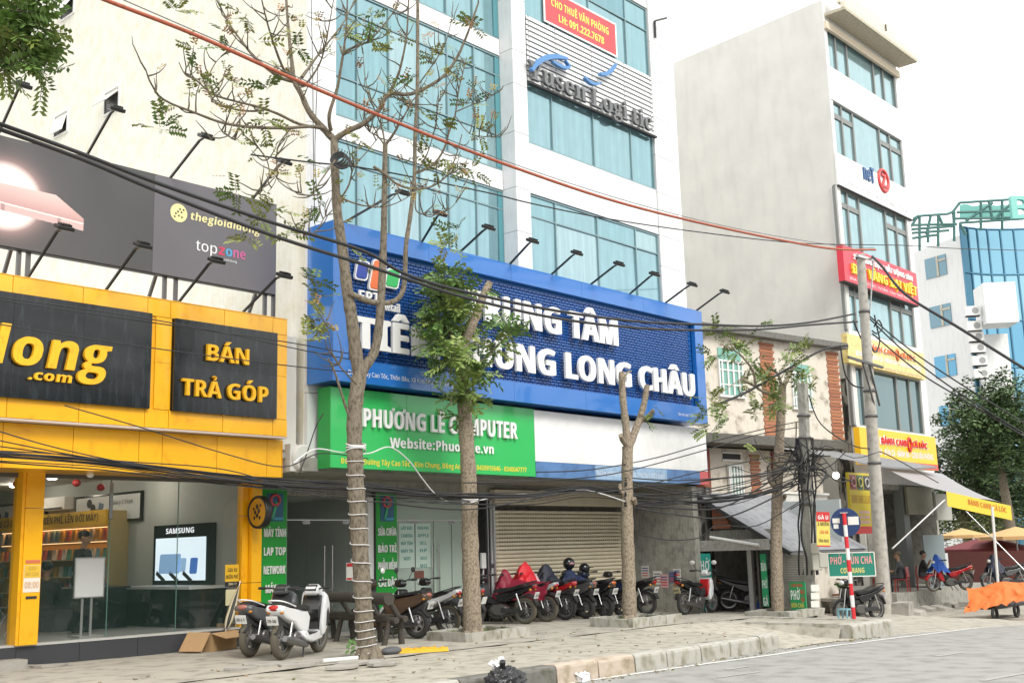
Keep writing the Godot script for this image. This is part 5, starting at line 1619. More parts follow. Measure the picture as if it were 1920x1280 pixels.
func right_tower() -> void:
	var z := -17.9
	var t := thing("corner_tower", "narrow six storey building with blank grey side wall and banded windows", "building", V(42, -0.3, -18))
	var X0 := atz(1579, 457, z).x
	var X1 := 45.25
	var zb := -25.2
	# blank side wall with the roof line rising to the front
	var yf := atx(1545, -2, X0).y
	var yb := atx(1262, 118, X0).y
	zb = atx(1262, 118, X0).z
	var w := MB.new()
	w.prism(PackedVector2Array([Vector2(zb, -1), Vector2(z - 0.02, -1), Vector2(z - 0.02, yf), Vector2(zb, yb)]), 0.15, 0.0, Transform3D(Basis(V(0, 0, 1), V(0, 1, 0), V(-1, 0, 0)), V(X0 + 0.15, 0, 0)))
	part(t, "side_wall", w, mats.cream2)
	bb(t, "core", V(X0 + 0.3, 3.6, zb), V(X1, yb - 0.5, z - 0.25), mats.cream2)
	# mould streak down the lower front corner of the side wall
	var m0 := atx(1583, 700, X0)
	bb(t, "mould_streak", V(X0 - 0.006, 0.0, m0.z - 0.55), V(X0 - 0.002, 7.4, m0.z + 0.1), mats.blackmould)
	# storeys: list of y of window bottoms and tops from the photograph
	var rows := [[1552, 52, 1683, 204, [1552, 1571, 1592, 1641, 1659, 1680], 0], [1561, 186, 1696, 352, [1562, 1584, 1605, 1655, 1674, 1695], 1], [1573, 349, 1716, 520, [1574, 1596, 1618, 1668, 1688, 1707], 1], [1586, 520, 1727, 655, [1588, 1608, 1632, 1677, 1697, 1719], 1], [1600, 685, 1738, 815, [1601, 1624, 1644, 1690, 1715, 1735], 2]]
	var ys := []
	for r in rows:
		var q := rz(r[0], r[1], r[2], r[3], z)
		ys.append([q[1], q[3]])
	var fw: Material = mats.white
	var prev := yf
	for i in rows.size():
		var y1: float = ys[i][1]
		bb(t, "front_band", V(X0 + 0.002, y1, z - 0.25), V(X1, prev, z + 0.004), fw)
		prev = ys[i][0]
	bb(t, "front_band", V(X0 + 0.002, 3.6, z - 0.25), V(X1, prev, z + 0.004), fw)
	var g1 := detail(M(Color(0.30, 0.46, 0.49), 0.06, 0.55, tx.soft, Vector3.ONE * 0.3), tx.curtain, V(0.8, 0.05, 0.8))
	var g2 := M(Color(0.10, 0.17, 0.18), 0.04, 0.6)
	var fr := M(Color(0.22, 0.23, 0.22), 0.5, 0.3)
	for i in rows.size():
		var r: Array = rows[i]
		var y0: float = ys[i][0]
		var y1: float = ys[i][1]
		var xs := []
		for p in r[4]:
			xs.append(atz(p, (r[1] + r[3]) * 0.5 + (p - 1630) * 0.5, z).x)
		bb(t, "jamb", V(X0 + 0.002, y0, z - 0.25), V(xs[0], y1, z + 0.003), fw)
		bb(t, "jamb", V(xs[5], y0, z - 0.25), V(X1, y1, z - 0.001), fw)
		for k in 5:
			bb(t, "pane", V(xs[k] + 0.02, y0 + 0.04, z - 0.14), V(xs[k + 1] - 0.02, y1 - 0.04, z - 0.12), g2 if r[5] == 2 else g1)
		for k in 6:
			bb(t, "mullion", V(xs[k] - 0.06, y0, z - 0.16), V(xs[k] + 0.06, y1, z - 0.06), fr)
		for y in [y0, y1]:
			bb(t, "rail", V(xs[0], y - 0.05, z - 0.15), V(xs[5], y + 0.05, z - 0.05), fr)
		if r[5] == 1:
			for k in [[0, 2], [3, 5]]:
				var yt := lerpf(y0, y1, 0.74)
				bb(t, "rail", V(xs[k[0]], yt - 0.1, z - 0.155), V(xs[k[1]], yt + 0.1, z - 0.07), fr)
	# balcony slab with stained parapet on top
	var s0 := atz(1547, 31, z)
	var zf := z + 0.85
	bb(t, "top_slab", V(X0 + 0.1, s0.y, z), V(X1 + 0.25, s0.y + 0.12, zf), M(Color(0.52, 0.48, 0.38), 0.9, 0.0, tx.blot, Vector3.ONE))
	bb(t, "parapet", V(X0 + 0.1, s0.y + 0.121, zf - 0.15), V(X1 + 0.25, s0.y + 0.35, zf), detail(M(Color(0.72, 0.66, 0.54), 0.9), tx.streak, V(1.5, 0.15, 1.5)))
	bb(t, "parapet", V(X0 + 0.1, s0.y + 0.35, zf - 0.3), V(X1 - 1.5, s0.y + 0.95, zf - 0.15), detail(M(Color(0.74, 0.68, 0.56), 0.9), tx.streak, V(1.5, 0.15, 1.5)))
	bb(t, "moulding", V(X0, s0.y - 0.55, z + 0.001), V(X1 + 0.05, s0.y - 0.25, z + 0.12), M(Color(0.66, 0.58, 0.45), 0.9))
	var an := atz(1668, 70, zf)
	bar(t, "antenna", V(an.x, s0.y + 0.5, zf - 0.1), V(an.x, an.y + 0.6, zf - 0.1), 0.03, mats.dark, 5)
	# signs on the front
	var nt := thing("white_office_sign", "white board with navy letters and a red ringed emblem on the tower", "sign", atz(1640, 390, z))
	var q := rz(1566, 305, 1712, 402, z)
	bb(nt, "board", V(X0 - 0.02, ys[2][1] + 0.02, z + 0.002), V(X1 + 0.05, ys[1][0] - 0.05, z + 0.08), M(Color(0.8, 0.8, 0.8), 0.4))
	bb(nt, "lower_edge", V(X0 - 0.03, ys[2][1] - 0.03, z + 0.001), V(X1 + 0.05, ys[2][1] + 0.018, z + 0.1), mats.dark)
	var bl := atz(1621, 351, z + 0.09)
	var br := atz(1641, 364, z + 0.09)
	var navy := M(Color(0.03, 0.10, 0.25), 0.4)
	var fv := emb(0.1)
	var by: float = ys[2][1] + 0.75
	txt(nt, "lettering", "neT", fv, TB(V(bl.x, by, z + 0.08)), br.x - bl.x, 0.62, 0.06, navy)
	var ec := V((atz(1645, 350, z).x + atz(1662, 350, z).x) * 0.5, by + 0.35, z + 0.1)
	var rr := (atz(1662, 350, z).x - atz(1645, 350, z).x) * 0.5
	var ring := MB.new()
	ring.torus(rr, 0.07, 28, 6, Transform3D(Basis(V(1, 0, 0), PI / 2), ec))
	part(nt, "emblem_ring", ring, M(Color(0.6, 0.06, 0.06), 0.4))
	txt(nt, "emblem_letter", "Z", fv, TB(ec + V(-0.2, -0.28, 0)), 0.42, 0.55, 0.05, M(Color(0.62, 0.06, 0.06), 0.4))
	txt(nt, "small_lettering", "HỆ THỐNG ĐÀO TẠO TIN HỌC - NGOẠI NGỮ - MẠNG VIỄN THÔNG", sans, TB(V(X0 + 0.4, ys[2][1] + 0.2, z + 0.081)), X1 - X0 - 0.8, 0.16, 0.0, M(G(0.3), 0.6))
	var rs := thing("red_estate_sign", "red signboard with yellow and white lettering behind the utility pole top", "sign", atz(1650, 570, -17.6))
	var r0 := rz(1580, 458, 1724, 573, -17.6)
	bb(rs, "board", V(r0[0], r0[1], -17.85), V(r0[2], r0[3], -17.6), M(Color(0.66, 0.04, 0.07), 0.4))
	bb(rs, "lower_edge", V(r0[0], r0[1] - 0.05, -17.85), V(r0[2], r0[1] - 0.002, -17.62), mats.dark)
	var rw: float = r0[2] - r0[0]
	var rh: float = r0[3] - r0[1]
	txt(rs, "lettering", "SÀN GIAO DỊCH BẤT ĐỘNG SẢN", fv, TB(V(r0[0] + rw * 0.12, r0[1] + rh * 0.69, -17.6)), rw * 0.8, rh * 0.15, 0.05, mats.letter_white)
	txt(rs, "lettering", "ĐẤT VÀNG ĐẠI VIỆT", fv, TB(V(r0[0] + rw * 0.08, r0[1] + rh * 0.26, -17.6)), rw * 0.88, rh * 0.28, 0.08, M(Color(0.85, 0.66, 0.04), 0.4))
	txt(rs, "small_lettering", "MUA BÁN - KÝ GỬI - TƯ VẤN - CHO THUÊ NHÀ ĐẤT", sans_b, TB(V(r0[0] + rw * 0.06, r0[1] + rh * 0.08, -17.6)), rw * 0.88, rh * 0.07, 0.0, M(Color(0.85, 0.6, 0.6), 0.5))
	var nm := ["faded yellow noodle signboard below the middle windows of the tower", "bright yellow noodle signboard with red letters above the grey awning"]
	var qi := 0
	for e in [[1588, 624, 1737, 712, -17.65], [1611, 800, 1760, 882, -17.2]]:
		var s := thing("noodle_signboard", nm[qi], "sign", atz(e[2], e[3], e[4]), "yellow noodle signboards")
		var k := rz(e[0], e[1], e[2], e[3], e[4])
		var wd: float = k[2] - k[0]
		var hd: float = k[3] - k[1]
		var fade := qi == 0
		bb(s, "board", V(k[0], k[1], e[4] - 0.22), V(k[2], k[3], e[4]), M(Color(0.78, 0.62, 0.24), 0.5, 0.0, tx.blot, Vector3.ONE * 0.5) if fade else M(Color(0.85, 0.48, 0.01), 0.4))
		if not fade:
			bb(s, "red_strip", V(k[0], k[1], e[4]), V(k[2], k[1] + hd * 0.17, e[4] + 0.012), M(Color(0.68, 0.05, 0.02), 0.4))
		var rd := M(Color(0.66, 0.16, 0.05) if fade else Color(0.6, 0.02, 0.02), 0.5)
		var wb := txt(s, "letter_edge", "BÁNH CANH   CÁ LÓC", fv, TB(V(k[0] + wd * 0.235, k[1] + hd * 0.60, e[4] - 0.008)), wd * 0.64, hd * 0.205, 0.03, mats.letter_white)
		wb.name = "letter_edge"
		txt(s, "lettering", "BÁNH CANH   CÁ LÓC", fv, TB(V(k[0] + wd * 0.25, k[1] + hd * 0.615, e[4] + 0.02)), wd * 0.61, hd * 0.175, 0.03, rd)
		var fish := MB.new()
		fish.torus(hd * 0.14, hd * 0.035, 18, 6, Transform3D(Basis(V(1, 0, 0), PI / 2) * Basis().scaled(V(0.8, 1, 1.3)), V(k[0] + wd * 0.615, k[1] + hd * 0.68, e[4] + 0.03)))
		part(s, "fish_emblem", fish, rd)
		txt(s, "lettering", "BÚN RIÊU - BÚN CÁ - BÁNH ĐA - CƠM VĂN PHÒNG", fv, TB(V(k[0] + wd * 0.09, k[1] + hd * 0.3, e[4] + 0.002)), wd * 0.85, hd * 0.17, 0.0, M(Color(0.72, 0.68, 0.8), 0.5))
		txt(s, "small_lettering", "ĐC: Số 9 Đường Tây Cao Tốc - Kim Chung - Đông Anh   ĐT: 0972 335 886", sans_b, TB(V(k[0] + wd * 0.08, k[1] + hd * 0.045, e[4] + 0.013)), wd * 0.86, hd * 0.07, 0.0, M(Color(0.85, 0.6, 0.2), 0.5) if not fade else M(Color(0.55, 0.4, 0.3), 0.5))
		qi += 1

func restaurant() -> void:
	var F := aty(1682, 1113, -0.2)
	var pf := thing("dining_platform", "raised concrete platform with stained front edge before the restaurant", "platform", V(F.x + 6, -0.9, F.z - 2))
	var mb := MB.new()
	mb.rough_box(V(F.x + 13, -0.62, F.z - 3.0), V(26, 0.84, 6.0), 0.01, rng)
	part(pf, "slab", mb, mats.dirty)
	for i in 9:
		var st := MB.new()
		st.rough_box(V(F.x - 0.8 + i * 0.62, ry(F.x) + 0.06, F.z + 0.5 + rng.randf_range(-0.25, 0.3)), V(rng.randf_range(0.3, 0.7), 0.2, rng.randf_range(0.3, 0.5)), 0.07, rng)
		part(pf, "rubble_stone", st, mats.concrete)
	# ground storey of the tower behind the platform
	var t := thing("restaurant_front", "dark open restaurant front under the yellow signboard", "restaurant", V(41, -0.2, -18))
	bb(t, "rear_wall", V(38.85, -0.2, -24.8), V(45.2, 3.4, -24.6), mats.dirty)
	bb(t, "side_wall", V(45.0, -0.2, -24.6), V(45.2, 3.4, -17.9), mats.dirty)
	bb(t, "ceiling", V(38.85, 3.4, -24.8), V(45.2, 3.595, -17.95), mats.dirty)
	bb(t, "left_pier", V(38.6, -0.3, -18.2), V(39.0, 3.6, -17.85), mats.dirty)
	var p0 := atz(1690, 930, -17.9)
	bb(t, "pier", V(p0.x, -0.3, -18.2), V(p0.x + 0.5, 3.6, -17.85), M(Color(0.25, 0.27, 0.26), 0.7))
	var b0 := rz(1700, 912, 1752, 965, -17.7)
	bb(t, "rolled_screen", V(b0[0], b0[1], -17.8), V(b0[2], b0[3], -17.7), M(Color(0.30, 0.29, 0.22), 0.7, 0.0, tx.streak, V(2, 0.3, 2)))
	b0 = rz(1754, 925, 1787, 975, -17.0)
	bb(t, "hanging_screen", V(b0[0], b0[1], -17.04), V(b0[2], b0[3], -17.0), M(Color(0.38, 0.38, 0.34), 0.7))
	b0 = rz(1731, 1003, 1775, 1062, -17.0)
	bb(t, "grey_door", V(b0[0], -0.2, -17.05), V(b0[2], b0[3], -17.0), M(Color(0.20, 0.25, 0.26), 0.6))
	# yellow menu boards at the side, facing the street further left
	var mz := -14.2
	var m0 := rz(1591, 885, 1640, 1000, -16.6)
	var mn := thing("yellow_menu_board", "tall yellow menu board with dish pictures left of the utility pole", "sign", V(m0[0], m0[1], -16.6))
	bb(mn, "board", V(m0[0], m0[1], -16.7), V(m0[2], m0[3], -16.6), M(Color(0.50, 0.40, 0.02), 0.5))
	var mw: float = m0[2] - m0[0]
	var mh: float = m0[3] - m0[1]
	bb(mn, "red_strip", V(m0[0], m0[1], -16.599), V(m0[2], m0[1] + mh * 0.12, -16.59), M(Color(0.45, 0.03, 0.03), 0.5))
	for k in 3:
		var dm := MB.new()
		var cc := V(m0[0] + mw * (0.18 + k * 0.32), m0[1] + mh * 0.84, -16.595)
		bx(mn, "dish_picture", cc, V(mw * 0.28, mh * 0.24, 0.01), M([Color(0.25, 0.05, 0.05), Color(0.04, 0.10, 0.06), Color(0.05, 0.05, 0.05)][k], 0.4))
		dm.torus(mh * 0.07, 0.03, 14, 5, Transform3D(Basis(V(1, 0, 0), PI / 2), cc + V(0, 0, 0.02)))
		part(mn, "dish_picture", dm, M([Color(0.5, 0.3, 0.3), Color(0.45, 0.4, 0.15), Color(0.4, 0.4, 0.38)][k], 0.4))
	txt(mn, "lettering", "BÁNH CANH CÁ LÓC", serif_b, TB(V(m0[0] + mw * 0.06, m0[1] + mh * 0.5, -16.6)), mw * 0.88, mh * 0.13, 0.0, M(Color(0.30, 0.10, 0.02), 0.5))
	for k in 3:
		bx(mn, "print_line", V(m0[0] + mw * 0.6, m0[1] + mh * (0.35 - k * 0.08), -16.598), V(mw * 0.5, mh * 0.05, 0.006), M(Color(0.48, 0.33, 0.28), 0.6))
	var lb := thing("globe_lamp", "white glowing globe lamp under the porch roof by the menu board", "lamp", atd(1568, 891, 35.0))
	var lm := MB.new()
	lm.ellipsoid(Transform3D(Basis().scaled(V(0.11, 0.11, 0.11)), atd(1568, 891, 35.0)), 14, 10)
	part(lb, "lamp_globe", lm, glow(Color(1, 1, 0.96), 2.0))
	bar(lb, "cord", atd(1568, 886, 35.0), atd(1567, 866, 35.0), 0.008, mats.dark, 5)
	var ol := OmniLight3D.new()
	ol.name = "globe_light"
	ol.light_energy = 0.25
	ol.light_size = 0.1
	ol.omni_range = 8.0
	ol.omni_attenuation = 2.0
	ol.shadow_enabled = true
	add_child(ol)
	ol.position = atd(1568, 891, 35.0)
	# grey awning with yellow valance
	var aw := thing("grey_awning", "sloping grey cloth awning with a yellow lettered valance", "awning", atd(1780, 930, 37.0))
	var vl := atd(1775, 921, 36.5)
	var vr := atd(1896, 948, 37.0)
	var kl := atd(1652, 872, 42.0)
	var kr := atd(1768, 888, 46.0)
	var am := MB.new()
	for i in 8:
		for j in 8:
			var P := func(u: float, v: float) -> Vector3:
				return kl.lerp(kr, u).lerp(vl.lerp(vr, u), v) + V(0, -0.12 * sin(PI * v) - 0.05 * sin(PI * u * 2.0) * v, 0)
			am.quad(P.call(i / 8.0, (j + 1) / 8.0), P.call((i + 1) / 8.0, (j + 1) / 8.0), P.call((i + 1) / 8.0, j / 8.0), P.call(i / 8.0, j / 8.0))
	part(aw, "cloth", am, M(Color(0.33, 0.33, 0.345), 0.7, 0.0, tx.soft, Vector3.ONE))
	var e1 := (vr - vl).normalized()
	var nn := e1.cross(Vector3.UP).normalized()
	if nn.dot(cam_o - vl) < 0:
		nn = -nn
	var vm := MB.new()
	var hv := V(0, -0.47, 0)
	vm.quad(vl + hv, vr + hv, vr, vl)
	vm.quad(vl - nn * 0.01, vr - nn * 0.01, vr - nn * 0.01 + hv, vl - nn * 0.01 + hv)
	part(aw, "valance", vm, M(Color(0.80, 0.55, 0.06), 0.6))
	var fb := Basis(e1, Vector3.UP, e1.cross(Vector3.UP))
	txt(aw, "valance_lettering", "BÁNH CANH CÁ LÓC", serif_b, Transform3D(fb, vl + e1 * vl.distance_to(vr) * 0.32 + V(0, -0.26, 0) + nn * 0.012), vl.distance_to(vr) * 0.6, 0.16, 0.0, M(Color(0.5, 0.12, 0.03), 0.5))
	bar(aw, "post", V(atd(1862, 1000, 36.0).x, -0.2, atd(1862, 1000, 36.0).z), atd(1861, 950, 36.0), 0.045, mats.frame_white)
	bar(aw, "brace", atd(1674, 1028, 33.5), atd(1772, 937, 36.4), 0.03, mats.steel)
	bar(aw, "brace", atd(1812, 958, 36.6), atd(1935, 1082, 35.0), 0.02, mats.steel)
	# market umbrellas and fence behind
	var ui := 0
	for u in [[1848, 1028, 1005, 48.0, 2.0, Color(0.16, 0.03, 0.035), "dark red market umbrella right of the restaurant"], [1805, 1003, 990, 50.0, 1.1, Color(0.55, 0.36, 0.16), "tan market umbrella left of the dark red one"], [1905, 1005, 987, 46.0, 1.5, Color(0.55, 0.34, 0.15), "tan market umbrella at the right edge"]]:
		var s := thing("market_umbrella", u[6], "umbrella", V(atd(u[0], u[1], u[3]).x, -0.8, atd(u[0], u[1], u[3]).z), "market umbrellas")
		var base := atd(u[0], u[1], u[3])
		var tp := atd(u[0], u[2], u[3])
		var um := MB.new()
		for k in 8:
			var a0 := TAU * k / 8
			var a1 := TAU * (k + 1) / 8
			var q0: Vector3 = base + V(cos(a0), 0, sin(a0)) * u[4]
			var q1: Vector3 = base + V(cos(a1), 0, sin(a1)) * u[4]
			um.quad(q0, q1, tp, tp + V(0.001, 0, 0))
			um.quad(q0 + V(0, -0.14, 0), q1 + V(0, -0.14, 0), q1, q0)
		part(s, "canopy", um, M(u[5], 0.8))
		bar(s, "pole", V(base.x, -0.9, base.z), tp, 0.03, mats.alu, 6)
		ui += 1
	var fc := thing("maroon_fence", "maroon corrugated sheet fence behind the parked motorbikes", "fence", atd(1830, 1090, 47.0))
	var fa := atd(1775, 1035, 46.0)
	var fe := atd(1925, 1032, 44.0)
	for i in 30:
		var a := fa.lerp(fe, i / 30.0)
		var b := fa.lerp(fe, (i + 1) / 30.0)
		var off := V(0, 0, 0.05 if i % 2 == 0 else 0.0)
		var pm := MB.new()
		pm.quad(V(a.x, -0.8, a.z) + off, V(b.x, -0.8, b.z) + off, b + off, a + off)
		pm.quad(V(b.x, -0.8, b.z) + off, V(b.x, -0.8, b.z) + V(0, 0, 0.05) - off, b + V(0, 0, 0.05) - off, b + off)
		part(fc, "sheet_rib", pm, M(Color(0.14, 0.045, 0.04), 0.6))
	# orange tarpaulin over a low cart
	var tp2 := thing("orange_tarpaulin", "bright orange tarpaulin spread over a low cart by the road", "tarpaulin", aty(1860, 1140, -0.75))
	var c := [atd(1812, 1102, 34.0), atd(1935, 1086, 33.0), atd(1960, 1098, 31.0), atd(1806, 1150, 32.6)]
	var tm := MB.new()
	var nz := FastNoiseLite.new()
	nz.frequency = 1.3
	var P2 := func(u: float, v: float) -> Vector3:
		var top: Vector3 = c[0].lerp(c[1], u)
		var bot: Vector3 = (c[3] as Vector3).lerp(atd(1945, 1122, 31.6), u)
		var p := top.lerp(bot, v)
		p += V(0.3, 0, 0.5).normalized() * (0.08 * sin(PI * v) + 0.10 * nz.get_noise_2d(u * 6.0, v * 2.0)) + V(0, 0.16 * nz.get_noise_2d(u * 7.0 + 7.0, v * 2.0) * v - 0.05 * sin(u * 9.0) * (1.0 - v), 0)
		return p
	sheet(tm, P2, 24, 10)
	for i in 16:
		var a: Vector3 = P2.call(i / 16.0, 0.0)
		var b: Vector3 = P2.call((i + 1) / 16.0, 0.0)
		tm.quad(a, b, b + V(0.5, -0.05, -0.2), a + V(0.5, -0.05, -0.2))
	part(tp2, "sheet", tm, M(Color(0.72, 0.17, 0.035), 0.7))
	var cb := atd(1880, 1128, 32.6)
	bx(tp2, "cart_deck", V(cb.x + 1.3, -0.45, cb.z - 0.5), V(3.2, 0.08, 0.8), mats.dark)
	for e in [-0.9, 0.9]:
		var wm := MB.new()
		wm.torus(0.17, 0.05, 18, 8, Transform3D(Basis(V(1, 0, 0), PI / 2), V(cb.x + 0.5 + e, ry(cb.x) + 0.22, cb.z - 0.1)))
		part(tp2, "cart_wheel", wm, mats.rubber)
	# red plastic chairs
	var ci := 0
	for q in [[1652, 1108, "red plastic chair nearest the utility pole at the restaurant", 0.3], [1694, 1110, "red plastic chair under the man facing away", 0.2], [1733, 1106, "red plastic chair under the person facing the road", 3.6]]:
		var p := aty(q[0], q[1], -0.2)
		var s := thing("plastic_chair", q[2], "chair", p, "red plastic chairs at the restaurant", q[3], true)
		var rd := M(Color(0.30, 0.03, 0.03), 0.35)
		bx(s, "seat", V(0, 0.43, 0), V(0.42, 0.03, 0.42), rd)
		bx(s, "backrest", V(0, 0.68, 0.2), V(0.4, 0.34, 0.025), rd, V(-0.12, 0, 0))
		for e in [[-0.18, -0.18], [0.18, -0.18], [-0.18, 0.18], [0.18, 0.18]]:
			sbar(s, "leg", V(e[0] * 1.15, 0, e[1] * 1.15), V(e[0], 0.43, e[1]), 0.035, rd)
		for e in [-0.18, 0.18]:
			sbar(s, "back_post", V(e, 0.43, 0.19), V(e, 0.7, 0.21), 0.03, rd)
		ci += 1

func heading(a: float) -> Vector3:
	var th := -0.84122287 - deg_to_rad(a)
	return V(-sin(th), 0, -cos(th))

func far_building() -> void:
	var C := atd(1817, 600, 72.0)
	C.y = 0.0
	var t := thing("glass_hotel", "distant white building with a curved blue glass front and rooftop letter", "building", C)
	var d1 := heading(-29.7)
	var n1 := Vector3.UP.cross(d1).normalized()
	if n1.dot(cam_o - C) < 0:
		n1 = -n1
	var W := func(px: float, py: float) -> Vector3: return atp(px, py, C, n1)
	var topc: float = (W.call(1816, 436) as Vector3).y
	var topl: float = (W.call(1712, 475) as Vector3).y
	var wl := 18.0
	var white := detail(M(Color(0.72, 0.73, 0.73), 0.6), tx.wstreak, V(0.4, 0.05, 0.4))
	var mb := MB.new()
	var E := C + d1 * wl
	mb.quad(E + V(0, -1, 0), C + V(0, -1, 0), C + V(0, topc, 0), E + V(0, topc - 1.0, 0))
	var back := -n1 * 0.4
	mb.quad(E + V(0, topc - 1.0, 0), C + V(0, topc, 0), C + V(0, topc, 0) + back, E + V(0, topc - 1.0, 0) + back)
	part(t, "white_wall", mb, white)
	# windows in the white wall
	var gl := M(Color(0.16, 0.27, 0.33), 0.06, 0.4)
	var glb := M(Color(0.12, 0.33, 0.5), 0.06, 0.4)
	var k := 0
	for q in [[1735, 487, 1778, 525], [1743, 577, 1787, 617], [1753, 670, 1796, 710], [1762, 762, 1800, 800]]:
		var a: Vector3 = W.call(q[0], q[1])
		var b: Vector3 = W.call(q[2], q[3] - 8)
		var cc := (a + b) * 0.5
		var wd := Vector2(a.x - b.x, a.z - b.z).length()
		var ht := (W.call(q[0], q[3]) as Vector3).y
		var hh := a.y - ht
		cc.y = (a.y + ht) * 0.5
		var bs := Basis(-d1, Vector3.UP, n1)
		var wn := MB.new()
		wn.box(cc + n1 * 0.02, V(wd, hh, 0.08), bs)
		var o := part(t, "window", wn, gl if k < 2 else glb)
		var fm := MB.new()
		fm.box(cc + n1 * 0.06 - d1 * wd * 0.1, V(0.14, hh, 0.1), bs)
		fm.box(cc + n1 * 0.06 - d1 * wd * 0.3 + V(0, hh * 0.25, 0), V(wd * 0.4, 0.12, 0.1), bs)
		part(o, "window_frame", fm, M(Color(0.5, 0.46, 0.38), 0.6))
		k += 1
	# curved glass front in facets
	var p := C
	var gm := M(Color(0.20, 0.40, 0.52), 0.05, 0.6)
	var gd := M(Color(0.05, 0.16, 0.24), 0.05, 0.6)
	var ga := M(Color(0.26, 0.47, 0.57), 0.05, 0.6)
	var gb := M(Color(0.14, 0.34, 0.48), 0.05, 0.6)
	var mm := M(Color(0.08, 0.22, 0.33), 0.4, 0.3)
	var H := topc + 0.6
	var fac := [[60, 0.8], [66, 0.8], [74, 0.8], [82, 0.9], [88, 0.9], [93, 1.0], [96, 1.1], [99, 1.2], [101, 2.0]]
	for i in fac.size():
		var d := heading(fac[i][0])
		var e: Vector3 = p + d * fac[i][1]
		var nn := d.cross(Vector3.UP).normalized()
		if nn.dot(cam_o - p) < 0:
			nn = -nn
		for j in 7:
			var y0 := H * j / 7.0
			var y1 := H * (j + 1) / 7.0
			var pm := MB.new()
			pm.quad(p + V(0, y0, 0), e + V(0, y0, 0), e + V(0, y1, 0), p + V(0, y1, 0))
			part(t, "glass_pane", pm, gd if (i == 0 and j > 2) else [gm, ga, gb][(i * 3 + j * 5) % 3])
			bar(t, "transom", p + V(0, y1, 0) + nn * 0.03, e + V(0, y1, 0) + nn * 0.03, 0.06, mm, 5)
		bar(t, "glass_mullion", p + nn * 0.03, p + V(0, H, 0) + nn * 0.03, 0.06, mm, 5)
		p = e
	# white projecting bays
	var c1 := atd(1868, 573, 69.5)
	var bs2 := Basis(Vector3.UP, -0.84 - 0.1)
	var by := MB.new()
	by.box(c1, V(1.9, 2.5, 2.0), bs2)
	part(t, "projecting_bay", by, white)
	var by2 := MB.new()
	by2.box(atd(1862, 690, 71.2) + V(0, -0.2, 0), V(1.6, 4.4, 2.0), bs2)
	part(t, "projecting_bay", by2, white)
	# steel roof frame and netting
	var gs := M(Color(0.06, 0.16, 0.15), 0.6)
	for q in [[1708, 413, 1722, 405], [1722, 405, 1778, 401], [1708, 422, 1795, 420], [1708, 430, 1790, 424], [1708, 437, 1780, 432], [1708, 447, 1760, 440], [1722, 405, 1708, 425], [1746, 404, 1738, 440], [1741, 425, 1741, 455], [1800, 380, 1895, 374], [1800, 380, 1788, 396], [1788, 396, 1790, 428], [1795, 398, 1895, 395], [1792, 410, 1895, 408], [1800, 418, 1920, 410], [1855, 376, 1862, 415], [1862, 380, 1812, 414], [1862, 414, 1895, 383], [1778, 401, 1790, 396], [1760, 402, 1768, 420], [1800, 418, 1812, 440], [1725, 405, 1725, 470], [1760, 402, 1760, 462], [1790, 396, 1790, 452], [1840, 377, 1840, 432], [1880, 375, 1880, 432]]:
		bar(t, "roof_beam", atd(q[0], q[1], 71.5), atd(q[2], q[3], 71.5), 0.09, gs, 5)
	var net := MB.new()
	var nt := FastNoiseLite.new()
	nt.frequency = 0.9
	for i in 14:
		for j in 4:
			var Pn := func(u: float, v: float) -> Vector3: return atd(1800 + u * 110, 384 + v * 24 + nt.get_noise_2d(u * 12, v * 3) * 6, 72.5)
			net.quad(Pn.call(i / 14.0, (j + 1) / 4.0), Pn.call((i + 1) / 14.0, (j + 1) / 4.0), Pn.call((i + 1) / 14.0, j / 4.0), Pn.call(i / 14.0, j / 4.0))
	part(t, "roof_netting", net, M(Color(0.20, 0.50, 0.45), 0.8))
	var fl := atd(1896, 412, 70.0)
	txt(t, "roof_letter", "B", sans_b, Transform3D(Basis(Vector3.UP, -0.84), fl), 1.25, 1.45, 0.3, M(Color(0.20, 0.50, 0.46), 0.5))
	# outdoor units of the air conditioning
	var ui := 0
	var names := ["topmost", "second from the top", "third from the top", "fourth from the top", "fifth from the top", "lowest"]
	for y in [583, 611, 631, 652, 676, 700]:
		var c2 := atd(1824 + ui * 3.4, y, 69.3)
		var u := thing("outdoor_unit", "white air conditioner unit, %s in the column on the distant wall" % names[ui], "air conditioner", c2, "air conditioner units on the distant wall", -0.95, true)
		bx(u, "casing", Vector3.ZERO, V(0.85, 0.58, 0.35), mats.frame_white)
		var fm := MB.new()
		fm.lathe([Vector2(0, 0.012), Vector2(0.19, 0.012), Vector2(0.2, 0.0)], 18, Transform3D(Basis(V(1, 0, 0), PI / 2), V(0.12, 0, 0.178)))
		part(u, "fan_guard", fm, M(G(0.3), 0.6))
		bx(u, "bracket", V(0, -0.32, -0.05), V(0.8, 0.05, 0.4), mats.dark)
		ui += 1

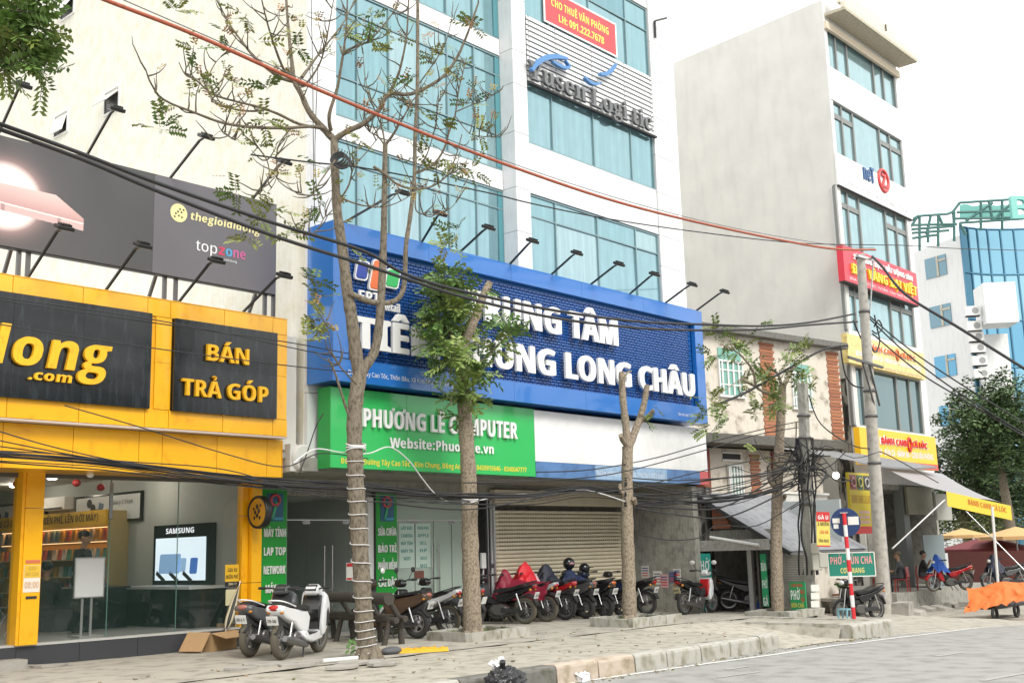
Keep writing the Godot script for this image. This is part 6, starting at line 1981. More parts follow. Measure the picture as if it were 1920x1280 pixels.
func opposite_side() -> void:
	# the far pavement and houses across the road, which the glass mirrors
	var mb := strip_mesh(-60, 140, 9.0, 14.0, 20, 2, func(x, _z): return ry(x) + 0.15)
	struct("far_pavement", mb, mats.apron)
	var wm := M(Color(0.14, 0.135, 0.12), 0.8, 0.0, tx.blot, Vector3.ONE * 0.2)
	var i := 0
	for q in [[-40, 29, 9.0], [-10.8, 21, 7.5], [10.5, 19, 9.0], [29.8, 25, 8.0], [55, 60, 9.0]]:
		var t := thing("terrace_house", ["plain grey house farthest left across the road", "plain grey house second from the left across the road", "plain grey house straight across the road", "plain low house fourth from the left across the road", "plain grey house farthest right across the road"][i], "house", V(q[0], 0, 16), "houses across the road")
		bb(t, "wall", V(q[0], -0.5, 14.5), V(q[0] + q[1], q[2], 22), wm)
		bb(t, "roof", V(q[0] - 0.2, q[2], 14.2), V(q[0] + q[1] + 0.2, q[2] + 0.2, 22.2), mats.roof_grey)
		for k in int(q[1] / 3.0):
			for f in int(q[2] / 3.2):
				bb(t, "window", V(q[0] + 0.9 + k * 3.0, 0.9 + f * 3.2, 14.44), V(q[0] + 2.3 + k * 3.0, 2.5 + f * 3.2, 14.49), mats.dark)
		i += 1

# ---------------------------------------------------------------- trees
func smooth_path(p: Array, sub := 4) -> Array:
	var o := []
	var n := p.size()
	for i in n - 1:
		var a: Vector3 = p[maxi(i - 1, 0)]
		var b: Vector3 = p[i]
		var c: Vector3 = p[i + 1]
		var d: Vector3 = p[mini(i + 2, n - 1)]
		for k in sub:
			var t := float(k) / sub
			o.append(b.cubic_interpolate(c, a, d, t))
	o.append(p[n - 1])
	return o

func limb(mb: MB, px: Array, z: float, dz: float, r0: float, r1: float, sides := 8, z0 := 0.0) -> Array:
	var pts := []
	for i in px.size():
		var f := float(i) / maxf(1.0, px.size() - 1)
		pts.append(atz(px[i][0], px[i][1], z + z0 + dz * f))
	pts = smooth_path(pts)
	var rr := []
	for i in pts.size():
		rr.append(lerpf(r0, r1, float(i) / (pts.size() - 1)) * (1.0 + 0.06 * sin(i * 2.3 + px[0][0])))
	mb.tube(pts, rr, sides)
	return pts

# compound leaf: a stalk with pairs of leaflets
func sprig(mb: MB, p: Vector3, dir: Vector3, len_: float, pairs: int, ll: float, col: Color, droop := 0.3) -> void:
	var d := dir.normalized()
	var side := d.cross(Vector3.UP)
	if side.length() < 0.05:
		side = Vector3.RIGHT
	side = side.rotated(d, rng.randf_range(-0.9, 0.9)).normalized()
	var q := p
	for i in pairs:
		d = (d + Vector3.DOWN * droop / pairs).normalized()
		var nx := q + d * len_ / pairs
		var up := side.cross(d).normalized()
		for s: float in [-1.0, 1.0]:
			var c := col * rng.randf_range(0.72, 1.25)
			c.a = 1.0
			mb.col = c
			var ld: Vector3 = (side * s * rng.randf_range(0.8, 1.1) + d * 0.45 + Vector3.DOWN * rng.randf_range(0.0, 0.5) + up * rng.randf_range(-0.25, 0.25)).normalized()
			var w := d * ll * 0.27
			var a := nx
			var b := nx + ld * ll * 0.5 + w
			var e := nx + ld * ll
			var f := nx + ld * ll * 0.5 - w
			var nn := (b - a).cross(f - a).normalized()
			mb.quadn(a, b, e, f, nn)
		q = nx
	mb.col = Color.WHITE

func cluster(mb: MB, tw: MB, c: Vector3, n: int, spread: float, len_: float, col: Color, from = null) -> void:
	for i in n:
		var d := V(rng.randf_range(-1, 1), rng.randf_range(-0.5, 0.9), rng.randf_range(-1, 1)).normalized()
		var p := c + d * spread * rng.randf_range(0.0, 0.5)
		var cc := col.lerp(Color(0.22, 0.20, 0.03) if rng.randf() < 0.35 else Color(0.05, 0.13, 0.02), rng.randf_range(0.0, 0.5))
		sprig(mb, p, d, len_ * rng.randf_range(0.8, 1.3), 6, len_ * 0.36, cc)
		if tw:
			tw.tube([p, p + d * len_ * 0.8 + Vector3.DOWN * 0.03], [0.005, 0.003], 4, false)

func twigs(tw: MB, lf: MB, path: Array, n: int, len_: float, leafy: float) -> void:
	for i in n:
		var k := rng.randi_range(int(path.size() * 0.35), path.size() - 1)
		var p: Vector3 = path[k]
		var d := V(rng.randf_range(-1, 1), rng.randf_range(-0.3, 0.9), rng.randf_range(-0.8, 0.8)).normalized()
		var pts := [p]
		var q := p
		var l := len_ * rng.randf_range(0.5, 1.2)
		for j in 4:
			d = (d + V(0, 0.28, 0) + V(rng.randf_range(-0.3, 0.3), rng.randf_range(-0.3, 0.3), rng.randf_range(-0.3, 0.3))).normalized()
			q += d * l / 4.0
			pts.append(q)
		tw.tube(pts, [0.013, 0.011, 0.009, 0.007, 0.004], 5, false)
		if rng.randf() < leafy:
			for j in rng.randi_range(1, 3):
				sprig(lf, q, d + V(rng.randf_range(-0.8, 0.8), rng.randf_range(-0.6, 0.4), rng.randf_range(-0.8, 0.8)), rng.randf_range(0.10, 0.2), 4, 0.06, [Color(0.26, 0.20, 0.05), Color(0.20, 0.22, 0.04), Color(0.30, 0.15, 0.06)][rng.randi() % 3])

func planter_ring(parent: Node, px: Array, h: float, m: Material) -> void:
	# px: pixels of the upper front edge corners; stones laid along them
	for i in px.size() - 1:
		var a := aty(px[i][0], px[i][1], h)
		var b := aty(px[i + 1][0], px[i + 1][1], h)
		var d := (b - a)
		var l := d.length()
		d = d.normalized()
		var mb := MB.new()
		mb.rough_box((a + b) * 0.5 + V(0, -h * 0.5 - 0.02, -0.08), V(l * 0.97, h + 0.06, 0.16), 0.018, rng, Basis(d, Vector3.UP, d.cross(Vector3.UP)))
		part(parent, "kerb_block", mb, m)

func box_planter(label: String, cx: float, cz: float, w: float, dpt: float, h: float, m: Material, n := 3, by := 0.0) -> void:
	var t := thing("tree_pit_kerb", label, "planter", V(cx, 0, cz), "kerbs around the street trees")
	for s in [-1.0, 1.0]:
		for i in n:
			var mb := MB.new()
			mb.rough_box(V(cx - w * 0.5 + w * (i + 0.5) / n, h * 0.5 - 0.02, cz + s * dpt * 0.5), V(w / n - 0.01, h + 0.04 + rng.randf_range(-0.02, 0.02), 0.14), 0.015, rng)
			part(t, "kerb_block", mb, m)
		var m2 := MB.new()
		m2.rough_box(V(cx + s * (w * 0.5 - 0.06), h * 0.5 - 0.02, cz), V(0.14, h + 0.02, dpt - 0.14), 0.015, rng)
		part(t, "kerb_block", m2, m)
	var soil := MB.new()
	soil.rough_box(V(cx, h * 0.5 - 0.08, cz), V(w - 0.2, h, dpt - 0.16), 0.012, rng)
	part(t, "soil", soil, M(Color(0.10, 0.08, 0.055), 0.95, 0.0, tx.blot, Vector3.ONE * 2.0))
	var weeds := MB.new()
	for i in 26:
		var p := V(cx + rng.randf_range(-w, w) * 0.42, h * 0.9 - 0.07, cz + rng.randf_range(-dpt, dpt) * 0.4)
		sprig(weeds, p, V(rng.randf_range(-1, 1), 0.8, rng.randf_range(-1, 1)), 0.09, 3, 0.05, Color(0.08, 0.13, 0.03))
	part(t, "weeds", weeds, mats.leaf).set_meta("kind", "stuff")
	t.position.y += by

func near_trees() -> void:
	# --- bare spreading tree nearest the camera
	var z := -13.5
	var t := thing("street_tree", "tall sparse street tree with three limbs and white wire round its trunk", "tree", aty(688, 1238, 0.0), "street trees on the pavement")
	var tr := MB.new()
	var trunk := limb(tr, [[690, 1246], [686, 1200], [681, 1130], [673, 1000], [667, 900], [664, 800], [668, 740], [676, 692]], z, 0.0, 0.14, 0.115, 12)
	limb(tr, [[676, 700], [668, 670], [660, 603], [651, 546], [641, 461], [632, 395], [628, 319], [626, 258]], z, -0.2, 0.115, 0.06, 10)
	limb(tr, [[676, 700], [688, 682], [703, 655], [712, 595], [716, 522], [719, 450], [720, 400], [721, 337], [722, 270]], z, 0.35, 0.085, 0.038, 10)
	limb(tr, [[653, 548], [678, 560], [702, 567], [735, 566], [753, 550], [759, 518], [761, 461], [769, 405], [777, 330], [778, 262], [782, 170], [783, 80], [783, -40]], z, 0.7, 0.05, 0.026, 9)
	limb(tr, [[658, 790], [647, 760], [628, 700], [615, 672]], z, 0.2, 0.03, 0.015, 6)
	# root flare
	for i in 7:
		var a := TAU * i / 7.0
		var b: Vector3 = trunk[0]
		tr.tube([b + V(cos(a) * 0.06, 0.25, sin(a) * 0.06), b + V(cos(a) * 0.16, 0.09, sin(a) * 0.16), b + V(cos(a) * 0.3, -0.02, sin(a) * 0.3)], [0.10, 0.08, 0.03], 7)
	part(t, "trunk", tr, mats.bark)
	var br := MB.new()
	var tw := MB.new()
	var lf := MB.new()
	var main := [
		[[626, 262], [650, 246], [680, 232], [710, 206], [729, 176], [770, 176], [822, 150], [852, 116], [875, 67], [897, 5]],
		[[729, 176], [742, 150], [751, 124], [762, 67], [766, 0], [767, -30]],
		[[626, 262], [605, 240], [580, 210], [563, 173], [552, 153], [545, 100], [540, 50], [535, -20]],
		[[552, 153], [520, 143], [477, 107], [455, 80], [433, 50], [403, -5]],
		[[552, 153], [533, 133], [513, 83], [500, 40], [488, -10]],
		[[560, 158], [573, 157], [597, 123], [610, 83], [625, 0]],
		[[606, 240], [580, 237], [533, 240], [467, 238], [417, 230], [367, 212], [307, 187], [283, 157], [273, 132]],
		[[600, 240], [560, 232], [520, 213], [483, 200], [450, 192], [400, 177], [367, 150], [347, 140], [335, 117]],
		[[493, 207], [465, 208], [433, 203], [403, 190], [387, 160], [400, 123], [417, 103]],
		[[620, 245], [617, 215], [632, 165], [640, 119], [645, 88], [650, 37], [651, -20]],
		[[645, 97], [662, 89], [685, 80], [700, 69], [735, 26], [751, -10]],
		[[566, 145], [585, 118], [602, 95], [635, 54], [652, 27], [668, -10]],
		[[470, 246], [477, 267], [500, 300], [503, 333], [487, 363]],
		[[545, 240], [520, 277], [518, 333], [500, 363]],
		[[640, 370], [654, 346], [663, 313], [687, 285], [709, 258]],
		[[700, 312], [724, 328], [746, 346], [779, 354], [812, 348], [840, 326], [855, 291], [866, 252]],
		[[722, 272], [735, 255], [746, 237], [759, 215], [772, 190]],
		[[722, 274], [709, 256], [693, 247], [680, 230]],
		[[776, 326], [811, 309], [831, 282], [842, 247], [853, 217], [857, 188], [862, 160], [872, 120]],
		[[853, 210], [888, 195], [910, 188], [932, 170]],
		[[779, 361], [780, 394], [800, 402], [831, 398], [855, 379], [873, 339]],
		[[640, 372], [680, 385], [722, 387], [760, 372], [782, 352]],
		[[628, 300], [600, 340], [583, 366], [560, 360]],
		[[632, 400], [610, 405], [595, 430], [570, 445]],
		[[783, 160], [812, 120], [835, 80], [848, 30]],
		[[722, 276], [716, 240], [700, 200], [685, 150], [680, 90]],
		[[853, 217], [880, 250], [905, 255], [935, 258]],
		[[460, 238], [440, 262], [415, 245], [395, 262]],
		[[777, 330], [800, 290], [815, 240], [822, 190]],
		[[668, 720], [640, 690], [622, 660], [612, 600]]]
	for i in main.size():
		var m: Array = main[i]
		var thick: float = [0.055, 0.03, 0.065, 0.035, 0.03, 0.025, 0.032, 0.028, 0.02, 0.035, 0.024, 0.026, 0.016, 0.014, 0.018, 0.026, 0.028, 0.018, 0.024, 0.014, 0.014, 0.016, 0.014, 0.012, 0.014, 0.018, 0.01, 0.01, 0.014, 0.016][i]
		var dz: float = [1.0, 0.5, -1.1, -0.9, 0.7, 0.6, 0.8, -0.9, -0.6, 0.6, 0.9, -1.0, 0.5, -0.4, 0.3, 0.6, 0.5, -0.4, 0.5, 0.5, 0.4, 0.5, 0.3, 0.4, 0.7, -0.8, 0.4, 0.3, 0.6, 0.3][i]
		var z0: float = -0.2 if i < 15 else 0.3
		if i in [3, 4, 5]:
			z0 = -0.9
		var path := limb(br, m, z, dz, thick * 0.95, thick * 0.3, 7, z0)
		twigs(tw, lf, path, 5 + m.size(), 0.45, 0.5)
	part(t, "branches", br, mats.bark_dark)
	var cl := [[672, 49, 4], [740, 71, 3], [740, 94, 3], [819, 112, 3], [886, 49, 4], [777, 139, 2], [879, 195, 3], [860, 124, 2], [770, 195, 5], [819, 232, 3], [882, 319, 7], [850, 300, 4], [792, 292, 4], [609, 315, 4], [672, 262, 4], [601, 386, 4], [852, 435, 5], [837, 465, 4], [503, 167, 5], [493, 222, 5], [363, 93, 2], [367, 133, 3], [363, 173, 2], [300, 243, 4], [313, 222, 2], [553, 250, 3], [483, 273, 3], [327, 20, 3], [463, 33, 3], [480, 80, 2], [443, 362, 4], [510, 395, 6], [490, 412, 5], [470, 450, 4], [590, 525, 5], [600, 560, 4], [612, 598, 6], [590, 625, 5], [575, 640, 3], [545, 440, 3], [700, 30, 3], [640, 60, 2], [560, 90, 3], [420, 60, 2], [820, 320, 3], [900, 250, 2], [690, 500, 2]]
	for q in cl:
		var c := atz(q[0], q[1], z + rng.randf_range(-0.7, 0.7))
		cluster(lf, tw, c, q[2] + 1, 0.2, 0.27, [Color(0.21, 0.24, 0.05), Color(0.26, 0.28, 0.06), Color(0.12, 0.19, 0.04)][rng.randi() % 3])
	part(t, "twigs", tw, mats.twig)
	var crown := part(t, "crown", lf, mats.leaf)
	crown.set_meta("kind", "stuff")
	# white wire wound round the trunk
	var wr := thing("trunk_wire", "white lighting wire wound in a spiral round the leftmost trunk", "wire", trunk[0])
	var hel := []
	var turns := 17.0
	for i in 240:
		var f := i / 239.0
		var k := lerpf(1.0, trunk.size() * 0.62, f)
		var a: Vector3 = trunk[int(k)]
		var b: Vector3 = trunk[mini(int(k) + 1, trunk.size() - 1)]
		var c := a.lerp(b, k - int(k))
		var an := f * TAU * turns
		var rad := lerpf(0.152, 0.132, f) + 0.006
		hel.append(c + V(cos(an) * rad, 0.04 * sin(an + 1.0), sin(an) * rad))
	var wm := MB.new()
	wm.tube(hel, [0.008], 5)
	part(wr, "wire_coil", wm, mats.cable_white)
	var ck := thing("cable_coil", "black coil of cable hung in the fork of the leftmost tree", "cable", atz(630, 290, -13.5))
	var km := MB.new()
	for i in 4:
		km.torus(0.12, 0.018, 18, 6, Transform3D(Basis(V(0.2, 0.3 + i * 0.12, 1).normalized(), 1.2 + 0.1 * i), atz(633, 296, -13.35) + V(0.01 * i, -0.03 * i, 0.03 * i)))
	part(ck, "loops", km, mats.cable)

	# --- leafy pollard
	z = -14.9
	var t2 := thing("street_tree", "pollarded street tree with one leafy head before the blue sign", "tree", aty(885, 1198, 0.0), "street trees on the pavement")
	var m2 := MB.new()
	limb(m2, [[887, 1206], [885, 1150], [883, 1080], [881, 1000], [879, 900], [873, 800], [869, 720], [867, 640]], z, 0.0, 0.185, 0.125, 12)
	limb(m2, [[867, 650], [876, 630], [890, 600], [904, 560], [918, 530]], z, 0.15, 0.10, 0.075, 9)
	limb(m2, [[866, 665], [850, 640], [838, 600], [836, 560]], z, -0.2, 0.05, 0.02, 7)
	limb(m2, [[872, 700], [900, 680], [930, 650], [948, 632]], z, 0.3, 0.03, 0.012, 6)
	limb(m2, [[870, 720], [850, 735], [845, 760]], z, 0.2, 0.02, 0.01, 6)
	for i in 6:
		var a := TAU * i / 6.0
		var b := atz(887, 1203, z)
		m2.tube([b + V(cos(a) * 0.08, 0.2, sin(a) * 0.08), b + V(cos(a) * 0.2, 0.06, sin(a) * 0.2), b + V(cos(a) * 0.3, -0.02, sin(a) * 0.3)], [0.11, 0.08, 0.03], 7)
	part(t2, "trunk", m2, mats.bark_pale)
	var l2 := MB.new()
	var w2 := MB.new()
	for q in [[836, 520, 10, 0.22], [820, 560, 16, 0.3], [850, 575, 16, 0.3], [825, 600, 18, 0.32], [845, 630, 18, 0.3], [820, 640, 12, 0.28], [865, 610, 10, 0.25], [850, 670, 12, 0.26], [835, 690, 8, 0.22], [880, 690, 10, 0.26], [875, 735, 10, 0.26], [855, 755, 8, 0.22], [900, 700, 7, 0.22], [930, 650, 7, 0.2], [952, 628, 7, 0.18], [945, 600, 4, 0.15], [840, 540, 10, 0.22], [870, 780, 5, 0.18], [895, 640, 4, 0.2], [905, 540, 2, 0.1]]:
		cluster(l2, w2, atz(q[0], q[1], z + rng.randf_range(-0.35, 0.45)), int(q[2] * 2.2), q[3] * 1.15, 0.36, Color(0.15, 0.26, 0.075) if rng.randf() < 0.6 else Color(0.24, 0.33, 0.09))
	part(t2, "twigs", w2, mats.twig)
	part(t2, "crown", l2, mats.leaf).set_meta("kind", "stuff")
	box_planter("low mossy concrete kerb around the leafy pollard", 15.35, -14.75, 1.55, 1.0, 0.16, mats.kerb, 2)

	# --- bare forked pollard
	z = -14.25
	var t3 := thing("street_tree", "bare pollarded tree with a forked top before the beige shutter", "tree", aty(1180, 1170, 0.0), "street trees on the pavement")
	var m3 := MB.new()
	limb(m3, [[1181, 1178], [1180, 1120], [1178, 1050], [1176, 980], [1176, 900], [1177, 838]], z, 0.0, 0.155, 0.115, 12)
	limb(m3, [[1177, 842], [1174, 800], [1168, 745], [1166, 698]], z, -0.15, 0.09, 0.07, 9)
	limb(m3, [[1178, 842], [1192, 806], [1206, 765], [1214, 722]], z, 0.2, 0.09, 0.06, 9)
	limb(m3, [[1178, 838], [1168, 826], [1164, 816]], z, 0.1, 0.06, 0.05, 8)
	limb(m3, [[1198, 792], [1215, 780], [1226, 768]], z, 0.25, 0.05, 0.04, 8)
	limb(m3, [[1176, 935], [1190, 945], [1189, 935]], z, 0.2, 0.05, 0.05, 8)
	limb(m3, [[1176, 930], [1164, 920], [1163, 908]], z, -0.1, 0.05, 0.04, 8)
	limb(m3, [[1168, 720], [1175, 700], [1184, 696]], z, 0.1, 0.03, 0.02, 6)
	for i in 6:
		var a := TAU * i / 6.0
		var b := atz(1181, 1176, z)
		m3.tube([b + V(cos(a) * 0.06, 0.2, sin(a) * 0.06), b + V(cos(a) * 0.17, 0.06, sin(a) * 0.17), b + V(cos(a) * 0.26, -0.02, sin(a) * 0.26)], [0.1, 0.07, 0.03], 7)
	part(t3, "trunk", m3, mats.bark_pale)
	var l3 := MB.new()
	var w3 := MB.new()
	for q in [[1226, 775, 4], [1215, 790, 3], [1232, 765, 2]]:
		cluster(l3, w3, atz(q[0], q[1], z + 0.2), q[2], 0.1, 0.22, Color(0.11, 0.17, 0.035))
	part(t3, "twigs", w3, mats.twig)
	part(t3, "crown", l3, mats.leaf).set_meta("kind", "stuff")
	box_planter("low stained concrete kerb around the bare forked tree", 19.35, -14.1, 1.7, 0.95, 0.17, mats.kerb, 3)

	# --- slim tree before the old house
	var b4 := aty(1460, 1150, -0.08)
	z = b4.z
	var t4 := thing("street_tree", "slim street tree with loose leafy limbs before the old house", "tree", b4, "street trees on the pavement")
	var m4 := MB.new()
	limb(m4, [[1459, 1156], [1457, 1080], [1456, 1000], [1458, 920], [1461, 850], [1465, 780], [1467, 722]], z, 0.0, 0.155, 0.10, 12)
	limb(m4, [[1456, 915], [1444, 900], [1444, 880]], z, 0.0, 0.07, 0.05, 8)
	limb(m4, [[1457, 945], [1470, 935], [1472, 928]], z, 0.1, 0.05, 0.05, 8)
	limb(m4, [[1466, 745], [1450, 740], [1435, 735], [1418, 724], [1412, 695], [1385, 662], [1352, 645]], z, 0.4, 0.05, 0.015, 7)
	limb(m4, [[1420, 726], [1405, 718], [1392, 711]], z, 0.2, 0.035, 0.03, 7)
	limb(m4, [[1466, 730], [1478, 708], [1488, 690], [1500, 680]], z, -0.3, 0.07, 0.03, 8)
	limb(m4, [[1466, 725], [1458, 700], [1440, 690]], z, -0.2, 0.05, 0.02, 7)
	limb(m4, [[1412, 700], [1360, 730], [1335, 760]], z, 0.5, 0.016, 0.008, 5)
	part(t4, "trunk", m4, mats.bark_pale)
	var l4 := MB.new()
	var w4 := MB.new()
	for q in [[1345, 622, 8, 0.35], [1360, 645, 9, 0.35], [1385, 658, 8, 0.3], [1405, 685, 9, 0.3], [1342, 665, 4, 0.2], [1330, 750, 8, 0.3], [1325, 775, 6, 0.3], [1340, 800, 10, 0.35], [1430, 708, 11, 0.3], [1448, 700, 8, 0.25], [1450, 755, 12, 0.3], [1465, 770, 8, 0.25], [1480, 688, 9, 0.25], [1500, 715, 12, 0.3], [1512, 735, 6, 0.25], [1420, 775, 8, 0.28], [1510, 655, 6, 0.25], [1425, 610, 3, 0.2], [1385, 720, 5, 0.25], [1420, 850, 3, 0.2], [1490, 660, 4, 0.2]]:
		cluster(l4, w4, atz(q[0], q[1], z + rng.randf_range(-0.5, 0.6)), int(q[2] * 1.25), q[3] * 1.3, 0.32, Color(0.15, 0.22, 0.05) if rng.randf() < 0.6 else Color(0.22, 0.26, 0.06))
	part(t4, "twigs", w4, mats.twig)
	part(t4, "crown", l4, mats.leaf).set_meta("kind", "stuff")
	box_planter("loose concrete blocks set around the slim tree", b4.x + 0.05, b4.z + 0.15, 1.75, 1.0, 0.13, mats.kerb, 3, gy(b4.x))

	# --- branch hanging in from a tree left of the frame
	var t5 := thing("street_tree", "leafy tree branch hanging in at the upper left corner", "tree", V(1.5, 0, -13.0), "street trees on the pavement")
	var m5 := MB.new()
	m5.tube(smooth_path([V(1.5, -0.1, -13.0), V(1.55, 2.0, -13.0), V(1.7, 4.5, -12.9), V(2.0, 7.0, -12.8)]), [0.17, 0.16, 0.15, 0.14, 0.13, 0.13, 0.12, 0.12, 0.11, 0.11, 0.1, 0.1, 0.09], 10)
	var tip := atz(75, 140, -11.6)
	m5.tube(smooth_path([V(2.0, 7.0, -12.8), V(3.2, 8.6, -12.4), atz(-40, 20, -11.9), atz(20, 60, -11.7), tip]), [0.09, 0.08, 0.07, 0.06, 0.05, 0.045, 0.04, 0.03, 0.03, 0.025, 0.02, 0.02, 0.015, 0.012, 0.01, 0.008, 0.006], 7)
	m5.tube(smooth_path([atz(-40, 20, -11.9), atz(10, 10, -11.8), atz(60, 45, -11.6)]), [0.03, 0.025, 0.02, 0.018, 0.016, 0.012, 0.01, 0.008, 0.006], 6)
	part(t5, "trunk", m5, mats.bark)
	var l5 := MB.new()
	var w5 := MB.new()
	for q in [[5, 12, 12], [28, 20, 10], [45, 40, 10], [62, 52, 7], [10, 50, 10], [15, 85, 12], [32, 90, 10], [45, 85, 6], [8, 110, 8], [50, 110, 8], [68, 120, 6], [80, 140, 5], [25, 60, 8], [30, 110, 6], [5, 130, 4]]:
		cluster(l5, w5, atz(q[0], q[1], -11.7 + rng.randf_range(-0.4, 0.4)), int(q[2] * 1.5), 0.2, 0.3, Color(0.13, 0.22, 0.05))
	part(t5, "twigs", w5, mats.twig)
	part(t5, "crown", l5, mats.leaf).set_meta("kind", "stuff")

# broad crown of many leaf faces in clumps
func crown(mb: MB, c: Vector3, r: Vector3, clumps: int, per: int, leaf: float, col: Color) -> void:
	for i in clumps:
		var d := V(rng.randfn(), rng.randfn(), rng.randfn()).normalized() * pow(rng.randf(), 0.4)
		var p := c + d * r * rng.randf_range(0.75, 1.05)
		var tone := rng.randf_range(0.55, 1.35)
		for k in per:
			var q := p + V(rng.randfn(), rng.randfn() * 0.6, rng.randfn()) * r.x * 0.085
			var a := V(rng.randf_range(-1, 1), rng.randf_range(-0.6, 0.3), rng.randf_range(-1, 1)).normalized() * leaf * rng.randf_range(0.6, 1.3)
			var b := a.cross(V(rng.randf_range(-1, 1), 1, rng.randf_range(-1, 1))).normalized() * leaf * 0.42
			var cc := col * tone * rng.randf_range(0.7, 1.3)
			cc.a = 1
			mb.col = cc
			mb.quad(q - a * 0.5, q + b * 0.5, q + a * 0.5, q - b * 0.5)
	mb.col = Color.WHITE

func big_tree(label: String, group: String, base: Vector3, c: Vector3, r: Vector3, clumps: int, per: int, leaf: float, col: Color) -> void:
	var t := thing("broadleaf_tree", label, "tree", base, group)
	var m := MB.new()
	m.tube(smooth_path([base, base.lerp(c, 0.35) + V(0.1, 0, 0.1), base.lerp(c, 0.7), c]), [0.28, 0.27, 0.26, 0.25, 0.24, 0.23, 0.22, 0.2, 0.18, 0.16, 0.13, 0.1, 0.07], 9)
	for i in 9:
		var a := TAU * i / 9.0 + 0.3
		var s := base.lerp(c, rng.randf_range(0.5, 0.95))
		var e := c + V(cos(a) * r.x, rng.randf_range(-0.3, 0.7) * r.y, sin(a) * r.z) * 0.75
		m.tube(smooth_path([s, s.lerp(e, 0.5) + V(0, 0.4, 0), e]), [0.1, 0.09, 0.08, 0.07, 0.06, 0.05, 0.04, 0.03, 0.02], 6)
	part(t, "trunk", m, mats.bark)
	var l := MB.new()
	crown(l, c, r, clumps, per, leaf, col)
	part(t, "crown", l, mats.leaf).set_meta("kind", "stuff")

func far_trees() -> void:
	var c := atd(1870, 800, 55.0)
	big_tree("dense dark green tree before the distant blue glass building", "trees beyond the restaurant", V(c.x, -0.8, c.z), c, V(2.9, 2.9, 2.9), 380, 38, 0.26, Color(0.075, 0.125, 0.045))
	c = atd(1800, 900, 58.0)
	big_tree("loose leafed tree left of the dense dark one", "trees beyond the restaurant", V(c.x, -0.8, c.z), c, V(2.6, 2.6, 2.6), 240, 34, 0.25, Color(0.07, 0.115, 0.045))
	c = atd(1885, 925, 60.0)
	big_tree("low dark tree behind the awning post at the right edge", "trees beyond the restaurant", V(c.x, -0.8, c.z), c, V(3.0, 2.4, 3.0), 260, 34, 0.26, Color(0.06, 0.10, 0.04))
	c = atd(1735, 985, 62.0)
	big_tree("low hedge like tree behind the grey hanging screen", "trees beyond the restaurant", V(c.x, -0.8, c.z), c, V(2.4, 1.6, 2.4), 120, 26, 0.2, Color(0.08, 0.12, 0.03))
	c = atd(1850, 985, 56.0)
	big_tree("low yellowish shrub tree above the dark red umbrella", "trees beyond the restaurant", V(c.x, -0.8, c.z), c, V(3.0, 1.0, 2.0), 110, 26, 0.18, Color(0.12, 0.15, 0.04))
	# trees across the road, seen only in the glass
	var i := 0
	for q in [[-14, 12.5, 6.5], [6, 12.0, 6.0], [26, 12.5, 6.5], [52, 12.5, 7.0], [66, 12.0, 7.0]]:
		big_tree(["leafy tree farthest left across the road", "leafy tree second from the left across the road", "leafy tree in the middle across the road", "leafy tree second from the right across the road", "leafy tree farthest right across the road"][i], "trees across the road", V(q[0], -0.2, q[1]), V(q[0], q[2], q[1]), V(3.6, 3.2, 3.0), 150, 18, 0.35, Color(0.05, 0.08, 0.03))
		i += 1

# ---------------------------------------------------------------- poles and cables
func cable(called: String, label: String, pts: Array, r: float, m: Material, group := "", sides := 6, sub := 6) -> void:
	var o := thing(called, label, "cable", pts[0], group)
	var mb := MB.new()
	mb.tube(smooth_path(pts, sub), [r], sides)
	part(o, "strand", mb, m)
func zpath(px: Array, z0: float, z1: float) -> Array:
	var o := []
	for i in px.size():
		o.append(atz(px[i][0], px[i][1], lerpf(z0, z1, float(i) / (px.size() - 1))))
	return o

